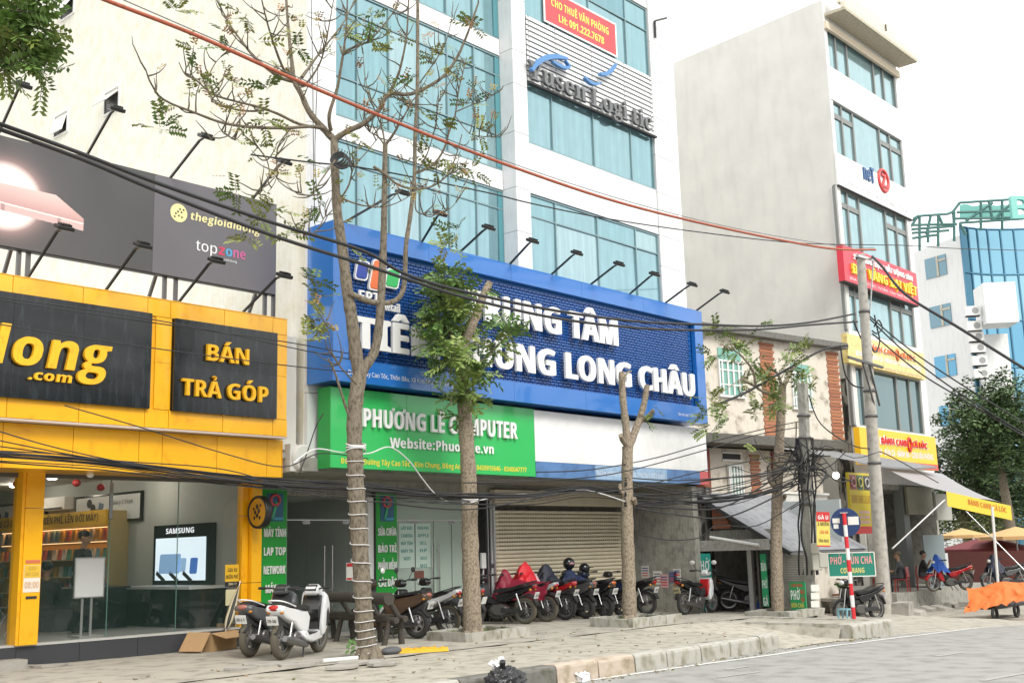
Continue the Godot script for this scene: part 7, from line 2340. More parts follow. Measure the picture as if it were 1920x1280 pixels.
func poles_and_cables() -> void:
	# round concrete pole by the restaurant
	var b := atd(1659, 1152, 30.0)
	var tp := atd(1614, 476, 30.0)
	var t := thing("utility_pole", "tall round concrete utility pole with steel crossarms near the restaurant", "utility pole", b)
	var m := MB.new()
	m.tube([b + V(0, -0.4, 0), b.lerp(tp, 0.25), b.lerp(tp, 0.5), b.lerp(tp, 0.75), tp], [0.185, 0.17, 0.15, 0.13, 0.11], 16)
	part(t, "shaft", m, detail(M(Color(0.52, 0.49, 0.44), 0.9, 0.0, tx.blot, Vector3.ONE * 0.6), tx.grain, Vector3.ONE * 3.0))
	for f in [0.99, 0.84, 0.55, 0.42, 0.62]:
		var mb := MB.new()
		var c := b.lerp(tp, f)
		mb.torus(lerpf(0.185, 0.11, f) + 0.012, 0.02, 18, 6, TB(c), 2.0)
		part(t, "steel_band", mb, mats.mullion)
	var ex := V(1, 0, 0.05)
	var c1 := b.lerp(tp, 0.985)
	sbar(t, "crossarm", c1 + V(-0.45, 0, 0.12), c1 + V(0.55, 0.05, 0.12), 0.06, mats.alu)
	sbar(t, "crossarm_brace", c1 + V(0.5, 0.02, 0.12), b.lerp(tp, 0.83) + V(0.1, 0, 0.1), 0.03, mats.alu)
	var c2 := b.lerp(tp, 0.71)
	sbar(t, "crossarm", c2 + V(-1.35, -0.12, 0.1), c2 + V(0.45, -0.22, 0.2), 0.06, mats.mullion)
	sbar(t, "crossarm_brace", c2 + V(-0.6, -0.15, 0.12), b.lerp(tp, 0.575) + V(0, 0, 0.12), 0.04, mats.mullion)
	sbar(t, "crossarm_brace", c2 + V(-0.25, -0.15, 0.14), b.lerp(tp, 0.58) + V(0.25, 0, 0.14), 0.05, mats.mullion)
	for i in 9:
		bx(t, "pasted_notice", b + V(-0.05 + 0.02 * sin(i * 2.0), 0.45 + i * 0.2, 0) + (cam_o - b).normalized() * 0.19, V(0.16 + 0.06 * sin(i * 3.1), 0.14, 0.006), mats.paper, V(0, -0.9, 0.08 * sin(i * 5.0)))
	var rub := thing("concrete_lump", "broken concrete lump at the foot of the round utility pole", "rubble", b)
	var rb := MB.new()
	rb.rough_box(b + V(0.3, 0.05, 0.35), V(0.6, 0.45, 0.5), 0.08, rng)
	rb.rough_box(b + V(0.95, -0.05, 0.5), V(0.4, 0.25, 0.4), 0.07, rng)
	part(rub, "lump", rb, mats.concrete)
	# square pole wrapped in cables
	var s0 := atd(1521, 1152, 27.0)
	var s1 := atd(1506, 738, 27.0)
	var q := thing("square_pole", "old square concrete pole buried in tangled cables and meter boxes", "utility pole", s0)
	var qm := MB.new()
	var up := (s1 - s0).normalized()
	qm.box((s0 + s1) * 0.5, V(0.17, s0.distance_to(s1) + 0.5, 0.2), Basis(V(1, 0, 0), up, V(1, 0, 0).cross(up).normalized()))
	part(q, "shaft", qm, mats.dirty)
	for e in [[1531, 1052, 0.24, 0.42, 0.18], [1545, 1050, 0.28, 0.34, 0.2], [1527, 1028, 0.2, 0.25, 0.15]]:
		cbx(q, "meter_box", atd(e[0], e[1], 26.7), V(e[2], e[3], e[4]), 0.02, M(Color(0.42, 0.41, 0.36), 0.6), V(0, -0.8, 0))
	for i in 4:
		bx(q, "pasted_notice", atd(1529, 1102 + i * 15, 26.72), V(0.2, 0.15, 0.01), mats.paper if i != 3 else M(G(0.4), 0.8), V(0, -0.8, 0))
	for f in [0.5, 0.56, 0.63, 0.8, 0.9]:
		var mb := MB.new()
		mb.torus(0.15, 0.02, 14, 5, TB(s0.lerp(s1, f)), 1.5)
		part(q, "steel_band", mb, mats.mullion)
	# thick cables hugging the pole
	for i in 7:
		var o := V(cos(i * 0.9 + 1.5) * 0.19, 0, sin(i * 0.9 + 1.5) * 0.2)
		var pts := []
		for k in 9:
			pts.append(s0.lerp(s1, 0.18 + 0.62 * k / 8.0) + o + V(rng.randf_range(-0.05, 0.05), 0, rng.randf_range(-0.05, 0.05)))
		cable("pole_cable", "black cable running down the square pole", pts, 0.022, mats.cable, "cables running down the square pole", 5, 3)
	# tangle round the square pole's upper part
	for i in 46:
		var c := atd(rng.randf_range(1440, 1565), rng.randf_range(838, 900), rng.randf_range(26.2, 27.8))
		var d := V(rng.randf_range(-1, 1), rng.randf_range(-0.35, 0.35), rng.randf_range(-0.5, 0.5)).normalized()
		var l := rng.randf_range(0.5, 1.3)
		var k := s0.lerp(s1, rng.randf_range(0.62, 0.72))
		cable("tangled_cable", "black looped cable in the tangle round the square pole", [k, c + V(0, rng.randf_range(-0.15, 0.2), 0), c + d * l * 0.5 + V(0, -0.12, 0), c + d * l], rng.randf_range(0.008, 0.016), mats.cable, "tangled cables round the square pole", 5, 4)
	# banner on the square pole
	var bn := thing("pole_banner", "yellow and red vertical paper banner tied to the square pole", "banner", atd(1544, 990, 26.4))
	var bc := atd(1544, 992, 26.4)
	var bb_ := Basis(Vector3.UP, -0.84) * Basis(V(0, 0, 1), -0.05)
	var bm := MB.new()
	bm.box(bc, V(0.31, 0.8, 0.012), bb_)
	part(bn, "sheet", bm, M(Color(0.72, 0.58, 0.12), 0.6))
	var bm2 := MB.new()
	bm2.box(bc + bb_ * V(0, 0.29, 0.008), V(0.31, 0.22, 0.006), bb_)
	part(bn, "red_band", bm2, mats.red)
	var bm3 := MB.new()
	bm3.box(bc + bb_ * V(0, -0.385, 0.008), V(0.31, 0.03, 0.006), bb_)
	part(bn, "red_band", bm3, mats.red)
	txt(bn, "lettering", "GÀ Ủ", sans_b, Transform3D(bb_, bc + bb_ * V(-0.12, 0.23, 0.012)), 0.24, 0.09, 0.0, mats.letter_white)
	txt(bn, "lettering", "3 MIỀN", sans_b, Transform3D(bb_, bc + bb_ * V(-0.13, 0.08, 0.008)), 0.26, 0.08, 0.0, mats.dark)
	txt(bn, "lettering", "LẨU GÀ", sans_b, Transform3D(bb_, bc + bb_ * V(-0.08, -0.1, 0.008)), 0.2, 0.07, 0.0, mats.red)
	txt(bn, "lettering", "TẬN NƠI", sans_b, Transform3D(bb_, bc + bb_ * V(-0.12, -0.3, 0.008)), 0.24, 0.07, 0.0, mats.dark)
	# long cables
	var zc := -12.9
	var zp := tp.z
	cable("red_conduit", "thick rust red conduit sagging across the upper facades", zpath([[120, -35], [190, -3], [365, 65], [555, 150], [750, 232], [940, 305], [1130, 370], [1280, 410], [1450, 447], [1560, 466], [1642, 468]], zc, zp), 0.029, mats.cable_red, "", 8)
	cable("carrier_wire", "thin steel wire just above the rust red conduit", zpath([[140, -40], [220, -5], [420, 82], [640, 180], [940, 299], [1180, 378], [1380, 428], [1560, 459], [1640, 465]], zc, zp), 0.008, mats.mullion, "", 5)
	cable("twin_cable", "upper of two thick black cables crossing the billboard and blue sign", zpath([[-30, 222], [150, 287], [300, 345], [510, 417], [680, 470], [763, 515], [885, 550], [1047, 583], [1200, 603], [1320, 608], [1430, 611], [1520, 604], [1604, 588]], -12.6, zp), 0.026, mats.cable, "twin black cables across the facades")
	cable("twin_cable", "lower of two thick black cables crossing the billboard and blue sign", zpath([[-30, 232], [150, 297], [300, 360], [510, 441], [680, 495], [763, 523], [885, 561], [1047, 597], [1200, 615], [1320, 619], [1430, 617], [1520, 609], [1608, 603]], -12.4, zp), 0.026, mats.cable, "twin black cables across the facades")
	cable("high_wire", "thin black wire crossing the teal windows and the grey tower", zpath([[470, 290], [579, 304], [700, 318], [909, 360], [995, 381], [1122, 407], [1280, 431], [1465, 453], [1566, 458], [1700, 460], [1800, 466], [1960, 470]], -13.5, -13.0), 0.014, mats.cable, "", 5)
	cable("service_cable", "thick black cable from the pole top down to the right edge", [tp + V(0.5, 0, 0.1), atd(1655, 500, 29.5), atd(1700, 553, 28.5), atd(1800, 615, 27), atd(1960, 715, 25)], 0.035, mats.cable, "cables leaving the round pole to the right")
	var k := 0
	for e in [[[1628, 590], [1700, 650], [1790, 712], [1900, 780], [1990, 835]], [[1630, 596], [1700, 662], [1790, 730], [1900, 800], [1990, 850]], [[1636, 625], [1720, 695], [1800, 745], [1900, 805], [1990, 860]]]:
		cable("service_cable", ["upper of three black cables falling right from the pole middle", "middle of three black cables falling right from the pole middle", "lowest of three black cables falling right from the pole middle"][k], zpath(e, b.z + 0.1, b.z + 4.0), 0.022, mats.cable, "cables leaving the round pole to the right")
		k += 1
	for e in [[[1612, 590], [1625, 620], [1640, 660], [1650, 640], [1644, 610], [1640, 590]], [[1600, 600], [1618, 640], [1636, 668], [1628, 640]], [[1576, 648], [1585, 700], [1600, 722], [1622, 727]], [[1640, 612], [1648, 600], [1655, 615], [1645, 625], [1636, 620]]]:
		cable("drip_loop", "black drip loop of cable hanging at the round utility pole", zpath(e, b.z + 0.25, b.z + 0.3), 0.022, mats.cable, "drip loops at the round pole")
	cable("stay_cable", "black cable from the slim tree up to the pole bracket", zpath([[1340, 760], [1400, 735], [1480, 690], [1545, 655], [1590, 648]], -13.5, b.z), 0.03, mats.cable)
	cable("stay_cable", "black line from the square pole top down to the restaurant", [s1 + V(0, -0.05, 0.15), atd(1540, 795, 27.5), atd(1600, 835, 29), atd(1660, 850, 31), atd(1760, 905, 36)], 0.016, mats.cable)
	# the low bundle that hangs from tree to tree
	var base := [[-40, 852], [100, 862], [220, 874], [400, 897], [520, 910], [690, 921], [790, 930], [880, 934], [1000, 932], [1090, 921], [1165, 928]]
	for i in 12:
		var pts := []
		var off := rng.randf_range(-14, 16)
		var ph := rng.randf() * 6.0
		for j in base.size():
			pts.append(atz(base[j][0], base[j][1] + off * (0.7 + 0.3 * sin(j * 0.9 + ph)) + rng.randf_range(-2, 2), lerpf(-14.6, -14.3, j / 10.0) + rng.randf_range(-0.12, 0.12)))
		cable("bundle_cable", "black cable in the low bundle hanging from tree to tree", pts, rng.randf_range(0.006, 0.014), mats.cable, "low cable bundle along the shops", 5, 4)
	var k3 := 0
	for e in [[[-30, 820], [120, 850], [300, 880], [500, 905], [660, 915]], [[-30, 800], [100, 838], [260, 872], [480, 905], [660, 918]], [[-30, 833], [200, 862], [420, 880], [560, 922], [690, 940], [880, 940]], [[120, 760], [260, 800], [420, 850], [530, 875], [600, 850], [690, 860]], [[-20, 555], [200, 585], [400, 620], [560, 655], [690, 680]], [[-20, 605], [200, 640], [400, 668], [580, 690], [690, 700]], [[-20, 560], [300, 607], [530, 640], [690, 670]]]:
		cable("shop_wire", ["first of the thin wires drooping before the yellow fascia", "second of the thin wires drooping before the yellow fascia", "third of the thin wires drooping before the yellow fascia", "thin wire falling from the black board to the leftmost tree", "upper thin wire crossing the black sign boards", "lower thin wire crossing the black sign boards", "middle thin wire crossing the black sign boards"][k3], zpath(e, -14.9, -13.8), 0.009, mats.cable, "thin wires before the phone shop", 5)
		k3 += 1
	# fan of cables from the forked tree to the square pole
	for i in 16:
		var y0 := rng.randf_range(895, 960)
		var a := atz(1172, y0, -14.2)
		var e := s0.lerp(s1, rng.randf_range(0.6, 0.72)) + V(rng.randf_range(-0.1, 0.1), 0, rng.randf_range(-0.1, 0.1))
		var mid := a.lerp(e, 0.5) + V(0, rng.randf_range(-0.75, -0.1), 0)
		cable("fan_cable", "black cable fanning from the forked tree to the square pole", [a, a.lerp(mid, 0.5) + V(0, -0.06, 0), mid, mid.lerp(e, 0.5) + V(0, -0.08, 0), e], rng.randf_range(0.008, 0.022), mats.cable, "cables from the forked tree to the square pole", 5, 4)
	for e in [[[1005, 885], [1110, 880], [1230, 858], [1335, 828], [1450, 800], [1500, 790]], [[870, 905], [1000, 902], [1150, 888], [1300, 850], [1420, 815], [1505, 800]], [[700, 940], [880, 955], [1050, 925], [1170, 918], [1330, 880], [1505, 845]], [[1190, 1000], [1250, 1012], [1310, 1008], [1345, 985], [1420, 985], [1500, 940]]]:
		cable("crossing_wire", "black wire crossing from the shop signs towards the square pole", zpath(e, -14.6, s0.z), 0.012, mats.cable, "wires towards the square pole", 5)
	# pale cable looped from tree to tree
	cable("pale_cable", "pale loose cable looping from the leftmost tree to the leafy pollard", zpath([[550, 868], [590, 842], [640, 848], [690, 850], [730, 838], [765, 862], [790, 895], [815, 925], [845, 942], [882, 946]], -13.3, -14.7), 0.011, mats.cable_white)
	cable("pale_cable", "pale loose cable between the leafy pollard and the forked tree", zpath([[882, 942], [950, 928], [1030, 925], [1090, 918], [1130, 926], [1172, 940]], -14.75, -14.1), 0.011, mats.cable_white)
	for e in [[688, 845, -13.5, 0.15, 0], [884, 944, -14.9, 0.165, 1]]:
		var w := thing("wire_wrap", ["white wire wrapped round the leftmost trunk at cable height", "white wire wrapped round the leafy pollard at cable height"][e[4]], "wire", atz(e[0] - 22, e[1], e[2]))
		var c := atz(667 if e[4] == 0 else 880, e[1], e[2])
		var mb := MB.new()
		for i in 3:
			mb.torus(e[3], 0.013, 18, 5, Transform3D(Basis(V(1, 0, 0.4).normalized(), 0.25 * (i - 1)), c + V(0, 0.05 * i, 0)))
		part(w, "loops", mb, mats.cable_white)
	for e in [[[583, -5], [586, 150], [588, 330], [592, 480]], [[596, 120], [590, 300], [600, 400]]]:
		cable("wall_wire", "thin dark wire hanging down the tower corner above the blue sign", zpath(e, -16.35, -16.35), 0.008, mats.cable, "thin wires on the tower corner", 5)
	# dark wires hanging in from the left lower corner of the tower's side wall
	cable("drop_wire", "thin black wire dropping down the tower's lower side wall", zpath([[606, 775], [592, 800], [575, 850], [560, 890]], -15.4, -15.4), 0.01, mats.cable, "", 5)

# ---------------------------------------------------------------- motorbikes: x forward, y up, z to the right
func V2(a: Array) -> PackedVector2Array:
	var o := PackedVector2Array()
	for p in a:
		o.append(Vector2(p[0], p[1]))
	return o
func slab(parent: Node, called: String, pts: Array, hw: float, bevel: float, m: Material, zo := 0.0) -> MeshInstance3D:
	var mb := MB.new()
	mb.prism(V2(pts), hw, bevel, TB(V(0, 0, zo)), true)
	return part(parent, called, mb, m)

var wheel_cache := {}
func wheel(parent: Node, x: float, r: float, tw: float, rim: Material, tyre: Material, spokes: int) -> void:
	var key := "%.3f %.3f %d" % [r, tw, spokes]
	if not wheel_cache.has(key):
		var ty := MB.new()
		ty.torus(r - tw, tw, 36, 10, Transform3D(Basis(V(1, 0, 0), PI / 2), Vector3.ZERO), 0.92)
		var rm := MB.new()
		var xf := Transform3D(Basis(V(1, 0, 0), PI / 2), Vector3.ZERO)
		var ri := r - tw * 1.75
		rm.lathe([Vector2(ri - 0.022, -0.03), Vector2(ri + 0.008, -0.035), Vector2(ri + 0.008, 0.035), Vector2(ri - 0.022, 0.03), Vector2(ri - 0.022, -0.03)], 32, xf)
		rm.lathe([Vector2(0, -0.06), Vector2(0.05, -0.06), Vector2(0.055, 0.0), Vector2(0.05, 0.06), Vector2(0, 0.06)], 16, xf)
		for i in spokes:
			var a := TAU * i / spokes
			var d := V(cos(a), sin(a), 0)
			if spokes <= 6:
				rm.box(d * ri * 0.5, V(ri * 0.95, 0.035, 0.025), Basis(d, V(-d.y, d.x, 0), V(0, 0, 1)))
			else:
				var e := V(cos(a + 0.25), sin(a + 0.25), 0)
				rm.tube([d * 0.05 + V(0, 0, 0.03 if i % 2 else -0.03), e * ri], [0.004], 4, false)
		wheel_cache[key] = [ty.commit(), rm.commit()]
	var w := Node3D.new()
	w.name = "wheel"
	parent.add_child(w, true)
	w.position = V(x, r, 0)
	org[w] = Vector3.ZERO
	pmesh(w, "tyre", wheel_cache[key][0], tyre, Vector3.ZERO)
	pmesh(w, "rim", wheel_cache[key][1], rim, Vector3.ZERO)

func bike(label: String, rear: Vector3, front: Vector3, c: Dictionary) -> Node3D:
	var d := front - rear
	d.y = 0
	d = d.normalized()
	var wb := 0.62
	var pos := rear + d * wb
	pos.y = c.get("y", gy(pos.x))
	var t := thing("motor_scooter" if c.scooter else "motorbike", label, "motorbike", pos, "parked motorbikes", atan2(-d.z, d.x), true)
	var body: Material = c.body
	var acc: Material = c.get("accent", body)
	var seat: Material = c.get("seat", mats.black)
	var dk: Material = mats.dark
	var chrome: Material = mats.steel
	var r: float = 0.285 if not c.scooter else c.get("r", 0.275)
	var tyre: Material = c.get("tyre", mats.rubber)
	var rim: Material = c.get("rim", M(Color(0.25, 0.25, 0.25), 0.4, 0.7))
	wheel(t, wb, r, 0.042 if not c.scooter else 0.055, rim, tyre, c.get("spokes", 5 if c.scooter else 24))
	wheel(t, -wb, r, 0.046 if not c.scooter else 0.065, rim, tyre, c.get("spokes", 5 if c.scooter else 24))
	# fork
	for s: float in [-1.0, 1.0]:
		bar(t, "fork", V(wb, r, s * 0.085), V(0.47, 0.82, s * 0.075), 0.02, chrome if not c.scooter else dk, 7)
	# front mudguard: arc over the tyre
	var mg := MB.new()
	for i in 9:
		var a0 := lerpf(0.35, 2.35, i / 9.0)
		var a1 := lerpf(0.35, 2.35, (i + 1) / 9.0)
		var R: float = r + 0.03
		var p0 := V(wb + cos(a0) * R, r + sin(a0) * R, 0)
		var p1 := V(wb + cos(a1) * R, r + sin(a1) * R, 0)
		mg.quad(p0 + V(0, 0, 0.06), p1 + V(0, 0, 0.06), p1 - V(0, 0, 0.06), p0 - V(0, 0, 0.06))
		for s: float in [-1.0, 1.0]:
			var q0 := V(wb + cos(a0) * (R - 0.06), r + sin(a0) * (R - 0.06), s * 0.072)
			var q1 := V(wb + cos(a1) * (R - 0.06), r + sin(a1) * (R - 0.06), s * 0.072)
			mg.quad(p0 + V(0, 0, s * 0.06), q0, q1, p1 + V(0, 0, s * 0.06))
	part(t, "front_mudguard", mg, acc)
	if c.scooter:
		# leg shield, apron, floor, tunnel, tail
		slab(t, "leg_shield", [[0.30, 0.30], [0.40, 0.28], [0.52, 0.42], [0.60, 0.62], [0.60, 0.80], [0.53, 0.95], [0.44, 0.98], [0.40, 0.80], [0.34, 0.55]], 0.235, 0.05, body)
		slab(t, "shield_lining", [[0.28, 0.36], [0.34, 0.36], [0.40, 0.75], [0.44, 0.93], [0.40, 0.93], [0.33, 0.75]], 0.17, 0.02, c.get("lining", dk))
		slab(t, "side_skirt", [[0.42, 0.24], [0.46, 0.34], [0.30, 0.40], [-0.02, 0.34], [-0.10, 0.42], [-0.30, 0.40], [-0.12, 0.25], [0.1, 0.20]], 0.19, 0.04, body)
		slab(t, "floor_board", [[-0.05, 0.335], [0.33, 0.335], [0.33, 0.37], [-0.05, 0.37]], 0.18, 0.01, dk)
		slab(t, "rear_body", [[0.0, 0.38], [0.06, 0.60], [-0.02, 0.70], [-0.30, 0.74], [-0.62, 0.79], [-0.86, 0.83], [-0.90, 0.77], [-0.72, 0.62], [-0.45, 0.50], [-0.2, 0.38]], 0.165, 0.06, body)
		slab(t, "under_tail", [[-0.15, 0.38], [-0.45, 0.5], [-0.80, 0.66], [-0.84, 0.62], [-0.80, 0.50], [-0.9, 0.40], [-0.86, 0.38], [-0.72, 0.52], [-0.4, 0.40]], 0.07, 0.02, dk)
		slab(t, "seat", [[0.07, 0.70], [0.06, 0.76], [-0.05, 0.80], [-0.28, 0.80], [-0.40, 0.83], [-0.66, 0.87], [-0.76, 0.85], [-0.74, 0.80], [-0.30, 0.745], [-0.04, 0.715]], 0.145, 0.04, seat)
		slab(t, "side_panel", [[0.42, 0.42], [0.50, 0.46], [0.55, 0.62], [0.50, 0.74], [0.45, 0.66]], 0.238, 0.004, c.get("panel", dk))
		slab(t, "handlebar_cowl", [[0.30, 0.96], [0.36, 0.92], [0.50, 0.93], [0.57, 1.0], [0.54, 1.06], [0.44, 1.10], [0.34, 1.06]], 0.13, 0.045, body)
		slab(t, "instrument_panel", [[0.31, 1.0], [0.34, 0.97], [0.40, 1.09], [0.36, 1.08]], 0.10, 0.01, dk)
	else:
		slab(t, "leg_shield", [[0.26, 0.33], [0.36, 0.33], [0.46, 0.44], [0.50, 0.62], [0.47, 0.80], [0.41, 0.87], [0.36, 0.84], [0.36, 0.66], [0.30, 0.50]], 0.185, 0.03, body)
		slab(t, "shield_lining", [[0.25, 0.40], [0.30, 0.44], [0.36, 0.66], [0.37, 0.84], [0.33, 0.82], [0.28, 0.62]], 0.14, 0.02, c.get("lining", dk))
		slab(t, "frame_tunnel", [[0.36, 0.60], [0.28, 0.62], [0.12, 0.52], [-0.08, 0.54], [-0.12, 0.46], [0.1, 0.42], [0.3, 0.44]], 0.06, 0.015, dk)
		slab(t, "rear_body", [[-0.02, 0.46], [0.08, 0.62], [-0.1, 0.66], [-0.4, 0.70], [-0.70, 0.80], [-0.88, 0.85], [-0.90, 0.79], [-0.70, 0.68], [-0.40, 0.56], [-0.2, 0.47]], 0.115, 0.035, acc)
		slab(t, "seat", [[0.10, 0.66], [0.10, 0.72], [-0.08, 0.76], [-0.30, 0.775], [-0.60, 0.82], [-0.70, 0.83], [-0.70, 0.78], [-0.35, 0.70], [-0.05, 0.66]], 0.125, 0.03, seat)
		slab(t, "rear_mudguard", [[-0.45, 0.58], [-0.72, 0.64], [-0.86, 0.60], [-0.95, 0.40], [-0.92, 0.38], [-0.82, 0.54], [-0.70, 0.58], [-0.48, 0.54]], 0.06, 0.015, dk)
		slab(t, "handlebar_cowl", [[0.32, 0.96], [0.36, 0.90], [0.48, 0.90], [0.54, 0.96], [0.51, 1.03], [0.42, 1.06], [0.34, 1.02]], 0.10, 0.035, body)
	# headlamp
	var hl := MB.new()
	hl.ellipsoid(Transform3D(Basis().scaled(V(0.05, 0.06, 0.085)), V(0.535, 0.985 if c.scooter else 0.965, 0)), 12, 8)
	part(t, "headlamp", hl, mats.lens)
	# handlebar, grips, mirrors
	var hb := MB.new()
	hb.tube(smooth_path([V(0.30, 1.04, -0.34), V(0.36, 1.04, -0.2), V(0.42, 1.0, 0), V(0.36, 1.04, 0.2), V(0.30, 1.04, 0.34)]), [0.014], 7)
	part(t, "handlebar", hb, dk)
	for s: float in [-1.0, 1.0]:
		bar(t, "grip", V(0.315, 1.04, s * 0.27), V(0.285, 1.04, s * 0.38), 0.022, mats.rubber, 8)
		bar(t, "brake_lever", V(0.37, 1.03, s * 0.2), V(0.34, 1.02, s * 0.36), 0.008, chrome, 5)
		if c.get("mirrors", true):
			bar(t, "mirror_stem", V(0.36, 1.05, s * 0.22), V(0.33, 1.20, s * 0.30), 0.007, dk, 5)
			var mm := MB.new()
			mm.ellipsoid(Transform3D(Basis(Vector3.UP, 0.2).scaled(V(0.018, 0.055, 0.075)), V(0.325, 1.235, s * 0.32)), 12, 8)
			part(t, "mirror", mm, c.get("mirror", dk))
	# tail lamp, plate, rack
	var tl := MB.new()
	tl.ellipsoid(Transform3D(Basis().scaled(V(0.045, 0.045, 0.10)), V(-0.865, 0.785, 0)), 12, 8)
	part(t, "tail_light", tl, c.get("tail", M(Color(0.45, 0.02, 0.02), 0.15)))
	for s: float in [-1.0, 1.0]:
		var ind := MB.new()
		ind.ellipsoid(Transform3D(Basis().scaled(V(0.03, 0.03, 0.04)), V(-0.82, 0.72, s * 0.11)), 8, 6)
		part(t, "indicator", ind, M(Color(0.55, 0.22, 0.03), 0.2))
	var pl := MB.new()
	pl.box(V(-0.915, 0.60, 0), V(0.01, 0.14, 0.19), Basis(V(0, 0, 1), 0.35))
	var plo := part(t, "number_plate", pl, c.get("plate", M(Color(0.7, 0.7, 0.68), 0.5)))
	if c.get("number", "") != "":
		var pb := Basis(V(0, 0, 1), 0.35) * Basis(V(0, 0, 1), V(0, 1, 0), V(-1, 0, 0))
		txt(plo, "plate_number", c.number, sans_b, Transform3D(pb, V(-0.92, 0.575, 0) + pb * V(-0.075, 0, 0.004)), 0.15, 0.05, 0.0, mats.dark)
	var gr := MB.new()
	gr.tube(smooth_path([V(-0.45, 0.79, -0.15), V(-0.8, 0.88, -0.13), V(-0.9, 0.9, 0), V(-0.8, 0.88, 0.13), V(-0.45, 0.79, 0.15)]), [0.012], 6)
	part(t, "grab_rail", gr, c.get("railm", dk))
	# engine, chain case, exhaust, shocks, stand
	var en := MB.new()
	en.prism(V2([[0.16, 0.24], [0.2, 0.34], [0.1, 0.42], [-0.1, 0.42], [-0.22, 0.36], [-0.24, 0.24], [-0.1, 0.18], [0.08, 0.18]]) if not c.scooter else V2([[-0.15, 0.22], [-0.12, 0.34], [-0.3, 0.40], [-0.62, 0.34], [-0.68, 0.26], [-0.5, 0.2]]), 0.11, 0.03, Transform3D(), true)
	for i in 5:
		en.box(V(0.13, 0.27 + i * 0.03, 0) if not c.scooter else V(-0.2, 0.24 + i * 0.03, 0), V(0.14, 0.008, 0.2))
	en.lathe([Vector2(0, 0.10), Vector2(0.09, 0.10), Vector2(0.10, 0.12), Vector2(0.085, 0.14), Vector2(0, 0.14)], 16, Transform3D(Basis(V(1, 0, 0), PI / 2), V(-0.02 if not c.scooter else -0.35, 0.31, 0)))
	part(t, "engine", en, M(Color(0.16, 0.155, 0.15), 0.4, 0.6))
	slab(t, "chain_case", [[-0.1, 0.25], [-0.1, 0.34], [-0.66, 0.33], [-0.66, 0.24]], 0.02, 0.006, dk, -0.105)
	var exm := MB.new()
	exm.tube(smooth_path([V(0.12, 0.22, 0.09), V(0.0, 0.17, 0.12), V(-0.25, 0.22, 0.14), V(-0.8, 0.33, 0.155)]), [0.018, 0.02, 0.02, 0.022, 0.026, 0.035, 0.045, 0.05, 0.052, 0.054, 0.054, 0.052, 0.045], 10)
	part(t, "exhaust", exm, c.get("exhaust", M(Color(0.2, 0.2, 0.2), 0.35, 0.8)))
	for s: float in [-1.0, 1.0]:
		bar(t, "shock_absorber", V(-0.60, 0.30, s * 0.125), V(-0.48, 0.64, s * 0.12), 0.024, chrome, 8)
	var ss := MB.new()
	for s: float in [-1.0, 1.0]:
		ss.tube([V(-0.08, 0.2, s * 0.1), V(-0.22, 0.015, s * 0.16)], [0.013], 6)
	ss.tube([V(0.12, 0.2, -0.24), V(0.12, 0.2, 0.24)], [0.014], 6)
	part(t, "stand", ss, dk)
	return t

# draped cover: a tent of cloth pulled over handlebars and seat
func drape(label: String, p: Vector3, dir: Vector3, m: Material, ridge: Array, w0: float, hem: float, sd: int, stripe: Material = null) -> void:
	var t := thing("motorbike_cover", label, "cover", p, "cloth covers on the motorbikes", atan2(-dir.z, dir.x), true)
	var nz := FastNoiseLite.new()
	nz.seed = sd
	nz.frequency = 2.2
	var mb := MB.new()
	var st := MB.new()
	var nu := 22
	var nv := 14
	var P := func(u: float, v: float) -> Vector3:
		# u along the bike, v from -1 to 1 across
		var x := 0.0
		var h := 0.0
		for i in ridge.size() - 1:
			var a: float = float(i) / (ridge.size() - 1)
			var b: float = float(i + 1) / (ridge.size() - 1)
			if u >= a - 1e-6 and u <= b + 1e-6:
				var f := smoothstep(0.0, 1.0, (u - a) / (b - a))
				x = lerpf(ridge[i][0], ridge[i + 1][0], (u - a) / (b - a))
				h = lerpf(ridge[i][1], ridge[i + 1][1], f)
		var av := absf(v)
		var fall := pow(av, 1.4)
		var fold := nz.get_noise_2d(x * 3.0, v * 1.2) * 0.11 * av + sin(x * 26.0 + sd + v * 3.0) * 0.025 * av
		return V(x + nz.get_noise_2d(v * 2.0, x * 2.0) * 0.05, lerpf(h + nz.get_noise_2d(x * 2.5, v * 2.5 + 9.0) * 0.05, maxf(hem, h - 0.55) + nz.get_noise_2d(x * 4.0, sd) * 0.08, fall), signf(v) * (w0 * pow(av, 0.75) + fold))
	sheet(mb, func(u: float, v: float) -> Vector3: return P.call(u, v * 2.0 - 1.0), nu, nv, func(i: int, j: int) -> bool: return j > nv * 0.55 and j < nv * 0.8 and i > nu * 0.3, st if stripe else null)
	part(t, "cloth", mb, m)
	if stripe:
		part(t, "cloth_patch", st, stripe)

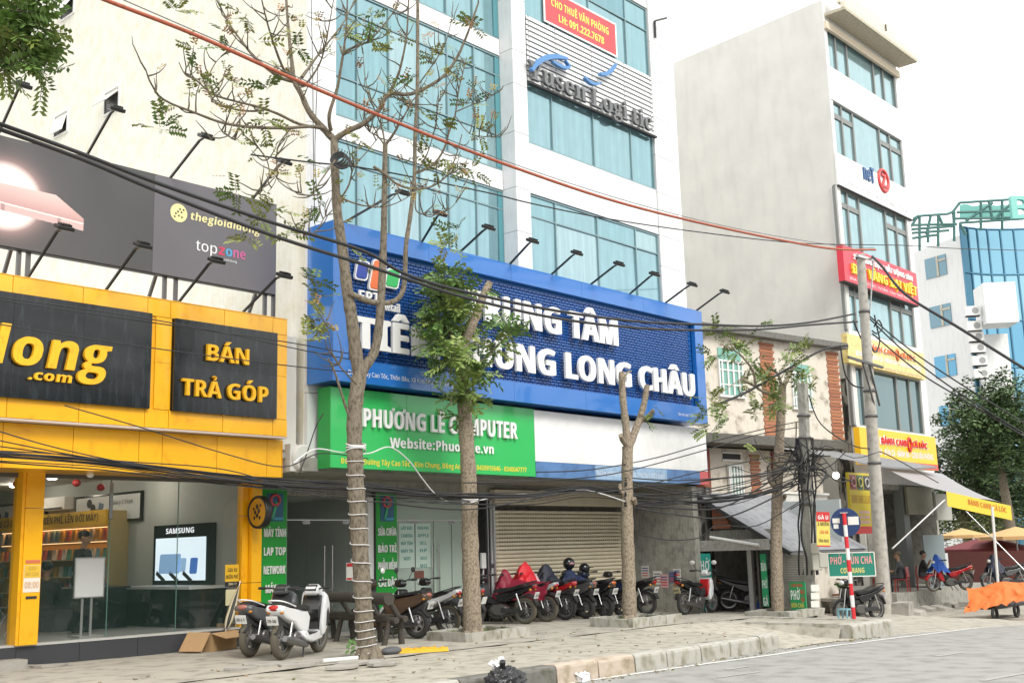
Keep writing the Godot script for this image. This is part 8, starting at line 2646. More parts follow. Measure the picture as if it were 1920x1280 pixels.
func bikes() -> void:
	var white := coat(Color(0.74, 0.75, 0.76), 0.25)
	var black := coat(Color(0.015, 0.015, 0.017), 0.25)
	var red := coat(Color(0.42, 0.015, 0.02), 0.25)
	var grey := coat(Color(0.09, 0.095, 0.10), 0.25)
	var brown := coat(Color(0.075, 0.045, 0.028), 0.3)
	var navy := coat(Color(0.02, 0.03, 0.07), 0.25)
	var silver := coat(Color(0.40, 0.40, 0.41), 0.3)
	var smoked := M(Color(0.35, 0.13, 0.10), 0.15)
	var G0 := func(px: float, py: float) -> Vector3:
		var p := aty(px, py, 0.0)
		return aty(px, py, gy(p.x))
	# two scooters by the phone shop
	var r1: Vector3 = G0.call(527, 1237)
	var f1: Vector3 = G0.call(606, 1221)
	var sd := (f1 - r1).normalized()
	bike("white scooter with black side panel parked nearest the camera", r1, f1, {"scooter": true, "body": white, "accent": black, "r": 0.30, "tyre": mats.tyre_dust, "lining": black, "mirrors": false, "number": "29-S6", "railm": white})
	var r2: Vector3 = G0.call(468, 1232)
	bike("dark scooter with white rear rail half hidden behind the white one", r2, r2 + sd, {"scooter": true, "body": grey, "accent": black, "r": 0.30, "tyre": mats.tyre_dust, "mirrors": false, "number": "30-L1", "tail": smoked, "railm": white})
	# bikes between the bench and the leafy pollard
	var dl := V(-0.3, 0, -1.0).normalized()
	var r3: Vector3 = G0.call(783, 1197)
	bike("brown and black scooter parked beside the rough wooden bench", r3, r3 + dl, {"scooter": true, "body": brown, "accent": black, "mirror": mats.frame_white, "rim": M(Color(0.5, 0.5, 0.5), 0.3, 0.8), "tail": smoked, "number": "29-X3"})
	var r4: Vector3 = G0.call(840, 1190)
	bike("black motorbike with white tail panels left of the leafy pollard", r4, r4 + dl, {"scooter": false, "body": black, "accent": white, "tyre": mats.tyre_dust, "number": "89-F1"})
	var r5: Vector3 = G0.call(884, 1184)
	bike("dark motorbike mostly hidden behind the leafy pollard trunk", r5, r5 + dl, {"scooter": false, "body": black, "accent": grey, "mirrors": false})
	# the row before the shutter
	var dr := V(-0.12, 0, -1.0).normalized()
	var row := [
		[985, 1168, "black motorbike leftmost in the row before the beige shutter", {"scooter": false, "body": black, "accent": black, "tyre": mats.tyre_dust}],
		[1026, 1164, "motorbike under a dark red cover, second before the beige shutter", {"scooter": false, "body": black, "accent": silver, "tyre": mats.tyre_dust, "mirrors": false}],
		[1061, 1162, "red motorbike with a bright red cover, third before the shutter", {"scooter": false, "body": red, "accent": red, "mirrors": false}],
		[1099, 1159, "grey scooter with silver tail, fourth before the beige shutter", {"scooter": true, "body": grey, "accent": grey, "r": 0.25, "mirrors": false, "tail": smoked}],
		[1136, 1155, "black scooter with orange tail light, fifth before the shutter", {"scooter": true, "body": black, "accent": black, "r": 0.25, "mirrors": false, "tail": M(Color(0.6, 0.14, 0.04), 0.15)}],
		[1166, 1152, "dark scooter with red tail light partly behind the forked tree", {"scooter": true, "body": navy, "accent": navy, "r": 0.25, "mirrors": false}],
		[1213, 1150, "black motorbike just right of the forked tree trunk", {"scooter": false, "body": black, "accent": black, "mirrors": false}]]
	var k := 0
	for q in row:
		var rp: Vector3 = G0.call(q[0], q[1])
		rp = atz(q[0], q[1], maxf(rp.z, -16.45))
		var dd := dr.rotated(Vector3.UP, [0.12, 0.1, 0.06, 0.0, -0.06, -0.05, 0.0][k])
		q[3]["number"] = ["29-K2", "30-H6", "29-U8", "29-B4", "29-Y1", "30-E9", "29-D5"][k]
		bike(q[2], rp, rp + dd, q[3])
		var mid := rp + dd * 0.62
		mid.y = gy(mid.x)
		if k == 1:
			drape("dark red cloth thrown over the second motorbike of the row", mid, dd, M(Color(0.24, 0.012, 0.035), 0.6), [[0.62, 0.86], [0.42, 1.16], [0.2, 0.92], [-0.3, 0.86], [-0.75, 0.86]], 0.30, 0.48, 3)
		elif k == 2:
			drape("bright red cloth peaked over the third motorbike's handlebars", mid, dd, M(Color(0.62, 0.012, 0.025), 0.6), [[0.7, 0.88], [0.48, 1.24], [0.4, 1.3], [0.22, 1.08], [0.1, 0.84]], 0.36, 0.72, 5, M(Color(0.6, 0.4, 0.42), 0.6))
		elif k == 3:
			drape("navy cloth peaked over the grey scooter's handlebars", mid, dd, M(Color(0.018, 0.024, 0.04), 0.6), [[0.74, 0.78], [0.5, 1.2], [0.42, 1.25], [0.25, 1.0], [0.0, 0.84]], 0.37, 0.5, 9)
		elif k == 4:
			drape("dark navy cloth over the fifth motorbike beneath the helmet", mid, dd, M(Color(0.02, 0.032, 0.085), 0.6), [[0.7, 0.85], [0.4, 1.12], [0.1, 0.95], [-0.2, 0.86]], 0.36, 0.6, 12)
			var hp := mid + dd * 0.38 + V(0, 1.24, 0)
			var h := thing("helmet", "black full face helmet set on the covered handlebars", "helmet", hp - V(0, 0.14, 0))
			var hm := MB.new()
			hm.ellipsoid(Transform3D(Basis(Vector3.UP, atan2(-dd.z, dd.x)).scaled(V(0.16, 0.15, 0.13)), hp), 18, 12)
			part(h, "shell", hm, mats.blackgloss)
			var vm := MB.new()
			vm.ellipsoid(Transform3D(Basis(Vector3.UP, 0.6).scaled(V(0.10, 0.05, 0.12)), hp + V(-0.02, 0.0, 0.05)), 14, 8)
			part(h, "visor", vm, M(Color(0.35, 0.2, 0.22), 0.1))
		elif k == 1 or k == 5:
			var hp := mid + dd * 0.4 + V(0, 1.12, 0)
			var h := thing("helmet", "dark helmet hung beside the forked tree trunk", "helmet", hp)
			var hm := MB.new()
			hm.ellipsoid(Transform3D(Basis().scaled(V(0.14, 0.14, 0.13)), hp), 16, 10)
			part(h, "shell", hm, mats.blackgloss)
			bx(h, "peak", hp + V(0.1, 0.03, 0.08), V(0.12, 0.02, 0.16), mats.dark)
		k += 1
	# red and white bike before the end wall
	var ra: Vector3 = G0.call(1284, 1150)
	var fa: Vector3 = G0.call(1338, 1146)
	bike("black and white motorbike with red tank panel by the end wall", ra, fa, {"scooter": false, "body": white, "accent": black, "seat": mats.black, "lining": red, "plate": M(Color(0.55, 0.5, 0.3), 0.5), "tail": M(Color(0.3, 0.02, 0.02), 0.2), "mirror": mats.frame_white, "rim": M(Color(0.45, 0.45, 0.45), 0.3, 0.8), "spokes": 6, "number": "29-P7"})
	# bikes in the noodle stall and by the square pole
	var rs := atx(1368, 1142, 26.3)
	bike("dark motorbike with green trim inside the noodle stall doorway", rs, rs + V(0.5, 0, 0.85), {"scooter": false, "body": coat(Color(0.02, 0.06, 0.03), 0.3), "accent": black, "y": gy(26.0)})
	var rq := atd(1644, 1146, 28.5)
	bike("dark motorbike in the shade left of the round utility pole", rq, rq + V(-0.95, 0, -0.3), {"scooter": false, "body": black, "accent": black, "y": -0.42, "mirrors": false})
	# bikes on the restaurant platform
	var p1 := atd(1812, 1100, 38.6)
	var q1 := p1 + heading(-103)
	bike("red motorbike with a blue raincoat on the restaurant platform", p1, q1, {"scooter": false, "body": red, "accent": red, "tyre": mats.tyre_dust, "y": -0.2, "mirrors": false})
	var mid2 := p1 + (q1 - p1).normalized() * 0.62
	drape("bright blue raincoat hung over the red motorbike's handlebars", V(mid2.x, -0.2, mid2.z), (q1 - p1).normalized(), M(Color(0.02, 0.11, 0.5), 0.5), [[0.62, 0.85], [0.42, 1.26], [0.28, 1.12], [0.12, 0.85]], 0.28, 0.62, 21)
	var p2 := atd(1918, 1094, 38.0)
	var q2 := p2 + heading(-100)
	bike("dark motorbike with white lower body at the right edge", p2, q2, {"scooter": false, "body": navy, "accent": grey, "lining": white, "y": -0.2, "mirrors": false})
	var mid3 := p2 + (q2 - p2).normalized() * 0.62
	drape("dark raincoat over the handlebars of the rightmost motorbike", V(mid3.x, -0.2, mid3.z), (q2 - p2).normalized(), M(Color(0.03, 0.035, 0.06), 0.6), [[0.6, 0.8], [0.4, 1.2], [0.25, 1.05], [0.1, 0.82]], 0.28, 0.6, 25)

# ---------------------------------------------------------------- small things in the street
func street_bits() -> void:
	# traffic sign on a striped post
	var b := aty(1602, 1160, -0.04)
	var up := atz(1583, 962, b.z)
	var t := thing("traffic_sign", "round blue traffic sign on a red and white striped post", "traffic sign", b)
	var n := 9
	for i in n:
		bar(t, "post_band", b.lerp(up, float(i) / n), b.lerp(up, (i + 1.0) / n - 0.001), 0.042, M(Color(0.62, 0.03, 0.04), 0.4) if i % 2 == 0 else M(Color(0.75, 0.74, 0.72), 0.4), 14)
	var fw := (cam_o - b)
	fw.y = 0
	fw = fw.normalized()
	var dc := atz(1586, 979, b.z) - fw * 0.06
	var face := Basis(Vector3.UP.cross(fw).normalized(), Vector3.UP, fw)
	var dm := MB.new()
	dm.lathe([Vector2(0, -0.01), Vector2(0.30, -0.01), Vector2(0.305, 0.0), Vector2(0.30, 0.008), Vector2(0, 0.008)], 36, Transform3D(face * Basis(V(1, 0, 0), PI / 2), dc))
	part(t, "disc", dm, M(Color(0.012, 0.035, 0.12), 0.4))
	for e in [[-0.19, 0.04, 0.15, 0.1], [-0.2, -0.08, 0.10, 0.09], [0.16, 0.03, 0.22, 0.17]]:
		var sm := MB.new()
		sm.box(dc + face * V(e[0], e[1], 0.012), V(e[2], e[3], 0.006), face)
		part(t, "white_patch", sm, M(Color(0.7, 0.68, 0.64), 0.6))
	var cm := MB.new()
	cm.box(dc + face * V(-0.02, 0.2, 0.03), V(0.16, 0.02, 0.04), face)
	part(t, "clamp", cm, mats.alu)
	# noodle sign hung on the post
	var sg := thing("hanging_noodle_sign", "green rectangular noodle sign with pink letters hung behind the striped post", "sign", atd(1596, 1058, 25.0))
	var c := atz(1597, 1058, b.z - 0.25)
	var wv := V(1.12, 0, 0)
	var fb := face * Basis(Vector3.UP, 0.18)
	var gb := MB.new()
	gb.box(c, V(0.98, 0.50, 0.02), fb)
	part(sg, "board", gb, M(Color(0.015, 0.20, 0.14), 0.45))
	for e in [[0, 0.25, 1.0, 0.02], [0, -0.25, 1.0, 0.02], [-0.49, 0, 0.02, 0.5], [0.49, 0, 0.02, 0.5]]:
		var em := MB.new()
		em.box(c + fb * V(e[0], e[1], 0.006), V(e[2], e[3], 0.026), fb)
		part(sg, "rim", em, mats.paper)
	txt(sg, "lettering", "PHỞ - BÚN CHẢ", sans_b, Transform3D(fb, c + fb * V(-0.44, 0.01, 0.01)), 0.88, 0.16, 0.0, M(Color(0.72, 0.30, 0.30), 0.5))
	txt(sg, "lettering", "CƠM RANG", sans_b, Transform3D(fb, c + fb * V(-0.24, -0.18, 0.01)), 0.5, 0.11, 0.0, M(Color(0.7, 0.6, 0.2), 0.5))
	sbar(sg, "strut", c + fb * V(0, -0.22, -0.01), b + V(0, 0.6, 0), 0.015, mats.alu)
	# rough wooden bench
	var bp := aty(690, 1206, 0.0)
	var bd := thing("wooden_bench", "rough dark log bench behind the leftmost tree trunk", "bench", V(bp.x, 0, bp.z))
	var L := aty(612, 1196, 0.0)
	var R := aty(752, 1208, 0.0)
	var ax := (R - L).normalized()
	var sidev := ax.cross(Vector3.UP).normalized()
	if sidev.z > 0:
		sidev = -sidev
	for e in [[0.0, 0.45], [0.18, 0.43]]:
		var mb := MB.new()
		mb.tube([L - ax * 0.1 + V(0, e[1], 0) + sidev * e[0], L.lerp(R, 0.5) + V(0, e[1] + 0.01, 0) + sidev * e[0], R + ax * 0.15 + V(0, e[1] - 0.01, 0) + sidev * e[0]], [0.06, 0.065, 0.055], 9)
		part(bd, "seat_log", mb, mats.wood_old)
	var bk := MB.new()
	bk.tube([L - ax * 0.1 + V(0, 0.78, 0) + sidev * 0.3, L.lerp(R, 0.5) + V(0, 0.8, 0) + sidev * 0.3, R + ax * 0.1 + V(0, 0.79, 0) + sidev * 0.3], [0.10, 0.095, 0.11], 10)
	part(bd, "back_log", bk, mats.wood_old)
	for f in [0.08, 0.35, 0.72, 0.98]:
		var p := L.lerp(R, f)
		var lg := MB.new()
		lg.tube([p + V(0, -0.02, 0) - sidev * 0.05, p + V(0, 0.45, 0), p + V(0, 0.85, 0) + sidev * 0.28], [0.055, 0.05, 0.045], 8)
		part(bd, "leg", lg, mats.wood_old)
		var l2 := MB.new()
		l2.tube([p + sidev * 0.32 + V(0, -0.02, 0), p + sidev * 0.2 + V(0, 0.42, 0)], [0.05, 0.045], 8)
		part(bd, "leg", l2, mats.wood_old)
	# cardboard boxes
	var kb := aty(398, 1218, 0.0)
	var cb := thing("cardboard_box", "open flattened cardboard box on the pavement by the plinth", "box", kb, "cardboard boxes by the phone shop", 0.35, true)
	cb.scale = Vector3.ONE * 1.45
	var cd: Material = mats.card
	for e in [[0, 0.1, 0.16, 0.5, 0.2, 0.012, 0.0, 0.0], [0, 0.1, -0.16, 0.5, 0.2, 0.012, 0.0, 0.0], [0.25, 0.1, 0, 0.012, 0.2, 0.32, 0.0, 0.0], [-0.25, 0.1, 0, 0.012, 0.2, 0.32, 0.0, 0.0]]:
		bx(cb, "side", V(e[0], e[1], e[2]), V(e[3], e[4], e[5]), cd)
	bx(cb, "bottom", V(0, 0.008, 0), V(0.5, 0.012, 0.32), cd)
	bx(cb, "flap", V(-0.37, 0.12, 0.02), V(0.26, 0.01, 0.32), cd, V(0, 0, 0.9))
	bx(cb, "flap", V(0.37, 0.19, 0), V(0.26, 0.01, 0.32), cd, V(0, 0, -0.15))
	bx(cb, "flap", V(0.0, 0.18, 0.27), V(0.5, 0.01, 0.22), cd, V(0.25, 0, 0))
	var kc := aty(398, 1205, 0.0)
	var c2 := thing("cardboard_box", "upright small cardboard box standing inside the open box", "box", kc, "cardboard boxes by the phone shop", 0.5, true)
	c2.scale = Vector3.ONE * 1.35
	bx(c2, "carton", V(-0.02, 0.27, 0), V(0.28, 0.3, 0.2), cd, V(0, 0, 0.06))
	bx(c2, "flap", V(-0.02, 0.43, 0.08), V(0.28, 0.008, 0.12), cd, V(0.5, 0, 0))
	bx(c2, "label", V(-0.02, 0.24, 0.104), V(0.16, 0.12, 0.004), mats.paper, V(0, 0, 0.06))
	var kd := aty(418, 1208, 0.0)
	var c3 := thing("cardboard_box", "flat cardboard box lying beside the open box", "box", kd, "cardboard boxes by the phone shop", 0.35, true)
	c3.scale = Vector3.ONE * 1.35
	bx(c3, "carton", V(0.12, 0.24, 0.02), V(0.42, 0.07, 0.28), cd, V(0, 0, -0.04))
	bx(c3, "tape", V(0.12, 0.277, 0.02), V(0.42, 0.003, 0.05), M(Color(0.4, 0.25, 0.1), 0.3), V(0, 0, -0.04))
	# umbrella leaning on the corner pillar
	var u0 := atz(424, 1178, -17.5)
	var u1 := atz(447, 1100, -17.62)
	var um := thing("folded_umbrella", "folded black and cream umbrella leaning by the yellow corner pillar", "umbrella", u0)
	for i in 6:
		var mb := MB.new()
		var a := TAU * i / 6.0
		var o := V(cos(a), 0, sin(a)) * 0.02
		mb.tube(smooth_path([u0 + o * 0.4, u0.lerp(u1, 0.25) + o * 1.8, u0.lerp(u1, 0.6) + o * 1.6, u1 + o * 0.4]), [0.012, 0.03, 0.036, 0.04, 0.04, 0.04, 0.036, 0.036, 0.034, 0.028, 0.02, 0.014, 0.008], 6)
		part(um, "cloth_fold", mb, mats.black if i % 2 == 0 else M(Color(0.6, 0.52, 0.36), 0.7))
	bar(um, "shaft", u0 + (u0 - u1) * 0.08, u1 + (u1 - u0) * 0.15, 0.006, mats.steel, 6)
	# yellow cloth and grey bag on the ground
	var yc := aty(775, 1224, 0.0)
	var yl := thing("yellow_cloth", "crumpled yellow cloth with a grey bag lying beyond the leftmost trunk", "cloth", yc)
	var nz := FastNoiseLite.new()
	nz.seed = 33
	nz.frequency = 4.0
	var e0 := aty(708, 1226, 0.0)
	var e1 := aty(838, 1220, 0.0)
	var ym := MB.new()
	var YP := func(u: float, v: float) -> Vector3:
		var p := e0.lerp(e1, u) + V(-0.15, 0, 0.3) * (v - 0.5) * (0.6 + 0.4 * sin(PI * u))
		var h := (0.03 + 0.05 * absf(nz.get_noise_2d(u * 3.0, v * 1.2)) * 2.0) * (1.0 - pow(absf(v - 0.5) * 2.0, 3.0))
		p.y = 0.006 + h
		return p
	sheet(ym, YP, 30, 10)
	part(yl, "sheet", ym, M(Color(0.66, 0.36, 0.02), 0.7))
	var gm := MB.new()
	gm.ellipsoid(Transform3D(Basis(Vector3.UP, 0.4).scaled(V(0.2, 0.07, 0.12)), aty(734, 1226, 0.0) + V(0, 0.05, 0)), 12, 8)
	part(yl, "grey_bag", gm, M(Color(0.09, 0.095, 0.10), 0.7))
	# white pipe and broken slabs round the trunk
	var pp := thing("white_pipe", "short white plastic pipe lying left of the leftmost trunk", "pipe", aty(640, 1238, 0.0))
	bar(pp, "tube", aty(605, 1239, 0.035), aty(670, 1233, 0.035), 0.032, mats.frame_white, 12)
	var pi := 0
	for q in [[500, 1247, 0.75, 0.25], [560, 1246, 0.8, 0.28], [35, 1252, 0.5, 0.2], [90, 1250, 0.6, 0.2], [660, 1245, 0.5, 0.2], [700, 1242, 0.4, 0.2], [720, 1246, 0.5, 0.22], [640, 1252, 0.6, 0.2], [450, 1255, 0.5, 0.2]]:
		var p := aty(q[0], q[1], 0.0)
		var s := thing("broken_slab", "lifted broken concrete slab on the cracked pavement", "paving slab", p, "broken slabs on the pavement", rng.randf_range(-0.4, 0.2), true)
		var pts := []
		var nn := 9
		for i in nn:
			var a := TAU * i / nn
			pts.append([cos(a) * q[2] * 0.5 * rng.randf_range(0.75, 1.1), sin(a) * q[3] * rng.randf_range(0.7, 1.1)])
		var mb := MB.new()
		mb.prism(V2(pts), 0.022, 0.006, Transform3D(Basis(V(1, 0, 0), PI / 2 + rng.randf_range(-0.06, 0.06)) * Basis(V(0, 1, 0), rng.randf_range(-0.03, 0.03)), V(0, 0.018, 0)))
		part(s, "slab_piece", mb, mats.concrete)
		pi += 1
	# little plant at the trunk
	var pl := thing("seedling", "small green seedling at the foot of the leftmost trunk", "plant", aty(673, 1228, 0.0))
	var lm := MB.new()
	var pb := aty(673, 1228, 0.0)
	for i in 12:
		var a := rng.randf() * TAU
		sprig(lm, pb + V(0, rng.randf_range(0.03, 0.2), 0), V(cos(a), rng.randf_range(0.3, 1.0), sin(a)), 0.16, 2, 0.12, Color(0.10, 0.20, 0.05))
	part(pl, "leaves", lm, mats.leaf)
	bar(pl, "stem", pb, pb + V(0, 0.22, 0), 0.006, M(Color(0.1, 0.15, 0.05), 0.8), 5)
	# rubbish at the kerb
	var bp2 := atz(948, 1280, -9.86)
	bp2.y = -0.25
	var bg := thing("rubbish_bag", "black plastic rubbish bag slumped against the kerb", "rubbish bag", bp2)
	var bm := MB.new()
	var n2 := FastNoiseLite.new()
	n2.seed = 8
	n2.frequency = 2.6
	var BP := func(u: float, v: float) -> Vector3:
		var th := PI * u
		var a := TAU * v
		var d := V(sin(th) * cos(a), cos(th), sin(th) * sin(a))
		var rad := 1.0 + 0.3 * n2.get_noise_3dv(d * 1.2) + 0.28 * absf(n2.get_noise_3dv(d * 2.2)) + 0.1 * absf(n2.get_noise_3dv(d * 5.0))
		return bp2 + d * V(0.27, 0.19, 0.2) * rad + V(0, 0.17, 0)
	sheet(bm, BP, 36, 60)
	part(bg, "sack", bm, M(Color(0.02, 0.02, 0.022), 0.28))
	bar(bg, "knot", bp2 + V(-0.05, 0.34, 0), bp2 + V(-0.1, 0.46, 0.05), 0.04, M(Color(0.02, 0.02, 0.022), 0.28), 7)
	var wi := 0
	for q in [[905, 1275, Color(0.16, 0.35, 0.5), "pale blue plastic wrapper beside the rubbish bag", 0.0], [893, 1282, Color(0.65, 0.7, 0.1), "lime green food packet beside the rubbish bag", 0.0], [930, 1254, Color(0.7, 0.7, 0.7), "crumpled white paper on top of the kerb behind the rubbish bag", 0.25], [1090, 1277, Color(0.75, 0.75, 0.75), "crumpled white tissue on the road by the edge line", 0.0], [1085, 1266, Color(0.6, 0.62, 0.66), "small pale scrap of litter in the gutter", 0.0], [1362, 1228, Color(0.42, 0.12, 0.06), "red brown brick scrap in the gutter below the kerb", 0.0], [1130, 1264, Color(0.5, 0.48, 0.42), "small grey stone in the gutter", 0.0]]:
		var p := aty(q[0], q[1], -0.25 + q[4])
		var s := thing("litter_scrap", q[3], "litter", p)
		var mb := MB.new()
		for i in 7:
			mb.rough_box(p + V(rng.randf_range(-0.07, 0.07), rng.randf_range(0.02, 0.08), rng.randf_range(-0.06, 0.06)), V(0.12, 0.03, 0.1), 0.035, rng, Basis.from_euler(V(rng.randf() * 2, rng.randf() * 3, rng.randf())))
		part(s, "crumple", mb, M(q[2], 0.5))
		wi += 1
	# leaf litter and crumbs on the pavement and in the gutter
	var lt := MB.new()
	for i in 420:
		var x := rng.randf_range(7.5, 22)
		var z := rng.randf_range(-14.5, -10.5)
		var y := 0.006
		if i < 260:
			z = rng.randf_range(-10.15, -9.85)
			y = ry(x) + 0.006
		elif x > 17.8 and z > -13.0:
			continue
		var s := rng.randf_range(0.012, 0.05)
		lt.col = [Color(0.27, 0.21, 0.13), Color(0.2, 0.17, 0.12), Color(0.42, 0.37, 0.28), Color(0.16, 0.17, 0.08)][rng.randi() % 4]
		lt.rough_box(V(x, gy(x) + y if i >= 260 else y, z), V(s, s * 0.35, s * 0.8), s * 0.2, rng, Basis(Vector3.UP, rng.randf() * TAU))
	var lm2 := M(Color.WHITE, 0.9)
	lm2.vertex_color_use_as_albedo = true
	var lo := part(self, numbered("leaf_litter"), lt, lm2)
	tag(lo, "scattered dry leaf litter and crumbs along pavement and gutter", "litter")
	lo.set_meta("kind", "stuff")
	# table, pot and low things left of the round pole
	var tb := thing("low_table", "grey stone table with a potted plant in the shade by the round pole", "table", atd(1590, 1130, 29.0))
	var tc := atd(1590, 1122, 29.0)
	bx(tb, "table_top", tc, V(1.5, 0.08, 0.6), mats.concrete, V(0, -0.2, 0))
	for e in [-0.55, 0.55]:
		bx(tb, "table_leg", tc + V(e, -0.27, 0), V(0.12, 0.46, 0.4), mats.concrete)
	var pt := thing("potted_plant", "small potted plant on a wooden board behind the striped post", "plant", atd(1582, 1106, 29.0))
	var pc := atd(1582, 1112, 29.0)
	var pm := MB.new()
	pm.lathe([Vector2(0, 0), Vector2(0.1, 0), Vector2(0.14, 0.14), Vector2(0.12, 0.14), Vector2(0, 0.12)], 14, TB(pc))
	part(pt, "pot", pm, mats.paper)
	var pf := MB.new()
	for i in 16:
		var a := rng.randf() * TAU
		sprig(pf, pc + V(0, 0.13, 0), V(cos(a), 1.0, sin(a)), 0.2, 3, 0.1, Color(0.07, 0.14, 0.04))
	part(pt, "foliage", pf, mats.leaf)
	bx(pt, "board", pc + V(0, -0.03, 0), V(0.7, 0.05, 0.3), M(Color(0.2, 0.09, 0.05), 0.7))
	var st := thing("plastic_stool", "small pale blue plastic stool near the striped post", "stool", atd(1584, 1150, 27.0))
	var sc := atd(1584, 1142, 27.0)
	bx(st, "seat", sc, V(0.26, 0.03, 0.26), M(Color(0.2, 0.42, 0.5), 0.4))
	for e in [[-0.11, -0.11], [0.11, -0.11], [-0.11, 0.11], [0.11, 0.11]]:
		bx(st, "leg", sc + V(e[0], -0.12, e[1]), V(0.035, 0.22, 0.035), M(Color(0.2, 0.42, 0.5), 0.4))

# ---------------------------------------------------------------- people: one skin over tapered bones
func figure(bones: Array, cell: float) -> MB:
	var lo := Vector3.INF
	var hi := -Vector3.INF
	for b in bones:
		for k in 2:
			var r: Vector3 = Vector3.ONE * (b[2 + k] + cell * 2.5)
			lo = lo.min(b[k] - r)
			hi = hi.max(b[k] + r)
	var n := Vector3i(((hi - lo) / cell).ceil()) + Vector3i.ONE
	var f := PackedFloat32Array()
	f.resize(n.x * n.y * n.z)
	f.fill(1.0)
	var own := PackedInt32Array()
	own.resize(f.size())
	for bi in bones.size():
		var b: Array = bones[bi]
		var mr: float = maxf(b[2], b[3]) + cell * 2.2
		var a0 := Vector3i((((b[0] as Vector3).min(b[1]) - Vector3.ONE * mr - lo) / cell).floor()).clamp(Vector3i.ZERO, n - Vector3i.ONE)
		var a1 := Vector3i((((b[0] as Vector3).max(b[1]) + Vector3.ONE * mr - lo) / cell).ceil()).clamp(Vector3i.ZERO, n - Vector3i.ONE)
		var ab: Vector3 = b[1] - b[0]
		var l2 := maxf(ab.length_squared(), 1e-6)
		for x in range(a0.x, a1.x + 1):
			for y in range(a0.y, a1.y + 1):
				for z in range(a0.z, a1.z + 1):
					var p := lo + V(x, y, z) * cell
					var t := clampf((p - b[0]).dot(ab) / l2, 0.0, 1.0)
					var d: float = p.distance_to(b[0] + ab * t) - lerpf(b[2], b[3], t)
					var i := (x * n.y + y) * n.z + z
					var k := 0.035
					var h := clampf(0.5 + 0.5 * (f[i] - d) / k, 0.0, 1.0)
					if d < f[i]:
						own[i] = bi
					f[i] = lerpf(f[i], d, h) - k * h * (1.0 - h)
	var vert := {}
	var mb := MB.new()
	var pts := PackedVector3Array()
	var cols := PackedColorArray()
	var nor := PackedVector3Array()
	for x in n.x - 1:
		for y in n.y - 1:
			for z in n.z - 1:
				var s := 0
				var acc := Vector3.ZERO
				var m := 0
				var base := (x * n.y + y) * n.z + z
				var v := []
				for c in 8:
					var val := f[base + (c & 1) * n.y * n.z + ((c >> 1) & 1) * n.z + ((c >> 2) & 1)]
					v.append(val)
					if val < 0:
						s += 1
				if s == 0 or s == 8:
					continue
				for e in [[0, 1], [2, 3], [4, 5], [6, 7], [0, 2], [1, 3], [4, 6], [5, 7], [0, 4], [1, 5], [2, 6], [3, 7]]:
					var p0: float = v[e[0]]
					var p1: float = v[e[1]]
					if (p0 < 0) != (p1 < 0):
						var t := p0 / (p0 - p1)
						var q0 := V(e[0] & 1, (e[0] >> 1) & 1, (e[0] >> 2) & 1)
						var q1 := V(e[1] & 1, (e[1] >> 1) & 1, (e[1] >> 2) & 1)
						acc += q0.lerp(q1, t)
						m += 1
				vert[base] = pts.size()
				pts.append(lo + (V(x, y, z) + acc / m) * cell)
				cols.append(bones[own[base]][4])
				nor.append(V(v[1] - v[0] + v[3] - v[2] + v[5] - v[4] + v[7] - v[6], v[2] - v[0] + v[3] - v[1] + v[6] - v[4] + v[7] - v[5], v[4] - v[0] + v[5] - v[1] + v[6] - v[2] + v[7] - v[3]).normalized())
	var st := [n.y * n.z, n.z, 1]
	for x in range(1, n.x - 1):
		for y in range(1, n.y - 1):
			for z in range(1, n.z - 1):
				var i := (x * n.y + y) * n.z + z
				for ax in 3:
					if (f[i] < 0) == (f[i + st[ax]] < 0):
						continue
					var u: int = st[(ax + 1) % 3]
					var w: int = st[(ax + 2) % 3]
					var k := [i - u - w, i - w, i, i - u]
					if k.all(func(q): return vert.has(q)):
						var g := [vert[k[0]], vert[k[1]], vert[k[2]], vert[k[3]]]
						mb.col = cols[g[2]]
						mb.tri(pts[g[0]], pts[g[1]], pts[g[2]], nor[g[0]], nor[g[1]], nor[g[2]])
						mb.tri(pts[g[0]], pts[g[2]], pts[g[3]], nor[g[0]], nor[g[2]], nor[g[3]])
	return mb

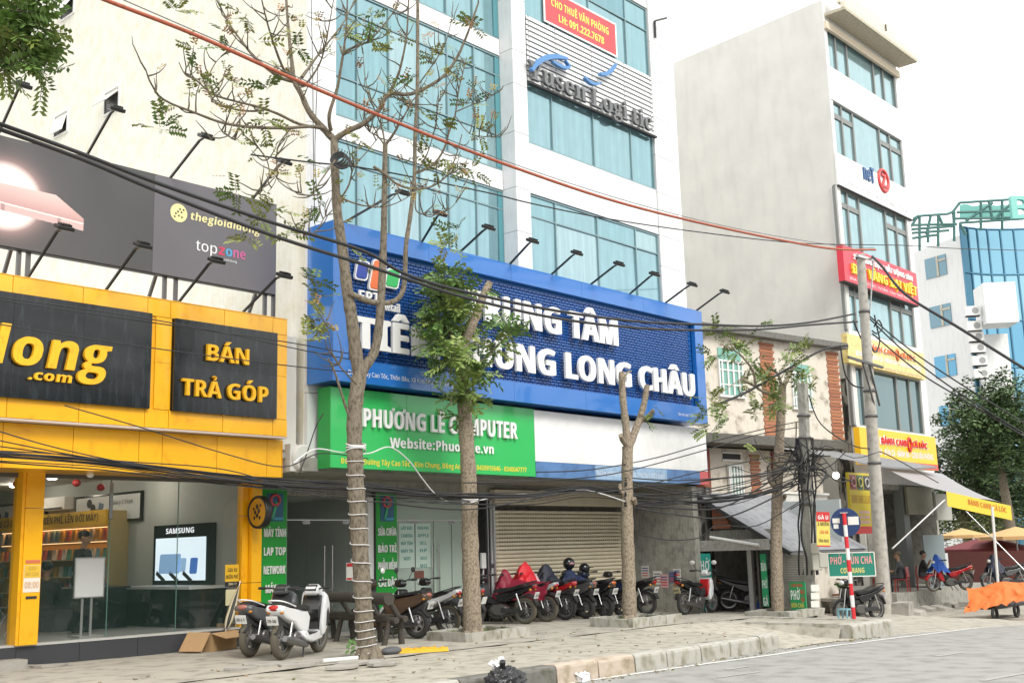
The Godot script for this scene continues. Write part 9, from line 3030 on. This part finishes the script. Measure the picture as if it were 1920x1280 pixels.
func person(label: String, at: Vector3, turn: float, pose: String, shirt: Color, legs: Color, hair: Color, cell := 0.022) -> void:
	var t := thing("person", label, "person", at, "", turn, true)
	var skin := Color(0.36, 0.21, 0.13)
	var shoe := Color(0.03, 0.03, 0.03)
	var b := []
	# x to the person's right, y up, facing +z
	var seated := pose == "seated"
	var hip := 0.50 if seated else 0.92
	var lean := 0.06 if seated else 0.03
	var chest := V(0, hip + 0.42, lean)
	var neck := V(0, hip + 0.56, lean)
	b.append([V(-0.07, hip, 0), V(0.07, hip, 0), 0.13, 0.13, legs])
	b.append([V(0, hip + 0.08, 0), V(0, hip + 0.25, lean * 0.6), 0.135, 0.14, shirt])
	b.append([V(-0.08, hip + 0.36, lean), V(0.08, hip + 0.36, lean), 0.125, 0.125, shirt])
	b.append([V(-0.15, hip + 0.47, lean), V(0.15, hip + 0.47, lean), 0.07, 0.07, shirt])
	b.append([neck - V(0, 0.06, 0), neck + V(0, 0.06, 0.01), 0.055, 0.05, skin])
	var hd := neck + V(0, 0.17, 0.03)
	b.append([hd + V(0, 0.03, -0.01), hd + V(0, -0.05, 0.025), 0.09, 0.07, skin])
	b.append([hd + V(0, 0.0, 0.09), hd + V(0, -0.025, 0.108), 0.012, 0.016, skin])
	for s: float in [-1.0, 1.0]:
		b.append([hd + V(s * 0.088, 0.01, 0), hd + V(s * 0.09, -0.03, 0), 0.018, 0.014, skin])
		var sh := V(s * 0.19, hip + 0.46, lean)
		var el := sh + (V(s * 0.06, -0.26, 0.10) if seated else V(s * 0.05, -0.28, -0.01))
		var ha := el + (V(-s * 0.12, 0.0, 0.22) if seated else V(-s * 0.03, -0.16, 0.18))
		if pose == "phone" or (seated and s > 0 and label.contains("face")):
			ha = el + V(-s * 0.1, 0.22, 0.1)
		b.append([sh, el, 0.058, 0.045, shirt])
		b.append([el, ha, 0.042, 0.03, shirt if not seated else skin])
		var fd := (ha - el).normalized()
		b.append([ha, ha + fd * 0.07, 0.034, 0.032, skin])
		var sd := fd.cross(Vector3.UP).normalized()
		for k in 4:
			b.append([ha + fd * 0.08 + sd * (k - 1.5) * 0.021, ha + fd * (0.15 + 0.015 * (1 - absf(k - 1.5))) + sd * (k - 1.5) * 0.022 + V(0, -0.015, 0), 0.010, 0.009, skin])
		b.append([ha + fd * 0.03 - sd * s * 0.035, ha + fd * 0.085 - sd * s * 0.06, 0.012, 0.010, skin])
		if seated:
			var kn := V(s * 0.13, hip + 0.02, 0.42)
			b.append([V(s * 0.09, hip, 0.02), kn, 0.09, 0.065, legs])
			b.append([kn, V(s * 0.13, 0.09, 0.40), 0.062, 0.042, legs])
			b.append([V(s * 0.13, 0.05, 0.38), V(s * 0.14, 0.035, 0.55), 0.045, 0.035, shoe])
		else:
			b.append([V(s * 0.09, hip - 0.04, 0), V(s * 0.10, 0.50, 0.01), 0.09, 0.062, legs])
			b.append([V(s * 0.10, 0.50, 0.01), V(s * 0.10, 0.10, -0.02), 0.06, 0.042, legs])
			b.append([V(s * 0.10, 0.045, -0.04), V(s * 0.11, 0.035, 0.14), 0.045, 0.035, shoe])
	var mb := figure(b, cell)
	var m := M(Color.WHITE, 0.75)
	m.vertex_color_use_as_albedo = true
	part(t, "body", mb, m)
	var hm := MB.new()
	hm.ellipsoid(Transform3D(Basis(V(1, 0, 0), -0.25).scaled(V(0.102, 0.092, 0.108)), hd + V(0, 0.055, -0.022)), 14, 10)
	part(t, "hair", hm, M(hair, 0.6))
	for s: float in [-1.0, 1.0]:
		var em := MB.new()
		em.ellipsoid(Transform3D(Basis().scaled(V(0.014, 0.008, 0.006)), hd + V(s * 0.034, 0.005, 0.082)), 8, 6)
		part(t, "eye", em, mats.dark)
	var mo := MB.new()
	mo.ellipsoid(Transform3D(Basis().scaled(V(0.025, 0.006, 0.006)), hd + V(0, -0.06, 0.088)), 8, 6)
	part(t, "mouth", mo, M(Color(0.25, 0.09, 0.08), 0.6))

func people() -> void:
	var p := atz(152, 1040, -19.6)
	person("person in dark clothes standing behind the white notice board", V(p.x, 0.33, -19.6), 0.6, "standing", Color(0.012, 0.013, 0.016), Color(0.012, 0.012, 0.014), Color(0.008, 0.008, 0.008), 0.018)
	var q := atz(84, 1100, -20.2)
	person("dark haired person seated low at the counter behind the yellow pillar", V(q.x, 0.22, -20.2), 2.4, "seated", Color(0.02, 0.02, 0.022), Color(0.015, 0.015, 0.02), Color(0.008, 0.008, 0.008))
	var c1 := aty(1694, 1110, -0.2)
	person("man in a dark jacket seated with his back to the pole", c1, 0.2 + PI, "seated", Color(0.05, 0.055, 0.06), Color(0.04, 0.04, 0.05), Color(0.10, 0.07, 0.05))
	var c2 := aty(1733, 1106, -0.2)
	person("seated person in black raising a hand to the face", c2, 3.6 + PI, "seated", Color(0.02, 0.02, 0.022), Color(0.06, 0.06, 0.065), Color(0.01, 0.01, 0.01))
